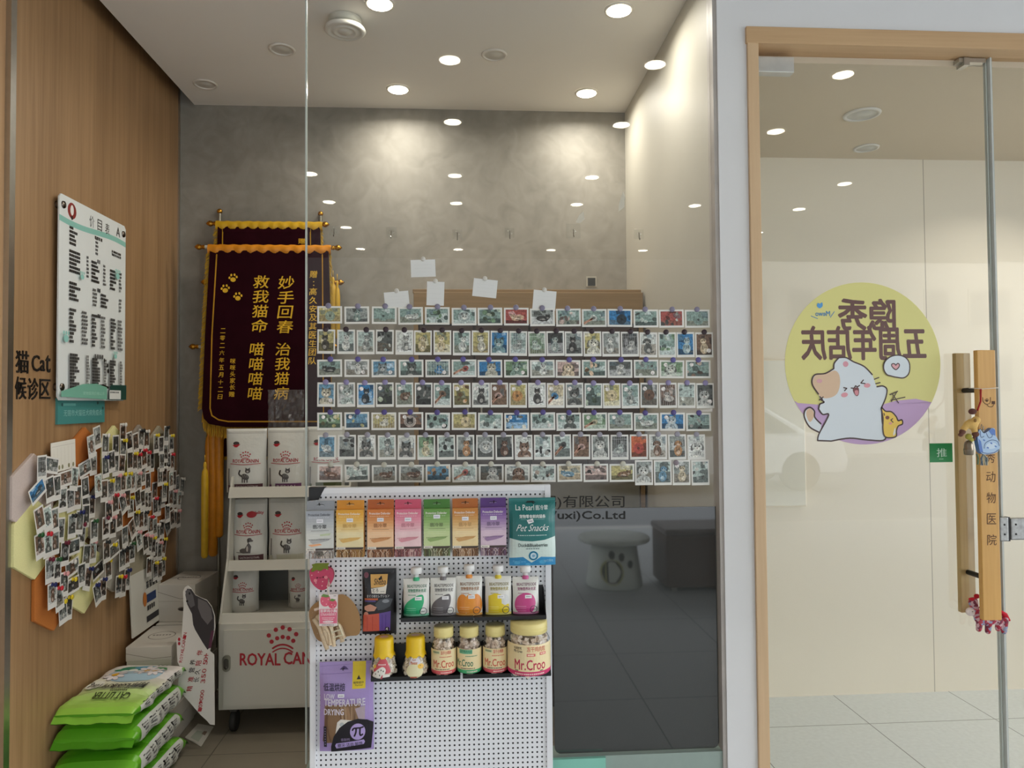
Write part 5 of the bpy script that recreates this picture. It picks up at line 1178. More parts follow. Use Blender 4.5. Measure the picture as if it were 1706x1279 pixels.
# teal pouch
def lapearl(pr):
    pr.rect(849, 943, 927, 831, (24, 112, 110)); W_ = (232, 240, 238)
    pr.poly([(849, 897), (868, 901), (888, 902), (908, 900), (927, 895), (927, 943), (849, 943)], (214, 232, 226))
    pr.poly([(849, 930), (872, 928), (886, 938), (902, 928), (927, 930), (927, 943), (849, 943)], (56, 146, 200))
    for (x, y, r) in ((862, 938, 5), (880, 941, 4), (905, 937, 6), (918, 934, 4)): pr.ell(x, y, r, r * .6, (86, 172, 216), 12)
    pr.stroke([(849, 834), (927, 834)], .6, (60, 150, 146), False); pr.poly([(877, 839), (880, 836), (890, 836), (894, 839)], (14, 40, 40))
    pr.text('La Pearl', 860, 851, 891, 842, W_, .005); pr.text('翡冷翠', 893, 851, 914, 843, W_, .01)
    pr.text('宠物零食鲜肉猫条', 866, 864, 910, 858, W_, .03); pr.stroke([(868, 866), (908, 866)], .4, (150, 200, 196), False)
    pr.text('Pet Snacks', 860, 885, 916, 874, W_, 0, shear=.5); pr.line(1.2, 863, 912, 892, (200, 226, 222), 16, rg5)
    pr.text('Duck&Blueberries', 864, 911, 913, 905.5, (66, 84, 84), .02); pr.line(1.8, 877, 900, 914, (130, 150, 150), 6, rg5)
    pr.ring(889, 926, 6.6, 2.6, (44, 140, 180)); pr.ell(889, 926, 5, 5, (206, 226, 236)); pr.ell(889, 926, 2.6, 2.4, (130, 180, 210), 12)
    pr.text('NATURAL', 907, 937, 923, 933, (150, 206, 232), .02); pr.text('Pet Care', 855, 937, 876, 934, (120, 190, 226), .02)
    pr.poly([(878, 867), (888, 864), (890, 870), (881, 873)], (238, 238, 240)); pr.line(1.4, 881, 888, 868.5, (120, 120, 140), 4, rg5)
pouch('treat_pouch', 'large teal and white treat pouch hanging at the right end of the top row', 'treat pouch', 849, 831, 927, 943, YP - .012, .035, (24, 108, 108), lapearl, None, True)
hook(888, 838, .05)
# black pouch
def sheba(pr):
    pr.rect(603, 1057, 660, 948, (24, 22, 26))
    for _ in range(9): x, y = rg5.uniform(607, 657), rg5.uniform(952, 1000); pr.ell(x, y, rg5.uniform(1, 3.4), rg5.uniform(1, 4), rg5.choice(((62, 56, 62), (70, 48, 60), (48, 46, 52))), 8, rg5.random() * 3)
    pr.ell(610, 958, 4, 5, (120, 66, 80), 12); pr.poly([(617, 957), (646, 957), (645, 973), (640, 977), (618, 979)], (214, 166, 92)); pr.poly([(618, 980), (640, 977), (645, 973), (643, 989), (619, 988)], (226, 220, 208))
    pr.text('Sheba', 623, 974, 643, 964, (52, 34, 22), .012, shear=.18); pr.poly([(630, 964), (633, 962), (635, 959), (636.5, 962), (636, 965), (632, 967)], (30, 20, 18))
    pr.text('とろ', 621, 986, 630.5, 980, (40, 36, 36), .02); pr.line(1, 634, 641, 985, (120, 116, 110), 4, rg5)
    pr.text('まぐろ味セレクション', 611, 995, 649, 990, (196, 192, 190), .02); pr.rect(607, 999, 630, 996, (196, 96, 50)); pr.rect(607, 1002, 626, 999.4, (84, 66, 130))
    pr.poly([(625, 1006), (633, 998), (645, 996), (655, 998), (650, 1010), (640, 1015), (630, 1016)], (74, 78, 84)); pr.ell(643, 1001, 6, 3, (140, 144, 150), 14)
    pr.poly([(607, 1010), (613, 1007), (617, 1006), (620, 1007), (628, 1011), (624, 1017), (612, 1018), (607, 1015)], (206, 150, 126)); pr.ell(610, 1023, 4, 4.5, (196, 132, 112), 12)
    pr.poly([(605, 1024), (632, 1021), (632, 1051), (604, 1052)], (206, 92, 70)); pr.poly([(632, 1021), (651, 1018), (650, 1051), (632, 1051)], (104, 78, 160))
    for x in (612, 621): pr.stroke([(x, 1026), (x - .6, 1050)], 1.2, (184, 70, 56), False, caps=False)
    for x in (637, 643): pr.stroke([(x, 1023), (x - .4, 1049)], 1.2, (84, 60, 140), False, caps=False)
    pr.ell(645, 1048, 3.6, 3.6, (20, 18, 22), 14); pr.text('4', 642.5, 1050.5, 646, 1045.5, (230, 230, 230), .03)
pouch('treat_pouch', 'black treat pouch with gold brand panel and orange and purple blocks', 'treat pouch', 603, 948, 660, 1057, YP - .004, .022, (26, 24, 28), sheba, None, True)
# purple pouch at the bottom
def purple(pr):
    L1 = (166, 144, 200); pr.rect(531, 1253, 624, 1104, L1); pr.stroke([(532, 1111), (622, 1107)], .7, (140, 118, 176), False); pr.stroke([(533, 1124), (585, 1122)], .9, (130, 108, 170), False)
    pr.poly([(565, 1117), (568, 1114), (572, 1111), (576, 1113), (580, 1117)], (84, 62, 120)); pr.rect(587, 1148, 609, 1104, (226, 200, 30))
    pr.poly([(594, 1133), (597.5, 1126), (601, 1133)], (30, 28, 24)); pr.text('帕特诺尔', 589, 1140, 606, 1136, (40, 38, 30), .02); pr.text('Partner', 592, 1143.4, 605, 1141, (60, 56, 30), .02)
    pr.text('低温烘焙', 538, 1151, 575, 1138, (40, 32, 62), .015); TW = (226, 220, 232)
    pr.text('LOW', 539, 1164, 557, 1155.5, TW, .025); pr.text('TEMPERATURE', 539, 1175.5, 609, 1164, TW, .025)
    pr.poly([(540, 1174), (601, 1172), (601, 1236), (540, 1238)], (134, 104, 76))
    for _ in range(16): x = rg5.uniform(543, 598); pr.stroke([(x, 1178), (x + rg5.uniform(-5, 5), 1205), (x + rg5.uniform(-6, 6), 1234)], rg5.uniform(1.5, 3.4), rg5.choice(((158, 124, 92), (112, 84, 62), (144, 116, 88), (170, 140, 108))))
    pr.poly([(592, 1180), (609, 1176), (608, 1200), (598, 1198)], (176, 160, 170)); pr.text('TEMPERATURE', 539, 1175.5, 609, 1164, TW, .025); pr.text('DRYING', 539, 1190, 573, 1180, TW, .025)
    pr.poly([(559, 1222), (562, 1202), (568, 1197), (592, 1200), (600, 1204), (600, 1230), (560, 1232)], (222, 218, 210)); pr.ell(570, 1206, 4, 4, (180, 186, 186), 10)
    pr.poly([(551, 1253), (551, 1244), (556, 1226), (566, 1211), (580, 1201), (597, 1197), (612, 1200), (622, 1206), (619, 1240), (618, 1249)], (30, 26, 34))
    pr.ell(596, 1219, 12.6, 14, (180, 160, 214), 26); pr.stroke([(587.5, 1216), (589.5, 1213), (594, 1212.6), (600, 1212.6), (605, 1211.5)], 2.6, (30, 26, 36)); pr.stroke([(593.6, 1213), (593, 1220), (590.6, 1226)], 2.8, (30, 26, 36)); pr.stroke([(600, 1213), (599.6, 1222), (601, 1225.5), (604, 1224)], 2.8, (30, 26, 36))
    pr.poly([(558, 1242), (560, 1238), (606, 1233), (608, 1237), (606, 1241), (560, 1247)], (176, 158, 212)); pr.text('磨牙·洁齿·解馋', 562, 1244, 604, 1237.5, (36, 30, 50), .01, rot=math.radians(4)); pr.text('香酥鸭', 568, 1234, 583, 1229, (140, 126, 160), .01)
    pr.rect(539, 1244, 544, 1209, (34, 28, 40))
    for i in range(7): pr.ell(541.5, 1213 + i * 4.4, 1, 1.2, (150, 140, 170), 6)
    pr.rect(563, 1160.5, 574, 1155, (236, 236, 240)); pr.line(1.4, 565, 573, 1158, (120, 116, 130), 5, rg5)
pouch('treat_pouch', 'large purple dried treat pouch with pi symbol hanging at lower left', 'treat pouch', 531, 1104, 622, 1253, YP - .006, .03, (158, 136, 192), purple, None, True)
hook(572, 1115, .036)
# ------------------------------------------------------------------ trays
def tray(label, x0, x1, yl, ends):
    Yf = YP - .085; a, b = P(x0, yl, Yf), P(x1, yl, Yf); t = thing('tray', label, 'tray', ((a.x + b.x) / 2, YP, a.z), group='black pegboard trays'); w = (b.x - a.x) / 2
    MB().box((-w, -.085, -.002), (w, -.003, .002)).build('base', BLK, t); MB().box((-w, -.0875, -.003), (w, -.085, .008)).build('front_lip', BLK, t); MB().box((-w, -.006, 0), (w, -.003, .075)).build('back_plate', BLK, t)
    for s_ in ends: MB().add([(s_ * w + e, y, z) for e in (-.001, .001) for y, z in ((-.085, 0), (-.004, 0), (-.004, .07), (-.02, .065))], [(3, 2, 1, 0), (4, 5, 6, 7), (0, 1, 5, 4), (1, 2, 6, 5), (2, 3, 7, 6), (3, 0, 4, 7)]).build('end_plate', BLK, t)
    return a.z
zt1 = tray('left black tray under the green and grey spout pouches', 668, 789, 1034, (-1,)); zt1b = tray('right black tray under the yellow and pink spout pouches', 790, 910, 1032, (1,))
zt2 = tray('lower left black tray under the yellow capped jars', 618, 767, 1133, (-1,)); zt2b = tray('lower right black tray under the green label jar and largest jar', 771, 918, 1128, (1,))
# ------------------------------------------------------------------ spout pouches
CAPW = mat('cap_white', (236, 236, 234), .35, var=.01)
def spout(x0, x1, y0, y1, col, label, zz, shape, light):
    Y = YP - .022
    def draw(pr):
        W_, H_ = x1 - x0, y1 - y0; X = lambda u: x0 + W_ * u; V_ = lambda v: y0 + H_ * v
        pr.rect(x0, y1, x1, y0, (228, 228, 222)); pr.text('BEASTEPISODE', X(.16), V_(.235), X(.9), V_(.16), mixc(col, (40, 40, 40), .55), .03); pr.text('宠物营养补充泥', X(.18), V_(.36), X(.88), V_(.27), mixc(col, (60, 60, 60), .35), .02); pr.line(1.2, X(.2), X(.5), V_(.43), mixc(col, (90, 90, 90), .3), 6, rg5)
        if shape == 'leaf': pr.poly(smoothpts([(X(.04), V_(1)), (X(.06), V_(.74)), (X(.28), V_(.55)), (X(.72), V_(.42)), (X(.8), V_(.6)), (X(.7), V_(.82)), (X(.55), V_(1))], 5, True), col)
        elif shape == 'pump': [pr.ell(X(u), V_(.72), W_ * .22, H_ * .27, mixc(col, (255, 200, 80), m_), 18) for u, m_ in ((.24, .1), (.78, .1), (.52, .25))]
        elif shape == 'beet': pr.poly(smoothpts([(X(.08), V_(.66)), (X(.2), V_(.5)), (X(.5), V_(.42)), (X(.78), V_(.5)), (X(.86), V_(.72)), (X(.7), V_(.95)), (X(.3), V_(.98)), (X(.1), V_(.85))], 5, True), col)
        else: pr.poly([(X(.1), V_(.98)), (X(.12), V_(.5)), (X(.35), V_(.43)), (X(.6), V_(.46)), (X(.62), V_(.7)), (X(.9), V_(.72)), (X(.92), V_(.98))], col); pr.ell(X(.75), V_(.6), W_ * .14, H_ * .14, (214, 216, 214), 14)
        for i in range(6): pr.rect(x0, V_(1 - i * .03), x1, V_(1 - (i + 1) * .03), mixc(light, col, .25 + i * .02)) if i < 2 else None
        for v in (.78, .84, .9): pr.stroke([(X(.12), V_(v)), (X(.5), V_(v))], .5, mixc(col, (255, 255, 255), .55), False, caps=False)
        pr.ring(X(.78), V_(.87), W_ * .13, 1.0, (60, 60, 66)); pr.line(1, X(.7), X(.86), V_(.87), (70, 70, 76), 4, rg5)
        pr.rect(X(.46), V_(.565), X(.72), V_(.475), (238, 238, 240)); pr.line(1.1, X(.5), X(.68), V_(.52), (140, 140, 156), 4, rg5)
    t = pouch('spout_pouch', label, 'treat pouch', x0, y0, x1, y1, Y, .036, (226, 226, 220), draw, 'spout pouches on the tray', zfix=zz + .0022, lean=-.06)
    k = KX(x0, y1, Y - .036); h = (y1 - y0) * k; r = .0078
    MB().lathe([(r * 1.25, -.006), (r * 1.25, .002), (r * .9, .003), (r * .9, .006)], 20, (0, 0, h)).build('neck', mat('neck_' + label.split()[0], mixc(col, (255, 255, 255), .15), .35), t, recalc=True)
    mb = MB(); n = 30; R_ = .0162
    prof = [(r * .8, .004), (r * .95, .005), (r * .95, .013), (R_ * .9, .014), (R_, .016), (R_, .028), (R_ * .96, .031), (R_ * .8, .033), (0, .0335)]
    mb.lathe(prof, n, (0, 0, h)); mb.build('cap', CAPW, t, recalc=True)
for a in ((671, 715, 970, 1031, (44, 176, 118), 'green leaf spout pouch, leftmost of its row', zt1, 'leaf', (176, 232, 206)), (716.5, 760, 970, 1031, (104, 100, 102), 'grey leaf spout pouch on the upper tray', zt1, 'leaf', (170, 168, 172)), (760, 804, 966, 1030, (226, 134, 40), 'orange pumpkin spout pouch on the upper tray', zt1b, 'pump', (240, 190, 110)), (809, 853, 966, 1028, (232, 206, 40), 'yellow spout pouch on the upper tray', zt1b, 'block', (244, 236, 160)), (855, 899, 967, 1027, (206, 74, 140), 'pink beet spout pouch, rightmost of its row', zt1b, 'beet', (236, 178, 210))): spout(*a)
# ------------------------------------------------------------------ jars of freeze-dried treats
JG = glassmat('jar_glass', (.97, .97, .97), 1.42, .02); KIB = printmat('dried_meat', .85, .12, 200)
def jar(label, x0, x1, y0, y1, zz, lid, lidc, col, kcol, kind, Yc=YP - .0535):
    cx = (x0 + x1) / 2; o = P(cx, y1, Yc); k = KX(cx, y1, Yc); R_ = (x1 - x0) * k / 2; h = (y1 - y0) * k; zb = zz + .0022
    t = thing('treat_jar', label, 'jar', (o.x, Yc, zb), group='treat jars on the lower tray'); lh = h * lid; bh = h - lh
    if kind == 'bell': prof = [(0, 0), (R_ * .85, 0), (R_ * .97, bh * .05), (R_, bh * .2), (R_ * .97, bh * .4), (R_ * .84, bh * .68), (R_ * .62, bh * .95), (R_ * .60, bh * 1.02)]
    else: prof = [(0, 0), (R_ * .9, 0), (R_ * .98, bh * .03), (R_, bh * .07), (R_, bh * .74), (R_ * .97, bh * .82), (R_ * .88, bh * .92), (R_ * .8, bh * .98), (R_ * .8, bh * 1.02)]
    MB().lathe(prof, 40).build('glass_body', JG, t)
    def rad(z):
        for (r0, z0), (r1, z1) in zip(prof[1:-1], prof[2:]):
            if z0 <= z <= z1: return r0 + (r1 - r0) * (z - z0) / max(1e-9, z1 - z0)
        return prof[-1][0]
    rg = random.Random(int(x0)); mb = MB(); s_ = .0075 if kind != 'big' else .0085
    for _ in range(430 if kind == 'big' else 230):
        a = rg.uniform(0, 2 * math.pi); z = rg.uniform(s_ * .8, bh * .93); r = (rad(z) - s_ * 1.15) * math.sqrt(rg.uniform(.45, 1)); q = s_ * rg.uniform(.55, .95)
        M = Matrix.Translation((r * math.cos(a), r * math.sin(a), z)) @ Matrix.Rotation(rg.random() * 6, 4, (rg.random() - .5, rg.random() - .5, rg.random() - .5))
        mb.box((-q * .8, -q * .6, -q * .7), (q * .8, q * .6, q * .7), mixc(kcol, rg.choice(((160, 132, 108), (250, 244, 232), (206, 176, 148))), rg.random() * .5), 0, M)
    mb.lathe([(0, .004), (R_ * .6, .004), (R_ * .55, bh * .85), (0, bh * .86)], 16, col=mixc(kcol, (120, 96, 80), .3))
    tag(mb.build('treats', KIB, t), None, kind='stuff')
    # lid
    lm = mat('lid_' + kind, lidc, .35, var=.01)
    if kind == 'bell':
        lb = MB(); n = 48; vs = []; P_ = [(R_ * .78, bh * .82), (R_ * .72, bh * .9), (R_ * .68, bh), (R_ * .67, h * .93), (R_ * .62, h * .99), (R_ * .56, h), (0, h)]
        for i, (r, z) in enumerate(P_):
            for q in range(n): w = 2 * math.pi * q / n; vs.append((r * math.cos(w), r * math.sin(w), z + (-.004 * math.cos(8 * w) if i == 0 else 0)))
        lb.add(vs, [(i * n + q, i * n + (q + 1) % n, (i + 1) * n + (q + 1) % n, (i + 1) * n + q) for i in range(len(P_) - 1) for q in range(n)], lidc, 0, True); L_ = lb.build('lid', lm, t)
        st = MB(); Pr(st, 0, surf=lambda u, v, d: (u, v, h + .0004 + d)).ell(0, 0, R_ * .3, R_ * .26, (240, 190, 160), 20); st.build('sticker', INK, L_)
    else:
        lr = R_ * (.80 if kind == 'jar' else .86)
        L_ = MB().lathe([(lr * .97, bh * .99), (lr, bh * 1.0), (lr, h * .975), (lr * .96, h), (lr * .3, h * .998), (0, h * .998)], 40).build('lid', lm, t)
        for i in range(2): MB().lathe([(lr, bh + lh * (.3 + .25 * i)), (lr * 1.012, bh + lh * (.33 + .25 * i)), (lr, bh + lh * (.36 + .25 * i))], 40).build('groove', lm, L_)
    # paper label round the front
    mb = MB(); 
    def surf(u, v, d): r = rad(max(0, v)) + .0009 + d; w = u / R_; return (r * math.sin(w), -r * math.cos(w), v)
    pr = Pr(mb, 0, .00004, surf=surf, cell=(R_ / 7, bh / 8)); X = lambda u: R_ * u; V_ = lambda v: bh * v
    if kind == 'bell' and lid < .375:
        pr.poly(smoothpts([(X(-.66), V_(.34)), (X(-.45), V_(.62)), (X(-.15), V_(.86)), (X(.2), V_(.84)), (X(.42), V_(.62)), (X(.56), V_(.3)), (X(.1), V_(.26))], 5, True), col)
        pr.poly(smoothpts([(X(-.8), V_(.12)), (X(-.5), V_(.36)), (X(-.05), V_(.52)), (X(.22), V_(.42)), (X(.1), V_(.2)), (X(-.2), V_(.06))], 5, True), (236, 234, 226)); pr.poly([(X(-.02), V_(.1)), (X(.5), V_(.12)), (X(.5), V_(.2)), (X(.05), V_(.24))], (236, 234, 226))
        for (u, v) in ((-.5, .24), (-.3, .34), (-.1, .4), (-.2, .2), (.05, .36)): pr.ell(X(u), V_(v), X(.035), V_(.035), (30, 28, 28), 8)
        pr.line(V_(.05), X(-.35), X(.25), V_(.6), (240, 220, 214), 6, rg5); pr.ell(X(-.62), V_(.52), X(.12), V_(.07), (236, 200, 80), 10); pr.poly([(X(-.2), V_(.02)), (X(-.05), V_(.2)), (X(.02), V_(.22)), (X(-.02), V_(.04))], col)
    elif kind == 'bell':
        pr.ell(X(.02), V_(.62), X(.48), V_(.26), (226, 222, 226), 24); pr.ell(X(.0), V_(.32), X(.62), V_(.3), (234, 228, 186), 24)
        pr.text('Super', X(-.22), V_(.7), X(.12), V_(.78), (190, 120, 80), .02); pr.text('Monster', X(-.34), V_(.58), X(.22), V_(.69), (206, 108, 48), .03); pr.ell(X(.46), V_(.5), X(.24), V_(.1), (236, 186, 50), 14); pr.ell(X(.42), V_(.53), X(.03), V_(.02), (60, 40, 30), 6); pr.poly([(X(-.4), V_(.03)), (X(.2), V_(.03)), (X(.1), V_(.1)), (X(-.3), V_(.08))], (206, 92, 60))
    else:
        CRM = (244, 226, 178); big = kind == 'big'; e = 1.5; lo, hi = (.08, .72) if not big else (.1, .80)
        pr.rect(X(-e), V_(lo), X(e), V_(hi), CRM); pr.rect(X(-e), V_(lo), X(e), V_(lo + .1), col)
        if big:
            pr.text('Mr.Croo', X(-.78), V_(.24), X(.72), V_(.47), (196, 44, 82), .018); pr.text('冻干鸡肉粒', X(-.18), V_(.65), X(.72), V_(.77), (224, 128, 100), .012); pr.text('毛孩时光', X(-.8), V_(.7), X(-.42), V_(.76), (90, 80, 66), .01); pr.text('Mr.Croo', X(-.8), V_(.63), X(-.38), V_(.69), (70, 66, 58), .01)
            for (u0, u1, v) in ((-.18, .2, .58), (.42, .74, .6)): pr.rect(X(u0), V_(v - .03), X(u1), V_(v + .03), (226, 108, 106)); pr.line(V_(.03), X(u0 + .04), X(u1 - .04), V_(v), (250, 226, 200), 5, rg5)
            pr.line(V_(.03), X(-.75), X(.65), V_(lo + .05), (250, 220, 210), 16, rg5); pr.line(V_(.025), X(-.74), X(-.58), V_(.22), (90, 76, 66), 4, rg5); pr.line(V_(.025), X(.42), X(.58), V_(.22), (90, 76, 66), 4, rg5)
        else:
            gr = col[1] > col[0]; tc_ = (48, 120, 86) if gr else (214, 92, 70); sh = -.42 if gr else (-.1 if x0 > 790 else .0)
            if gr: pr.text('Mr.Croo', X(-1.25), V_(.27), X(.3), V_(.45), tc_, .02); pr.rect(X(-.9), V_(.6), X(.24), V_(.71), (120, 190, 150)); pr.text('冻干鸭肉鸡肉', X(-.8), V_(.62), X(.2), V_(.70), (46, 130, 96), .01)
            else: pr.text('Mr.Croo', X(-.88 + sh), V_(.26), X(.92 + sh), V_(.45), tc_, .02); pr.text('冻干小鸡块', X(-.2), V_(.6), X(.62), V_(.70), (222, 116, 100), .02); pr.rect(X(-.95), V_(.62), X(-.3), V_(.69), (206, 214, 168)); pr.line(V_(.03), X(-.9), X(-.35), V_(.655), (110, 120, 90), 5, rg5)
            pr.line(V_(.025), X(-.3), X(.7), V_(.54), mixc(tc_, CRM, .3), 9, rg5); pr.line(V_(.025), X(-.7), X(.5), V_(.215), (100, 90, 76), 9, rg5); pr.line(V_(.03), X(-.2), X(.7), V_(lo + .05), (250, 226, 214), 8, rg5)
    mb.build('label', INK, t)
YEL, PAL_ = (240, 200, 30), (240, 224, 150)
jar('yellow capped jar with pink label at the left end of the lower tray', 616, 664, 1064, 1128, zt2, .36, YEL, (204, 84, 96), (244, 238, 220), 'bell')
jar('yellow capped jar with pale label beside the pink labelled one', 669, 716, 1062, 1127, zt2, .38, YEL, (230, 226, 200), (240, 230, 206), 'bell')
jar('cream capped jar with coral label beside the yellow capped jars', 719, 760, 1046, 1125, zt2, .21, PAL_, (222, 96, 100), (236, 220, 200), 'jar')
jar('cream capped jar with green label on the lower tray', 762, 802, 1046, 1124, zt2b, .21, PAL_, (72, 178, 120), (222, 204, 186), 'jar')
jar('cream capped jar with coral label beside the largest jar', 805, 846, 1045, 1123, zt2b, .21, PAL_, (222, 92, 104), (240, 222, 202), 'jar')
jar('largest cream capped jar with rose band at the right end of the lower tray', 846, 917, 1033, 1121, zt2b, .20, PAL_, (214, 58, 112), (240, 226, 208), 'big', YP - .0715)
# ------------------------------------------------------------------ felt strawberry
o = P(536, 959, 2.165); k = KX(536, 959, 2.165); t = thing('strawberry_toy', 'pink felt strawberry with green leaf hanging at the left edge of the pegboard', 'toy', (o.x, 2.165, o.z))
f = lambda q: [((x - 536) * k, (959 - y) * k) for x, y in q]
body = smoothpts([(516, 952), (520, 946), (535, 944), (549, 945), (555, 951), (556, 961), (551, 973), (543, 981), (534, 982), (525, 976), (518, 966)], 4, True)
mb = MB().prism(f(body), -.004, .010, (196, 74, 104), side=(150, 46, 70)); pr = Pr(mb, .0044, px=(536, 959, k))
for (x, y) in ((520, 957), (531, 952), (545, 948), (537, 975), (545, 976), (549, 966), (527, 970), (538, 968)): pr.ell(x, y, .9, 1, (238, 200, 196), 8)
for (x, y) in ((526, 966), (543.5, 961)): pr.ell(x, y, 3, 2.8, (226, 140, 150), 14)
pr.ell(529, 961.5, 1.1, 1.4, (40, 26, 30), 8); pr.ell(539, 960.5, 1.1, 1.4, (40, 26, 30), 8); pr.stroke([(532, 961), (534, 962), (536, 961)], .7, (60, 30, 36))
mb.build('body', printmat('felt_pink', .85, .06, 200), t, bevel=0)
MB().prism(f([(519, 951), (522, 942), (520, 939), (527, 937), (536, 937), (549, 937), (547, 942), (548, 948), (541, 946), (535, 950), (528, 948), (523, 951)]), -.007, -.0045, (112, 126, 44)).build('leaf', printmat('felt_pink', .85, .06, 200), t)
MB().tube([(0, .003, .016 * 1.6), (.0, .003, .032), (.002, .02, .036)], .0012, 6, col=(220, 216, 210)).build('loop', printmat('felt_pink', .85, .06, 200), t)
# ------------------------------------------------------------------ clear bag of treats on kraft card
Yb = 2.17; o = P(555, 1035, Yb); k = KX(555, 1035, Yb); t = thing('treat_bag', 'clear bag of pale dried sticks on kraft card with a pink strawberry tag', 'treat bag', (o.x, Yb, o.z))
f = lambda q: [((x - 555) * k, (1035 - y) * k) for x, y in q]
MB().prism(f(smoothpts([(514, 1018), (532, 1000), (560, 992), (575, 993), (590, 1008), (599, 1030), (598, 1058), (578, 1062), (550, 1070), (530, 1068), (520, 1050)], 4, True)), .008, .010, (170, 132, 88)).build('kraft_card', INKM, t)
ST = printmat('dried_stick', .85, .1, 160)
for i, (p0, p1, p2, r) in enumerate((((524, 1028), (534, 1046), (546, 1080), .0075), ((530, 1022), (540, 1040), (548, 1070), .0070), ((552, 1040), (556, 1056), (558, 1074), .0066), ((564, 1042), (568, 1056), (571, 1068), .0072), ((548, 1036), (566, 1040), (574, 1062), .0056), ((536, 1036), (548, 1050), (552, 1072), .006))):
    q = [f([p_])[0] for p_ in (p0, p1, p2)]; mb = MB().tube([(x, -.006 - .003 * (i % 3), z) for x, z in smoothpts(q, 4)], [r * (.9 + .15 * math.sin(j * 1.3 + i)) for j in range(9)], 10, (226, 204, 170)); mb.build('dried_stick', ST, t)
q0 = f([(558, 1040), (574, 1066)]); fr = MB()
for a_, b_ in (((552, 1042), (566, 1037)), ((554, 1050), (569, 1046)), ((557, 1059), (572, 1055)), ((552, 1042), (558, 1060)), ((566, 1037), (573, 1056))): fr.tube([(x, -.016, z) for x, z in f([a_, b_])], .0022, 6, (232, 224, 196))
fr.build('biscuit', ST, t)
rgb = random.Random(4); n = 12; vs = []
c4 = [f([p_])[0] for p_ in ((500, 1022), (540, 1004), (590, 1062), (540, 1086))]
for j in range(n + 1):
    for i in range(n + 1):
        u, v = i / n, j / n; x = (c4[0][0] * (1 - u) + c4[1][0] * u) * (1 - v) + (c4[3][0] * (1 - u) + c4[2][0] * u) * v; z = (c4[0][1] * (1 - u) + c4[1][1] * u) * (1 - v) + (c4[3][1] * (1 - u) + c4[2][1] * u) * v
        vs.append((x, -.012 - .012 * math.sin(math.pi * u) * math.sin(math.pi * v) + rgb.uniform(-.0025, .0025), z))
mb = MB(); mb.add(vs, [(j * (n + 1) + i, j * (n + 1) + i + 1, (j + 1) * (n + 1) + i + 1, (j + 1) * (n + 1) + i) for j in range(n) for i in range(n)], smooth=True); mb.build('clear_bag', glassmat('bag_plastic', (.96, .96, .96), 1.5, .06, .03), t)
MB().tube([(x, -.018, z) for x, z in f([(526, 1012), (534, 1009)])], .004, 8, (226, 204, 186)).build('clip', ST, t)
kt = f([(535, 1037)])[0]; mb = MB().prism(f([(535, 985), (566, 985), (565, 1037), (535, 1037)]), -.030, -.0295, (236, 224, 222)); pr = Pr(mb, .0303, px=(555, 1035, k)); PKt = (230, 112, 140)
pr.poly([(536, 1009), (565, 1009), (564.5, 1033), (536, 1033)], PKt); pr.ell(545.5, 995, 8.5, 10, (226, 96, 124), 20); pr.ell(557, 1001, 7.4, 7.5, (220, 84, 112), 20); pr.poly([(538, 988), (542, 984), (550, 986), (553, 989), (546, 990)], (106, 142, 66)); pr.poly([(551, 995), (556, 992), (563, 994), (558, 997)], (106, 142, 66))
for (x, y) in ((541, 996), (547, 1001), (550, 993), (556, 1002), (561, 1003), (558, 1006)): pr.ell(x, y, .8, .9, (246, 206, 200), 6)
pr.text('草莓鸡小胸', 537, 1015, 564, 1009.5, (250, 240, 240), .02); pr.text('STRAWBERRY', 538, 1020, 563, 1016, (250, 220, 226), .02); pr.line(1.2, 540, 561, 1023.5, (250, 214, 220), 8, rg5); pr.line(1.2, 541, 559, 1026, (250, 214, 220), 7, rg5); pr.ell(550, 1030, 9, 2, (250, 236, 238), 18); pr.line(.8, 543, 557, 1030, PKt, 6, rg5); pr.line(.9, 559, 564, 987.5, (40, 40, 40), 3, rg5); pr.line(.9, 540, 560, 1035, (120, 90, 90), 8, rg5)
tg = mb.build('tag_card', INK, t)
MB().tube([(x, -.031, z) for x, z in f([(552, 988), (549, 975), (551, 958), (553, 972), (556, 968)])], .0014, 6, (232, 222, 206)).build('string', ST, tg)
# ================================================================== the glass door
pj, pk1 = P(1245, 600, YG - .03), P(1263, 600, YG + .02)
jx0, jx1 = .9165, .9525; hz0, hz1 = 2.508, 2.56
t = thing('door_frame', 'pale wooden frame round the glass door in the white wall', 'door frame', (jx0, YG, 0)); t['kind'] = 'structure'
MB().box((0, -.040, 0), (jx1 - jx0, .075, hz1 - .0185)).build('jamb', FRAMEW, t, bevel=.002)
MB().box((-.004, -.042, hz0 - .0), (3.3, .075, hz1 + .002)).build('head', woodmat('door_head_wood', (206, 172, 130), (190, 154, 114), 'X', .45, 50, .04, .3), t, bevel=.002)
DYAW = math.radians(-.5); YD = YG + .022; dx1 = P(1656, 600, YD).x
def door_thing(): 
    o = bpy.data.objects.new('door_1', None); COL.objects.link(o); o.location = (jx1 + .006, YD, 0); o.rotation_euler = (0, 0, -DYAW); return tag(o, None, kind='structure')
door = door_thing(); dw = dx1 - jx1 - .006
GD = glassmat('door_glass', (.992, .997, .994), 1.5)
MB().box((0, 0, .012), (dw, .010, hz0 - .012)).build('pane', GD, door)
MB().box((dw, -.0005, .012), (dw + .004, .0105, hz0 - .012)).build('polished_edge', EDG, door)
MB().box((.0, -.012, hz0 - .07), (.135, .022, hz0 - .018)).build('patch_fitting', mat('satin_steel', (206, 206, 202), .35, .5),  door, bevel=.002)
MB().box((dw - .10, -.01, hz0 - .018), (dw - .005, .02, hz0 - .004)).box((dw - .085, -.014, hz0 - .03), (dw - .065, .024, hz0 - .004)).build('top_pivot', METAL, door)
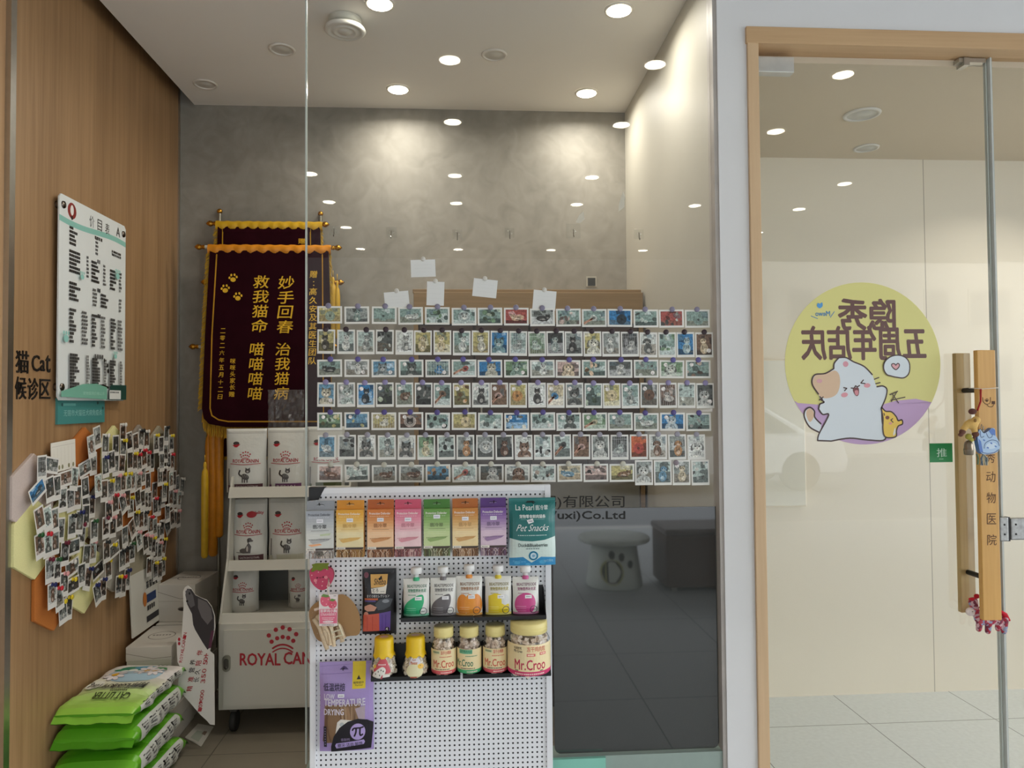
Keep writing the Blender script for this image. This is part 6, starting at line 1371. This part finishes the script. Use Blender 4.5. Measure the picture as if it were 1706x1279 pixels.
# fixed pane on the right of it
t = MB().box((dx1 + .018, YD + .0, .006), (3.4, YD + .01, hz0)).build('window_2', GL); tag(t, None, kind='structure')
MB().box((dx1 + .014, YD - .0005, .006), (dx1 + .018, YD + .0105, hz0)).build('polished_edge', EDG, t)
MB().box((dx1 + .009, YD - .004, .004), (dx1 + .0135, YD + .014, hz0)).build('seal', mat('door_seal', (196, 200, 196), .4), t)
# lock clamp joining both panes
p, q = P(1666, 902, YD - .02), P(1706, 861, YD - .02)
t = thing('glass_clamp', 'scuffed metal lock clamp on the glass edges beside the door handle', 'clamp', (p.x, YD, p.z)); ch = q.z - p.z
SCM = mat('scuffed_metal', (150, 150, 148), .35, .9, .25, 60)
MB().box((0, -.022, 0), (.030, -.001, ch)).build('plate', SCM, t, bevel=.004); MB().box((.038, -.022, .004), (.12, -.001, ch - .004)).build('plate', SCM, t, bevel=.004); MB().box((.030, -.018, 0), (.038, -.001, ch)).build('gap_strip', BLK, t)
for x in (.016, .055):
    for z in (ch * .3, ch * .7): MB().lathe([(0, -.0235), (.003, -.0235), (.0035, -.0215)], 10, (x, 0, z), axis='Y').build('screw', BLK, t)
# handle bars
t = thing('door_handle', 'pair of tall wooden pull bars through the glass door with the clinic name engraved', 'door handle', (0, 0, 0))
BAM = woodmat('bamboo', (226, 178, 102), (206, 154, 80), 'Z', .4, 60, .03, .3); BAM2 = woodmat('bamboo_inner', (206, 178, 124), (182, 152, 100), 'Z', .45, 60, .03, .3)
Y1, Y2 = YG - .055, YG + .058
tl, br = P(1633, 583, Y1), P(1664, 1033, Y1); x0, x1 = P(1633, 800, Y1).x, P(1663.5, 800, Y1).x
t.location = ((x0 + x1) / 2, YD, br.z); xc = (x0 + x1) / 2; zb, zt = br.z, tl.z
MB().box((x0 - xc, Y1 - YD, 0), (x1 - xc, Y1 + .019 - YD, zt - zb)).build('outer_bar', BAM, t, bevel=.0025)
tl2, br2 = P(1597, 588, Y2), P(1628, 1020, Y2); xa, xb = P(1597, 800, Y2).x, P(1621.5, 800, Y2).x
MB().box((xa - xc, Y2 - YD, br2.z - zb), (xb - xc, Y2 + .019 - YD, tl2.z - zb)).build('inner_bar', BAM2, t, bevel=.0025)
for py in (650, 957):
    z = P(1620, py, YD).z - zb; xm = ((xa + xb) / 2 + (x0 + x1) / 2) / 2 - xc
    MB().tube([((xa + xb) / 2 - xc, Y2 + .004 - YD, z), ((x0 + x1) / 2 - xc, Y1 + .017 - YD, z)], .0085, 14).build('bolt', BLK, t)
o = Vector((xc, 0, zb)); mb = MB(); pr = pk(mb, -(Y1 - YD) + .0004, Y1, (xc, zb)); EN = (92, 58, 34)
for c, y in (('隐', 727), ('秀', 762), ('动', 794), ('物', 829), ('医', 864), ('院', 899)):
    dx = (y - 640) * .018; pr.text(c, 1642 + dx - 2, y + 9, 1657.5 + dx - 2, y - 9, EN, .0)
for pts in ([(1637, 662), (1638, 669), (1643, 673), (1649, 671), (1650, 662)], [(1644, 673), (1647, 677), (1653, 677), (1656, 672)]): pr.stroke(pts, 1.0, EN)
pr.rect(1652, 673, 1657.5, 668, EN); pr.ell(1644, 667.5, 2, 1.7, EN, 10); [pr.ell(1644 + dx, 667.5 + dy, .75, .9, EN, 8) for dx, dy in ((-2.6, -1.2), (-.9, -2.9), (1, -2.9), (2.6, -1.2))]
mb.build('engraving', INKM, t)
# ------------------------------------------------------------------ round anniversary sticker, printed for readers inside
YS = YD - .0012; cs = P(1438, 605, YS); ks = KX(1438, 605, YS)
mb = MB(); n = 72; R_ = 129.5 * ks
mb.prism([(R_ * math.cos(2 * math.pi * i / n), R_ * 1.01 * math.sin(2 * math.pi * i / n)) for i in range(n)], -.0006, 0, (226, 220, 140))
sc = lambda x, y: (1290 + x / 4.567, 470 + y / 4.567)
pr = Pr(mb, .0007, px=(1438, 605, ks), win=None); BRN_ = (104, 68, 64); BK = (66, 42, 40)
z_ = lambda pts: [sc(*p_) for p_ in pts]
arc = [(1438 + 129.3 * math.cos(a_), 605 + 130.6 * math.sin(a_)) for a_ in [math.radians(d) for d in range(29, 154, 4)]]
pr.poly(arc + [sc(175, 905), sc(330, 918), sc(500, 925), sc(800, 925), sc(920, 893), sc(1070, 880), sc(1195, 908)], (198, 164, 206))
pr.text('五周年店庆', *sc(215, 590), *sc(1155, 345), BRN_, 0, mirror=True, fat=1.5); pr.text('隐秀', *sc(495, 370), *sc(925, 145), BRN_, 0, mirror=True, fat=1.5)
pr.text('Mewo', *sc(320, 268), *sc(430, 232), (74, 140, 190), .03, mirror=True)
for s_ in ([(287, 268), (335, 287)], [(432, 278), (463, 236)]): pr.stroke(z_(s_), 1.1, (74, 140, 190), False)
pr.poly(z_(smoothpts([(332, 195), (340, 172), (355, 178), (372, 168), (375, 195), (352, 212)], 4, True)), (84, 160, 220))
catout = [(318, 1180), (330, 1130), (405, 995), (360, 990), (330, 950), (340, 915), (372, 900), (345, 880), (330, 840), (290, 780), (285, 735), (310, 698), (385, 690), (450, 655), (455, 615), (490, 575), (545, 575), (600, 605), (680, 640), (740, 700), (775, 790), (820, 785), (850, 810), (840, 870), (808, 940), (810, 1050), (830, 1175), (700, 1180), (560, 1165), (420, 1185)]
tail = [(330, 1120), (260, 1080), (222, 1010), (228, 960), (265, 938), (298, 965), (300, 1010), (345, 1058)]
pr.poly(z_(smoothpts(tail, 3, True)), (224, 230, 234)); pr.poly(z_(smoothpts([(238, 1000), (240, 960), (268, 945), (292, 970), (292, 1010), (262, 1045)], 3, True)), (222, 190, 158)); pr.stroke(z_(tail[:]), 2.4, BK)
pr.poly(z_(smoothpts(catout, 3, True)), (222, 230, 236))
pr.poly(z_(smoothpts([(345, 860), (292, 780), (292, 735), (315, 702), (390, 692), (455, 668), (490, 700), (495, 770), (470, 840), (410, 870)], 3, True)), (224, 192, 160))
for seg in (catout[0:5], catout[4:8], catout[8:14], catout[13:16], catout[15:20], catout[20:25], catout[24:30], catout[29:] + catout[:1]): pr.stroke(z_(seg), 2.3, BK)
pr.ell(*sc(540, 622), 4.6, 4.6, (222, 158, 172), 14); pr.ell(*sc(340, 745), 4.6, 3.4, (226, 170, 178), 14); pr.ell(*sc(527, 848), 5.6, 3.8, (226, 158, 168), 16, -.2); pr.ell(*sc(700, 780), 5.4, 3.6, (226, 158, 168), 16, -.1)
for seg in ([(522, 795), (545, 800), (528, 818)], [(672, 740), (652, 762), (684, 766)], [(578, 798), (600, 800), (612, 782), (625, 790), (642, 780)]): pr.stroke(z_(seg), 1.8, BK, False)
pr.poly(z_(smoothpts([(592, 805), (632, 795), (636, 840), (622, 858), (604, 845)], 4, True)), (120, 62, 66)); pr.poly(z_(smoothpts([(604, 820), (628, 815), (630, 845), (612, 850)], 4, True)), (216, 140, 150))
for seg in ([(755, 735), (790, 722)], [(765, 768), (798, 760)], [(340, 860), (360, 880)], [(335, 885), (365, 862)]): pr.stroke(z_(seg), 1.7, BK, False)
chick = [(805, 945), (835, 970), (880, 975), (915, 1010), (930, 1040), (958, 1035), (962, 1065), (930, 1080), (915, 1115), (912, 1155), (870, 1165), (825, 1155), (812, 1100), (815, 1020)]
pr.poly(z_(smoothpts(chick, 3, True)), (240, 202, 84)); pr.stroke(z_(chick), 2.2, BK, closed=True)
pr.ell(*sc(848, 1017), 3.4, 3, (120, 60, 40), 12); pr.stroke(z_([(822, 985), (826, 1000)]), 1.6, BK, False); pr.stroke(z_([(888, 1025), (874, 1035), (890, 1052)]), 1.6, BK, False); pr.ell(*sc(870, 1060), 3, 2, (232, 160, 140), 10); pr.poly(z_(smoothpts([(905, 1090), (890, 1130), (892, 1150), (908, 1130)], 3, True)), (236, 234, 220))
bub = smoothpts([(835, 610), (880, 570), (940, 558), (995, 575), (1025, 620), (1020, 690), (980, 725), (920, 720), (885, 712), (850, 700), (828, 660)], 4, True)
pr.poly(z_(bub), (222, 232, 238)); pr.stroke(z_(bub), 2.0, BK, False, True); hrt = smoothpts([(918, 665), (890, 640), (892, 622), (912, 622), (920, 632), (935, 618), (948, 628), (942, 648)], 3, True); pr.poly(z_(hrt), (226, 170, 176)); pr.stroke(z_(hrt), 1.6, BK, False, True)
for seg in ([(870, 850), (930, 825)], [(880, 890), (985, 868)], [(890, 845), (935, 910)], [(925, 825), (880, 900)]): pr.stroke(z_(seg), 1.5, BK, False)
tag(mb.build('round_sticker', INK, None, (cs.x, YS, cs.z)), 'large round yellow and lilac sticker with a white cartoon cat on the glass door', 'sticker')
# push sign
a, b = P(1549, 770, YS), P(1586, 738, YS); w, h = b.x - a.x, b.z - a.z
mb = MB().box((0, -.0015, 0), (w, 0, h), (34, 140, 74)); pr = Pr(mb, .0018); pr.text('推', w * .30, h * .28, w * .74, h * .74, (206, 236, 214), .0); pr.line(h * .035, w * .4, w * .6, h * .17, (170, 220, 184), 5, rng)
tag(mb.build('push_sign', INK, None, (a.x, YS, a.z)), 'small green sign with a white Chinese character for push on the door glass', 'sign')
# pale switch panel on the passage wall
a, b = P(1262, 845, YC - .03), P(1340, 598, YC - .03); t = thing('wall_cabinet', 'pale flat wall cabinet in the passage, half hidden by the door frame', 'cabinet', (a.x - .1, YC, a.z))
MB().box((0, -.03, 0), (b.x - a.x + .1, 0, b.z - a.z)).build('body', CREAM, t, bevel=.004); MB().box((.006, -.034, .006), (b.x - a.x + .094, -.03, b.z - a.z - .006)).build('door', mat('cabinet_cream', (232, 228, 214), .35, var=.01), t, bevel=.002)
# ------------------------------------------------------------------ charms hanging from the handle
PLY = printmat('plush', .9, .1, 120); SIL = mat('charm_silver', (160, 156, 150), .3, 1.0)
YH = Y1 - .022
def H(px_, py_): return P(px_, py_, YH)
kh = KX(1620, 700, YH); o = H(1616, 700); t = thing('plush_charm', 'yellow plush pony charm with brown hooves on a red cord over the handle', 'charm', o)
L3 = lambda x, y, d=0: ((x - 1616) * kh, d, (700 - y) * kh)
remesh_blob([('e', L3(1619, 706), (.020, .017, .017)), ('e', L3(1626, 700), (.014, .013, .013)), ('t', [L3(1612, 706), L3(1605, 714)], [.011, .009]), ('t', [L3(1622, 712), L3(1624, 720)], [.010, .009])], .0022, 'body', PLY, t, 4, (226, 186, 110))
remesh_blob([('e', L3(1603, 718), (.010, .010, .009)), ('e', L3(1600, 723), (.008, .008, .006))], .002, 'hoof', PLY, t, 3, (112, 74, 62)); remesh_blob([('e', L3(1624, 722, -.002), (.011, .011, .010)), ('e', L3(1621, 730), (.007, .007, .006))], .002, 'hoof', PLY, t, 3, (112, 74, 62))
remesh_blob([('e', L3(1622, 686, .004), (.014, .008, .010))], .002, 'mane', PLY, t, 3, (96, 58, 50)); MB().ell(L3(1619, 700, -.016), (.0045, .003, .006), col=(150, 112, 60)).build('spot', PLY, t)
b0_ = P(1634, 648, Y1 - .003); rel = b0_ - o
MB().tube([tuple(rel), (rel.x - .006, rel.y - .006, rel.z - .04), L3(1629, 684)], .0028, 8, (170, 40, 40)).build('cord', PLY, t)
MB().tube([((x0 - o.x) - .003, .06, rel.z + .004), ((x0 - o.x) - .003, rel.y - .002, rel.z + .002), tuple(rel), ((x1 - o.x) + .003, rel.y - .001, rel.z + .004), ((x1 - o.x) + .012, .05, rel.z + .008)], .0012, 6, (226, 220, 206)).build('loop', PLY, t)
mb = MB().ell(L3(1613, 726), (.010, .009, .010), col=(170, 162, 70)).ell(L3(1617, 731), (.008, .008, .007), col=(190, 184, 90)); mb.build('leaf_bead', PLY, t)
o2 = H(1613.5, 745); t = thing('bell', 'small dull metal bell hanging below the yellow plush charm', 'bell', o2)
MB().lathe([(.0015, .022), (.006, .021), (.011, .016), (.013, .008), (.013, -.003), (.0145, -.006), (.0148, -.008), (.014, -.010), (.0135, -.022), (.012, -.024), (.0, -.024)], 26).build('body', mat('bell_metal', (140, 128, 112), .3, 1.0), t, recalc=True)
MB().tube([(0, 0, .021), (.001, 0, .027), (0, 0, .031)], .0016, 6).build('ring', SIL, t)
o3 = H(1643, 738); t = thing('keyring_charm', 'blue and white ceramic look lion charm with tassel over the handle', 'charm', o3)
L4 = lambda x, y, d=0: ((x - 1643) * kh, d, (738 - y) * kh)
mb = MB().prism([((x - 1643) * kh, (738 - y) * kh) for x, y in smoothpts([(1627, 740), (1626, 726), (1630, 716), (1636, 722), (1643, 719), (1650, 714), (1655, 716), (1656, 726), (1662, 738), (1660, 750), (1648, 755), (1632, 754)], 4, True)], -.009, .009, (174, 202, 232), side=(96, 130, 190)); pr = Pr(mb, .0093, px=(1643, 738, kh)); DB = (40, 62, 120); MBl = (84, 124, 198)
pr.poly([(1644, 718), (1651, 714), (1655, 717), (1655, 726), (1648, 724)], MBl); pr.poly([(1627, 742), (1627, 730), (1631, 735), (1634, 752), (1629, 752)], MBl); pr.ell(1648, 742, 9, 5, (206, 224, 242), 18, -.1)
pr.stroke([(1636, 746), (1638, 738), (1648, 733), (1658, 735), (1661, 742)], .9, DB); pr.stroke([(1632, 752), (1640, 754), (1652, 753), (1660, 748)], 1.0, DB); pr.stroke([(1630, 718), (1631, 728), (1636, 727)], .9, DB); pr.stroke([(1640, 722), (1644, 729), (1649, 728), (1650, 724)], .9, DB)
for (x, y) in ((1648, 738), (1642, 745), (1655, 743), (1636, 733)): pr.ell(x, y, 2, 1.2, MBl, 10, .5)
mb.build('body', INK, t, bevel=0); MB().tube([L4(1637, 722), L4(1634, 716), L4(1636, 708), L4(1639, 712), L4(1637, 722)], .0013, 6).build('ring', SIL, t)
MB().lathe([(.003, .004), (.006, .002), (.006, -.004), (.003, -.006)], 12, L4(1637, 718)).build('clasp', SIL, t)
mb = MB(); rgt = random.Random(9)
for i in range(22): x = rgt.uniform(1633, 1643); mb.tube([L4(1638, 755, rgt.uniform(-.003, .003)), L4(x, 762, rgt.uniform(-.006, .004)), L4(x + rgt.uniform(-1, 1), 773, rgt.uniform(-.006, .004))], .0012, 4, rgt.choice(((84, 110, 150), (120, 144, 176), (150, 164, 170), (190, 190, 170))))
mb.build('tassel', PLY, t); MB().tube([L4(1627, 755), L4(1629, 762), L4(1628, 772)], .003, 8, (110, 124, 96)).build('bead_strand', PLY, t)
# patchwork pony behind the bar's lower end
YQ = (Y1 + .019 + YD) / 2 - .004; kq = KX(1640, 1020, YQ); o4 = P(1640, 1020, YQ); t = thing('patchwork_pony', 'red patchwork cloth pony with white muzzle behind the lower end of the handle', 'charm', o4)
L5 = lambda x, y, d=0: ((x - 1640) * kq, d, (1020 - y) * kq)
PAT, nt, b_ = newmat('patchwork'); 
vo = N(nt, 'ShaderNodeTexVoronoi'); vo.inputs['Scale'].default_value = 120; rp_ = N(nt, 'ShaderNodeValToRGB'); rp_.color_ramp.interpolation = 'CONSTANT'
for i, (pos, c) in enumerate(((0, (176, 50, 70)), (.3, (206, 170, 176)), (.5, (130, 60, 80)), (.68, (150, 160, 186)), (.84, (196, 84, 96)))):
    e = rp_.color_ramp.elements[i] if i < 2 else rp_.color_ramp.elements.new(pos); e.position = pos; e.color = lin(c)
tc = N(nt, 'ShaderNodeTexCoord'); nt.links.new(tc.outputs['Object'], vo.inputs['Vector']); nt.links.new(vo.outputs['Color'], rp_.inputs[0]); nt.links.new(rp_.outputs[0], b_.inputs['Base Color']); b_.inputs['Roughness'].default_value = .85
remesh_blob([('e', L5(1645, 1028), (.048, .012, .026)), ('t', [L5(1625, 1020), L5(1622, 1004)], [.014, .012]), ('e', L5(1622, 1004), (.016, .012, .018))] + [('t', [L5(x, 1032), L5(x - 2, y)], [.011, .009]) for x, y in ((1632, 1046), (1647, 1050), (1664, 1046), (1674, 1051))], .0025, 'body', PAT, t, 4)
remesh_blob([('e', L5(1616, 1018, -.002), (.0145, .013, .014))], .002, 'muzzle', PLY, t, 3, (236, 222, 218)); MB().ell(L5(1615, 1016, -.0155), (.0025, .001, .001), 10, 6, (50, 40, 44)).build('nostril', PLY, t)
MB().ell(L5(1628, 1010, -.012), (.0025, .002, .003), 10, 6, (30, 26, 28)).build('eye', PLY, t)
mb = MB().ell(L5(1620, 998, -.002), (.014, .006, .005), 12, 8, (206, 30, 44)).ell(L5(1628, 994), (.010, .005, .008), 12, 8, (196, 26, 40)); mb.build('mane', PLY, t)
mb = MB().tube([L5(1664, 1016), L5(1674, 1025), L5(1682, 1034)], [.003, .009, .003], 10, (206, 30, 52)); mb.build('tail', PLY, t)
MB().tube([L5(1642, 1004), ((x0 + x1) / 2 - o4.x, YQ - o4.y, P(1620, 957, YD).z - o4.z - .0085)], .001, 6, (200, 190, 180)).build('cord', PLY, t)
bpy.data.objects.remove(_fo)
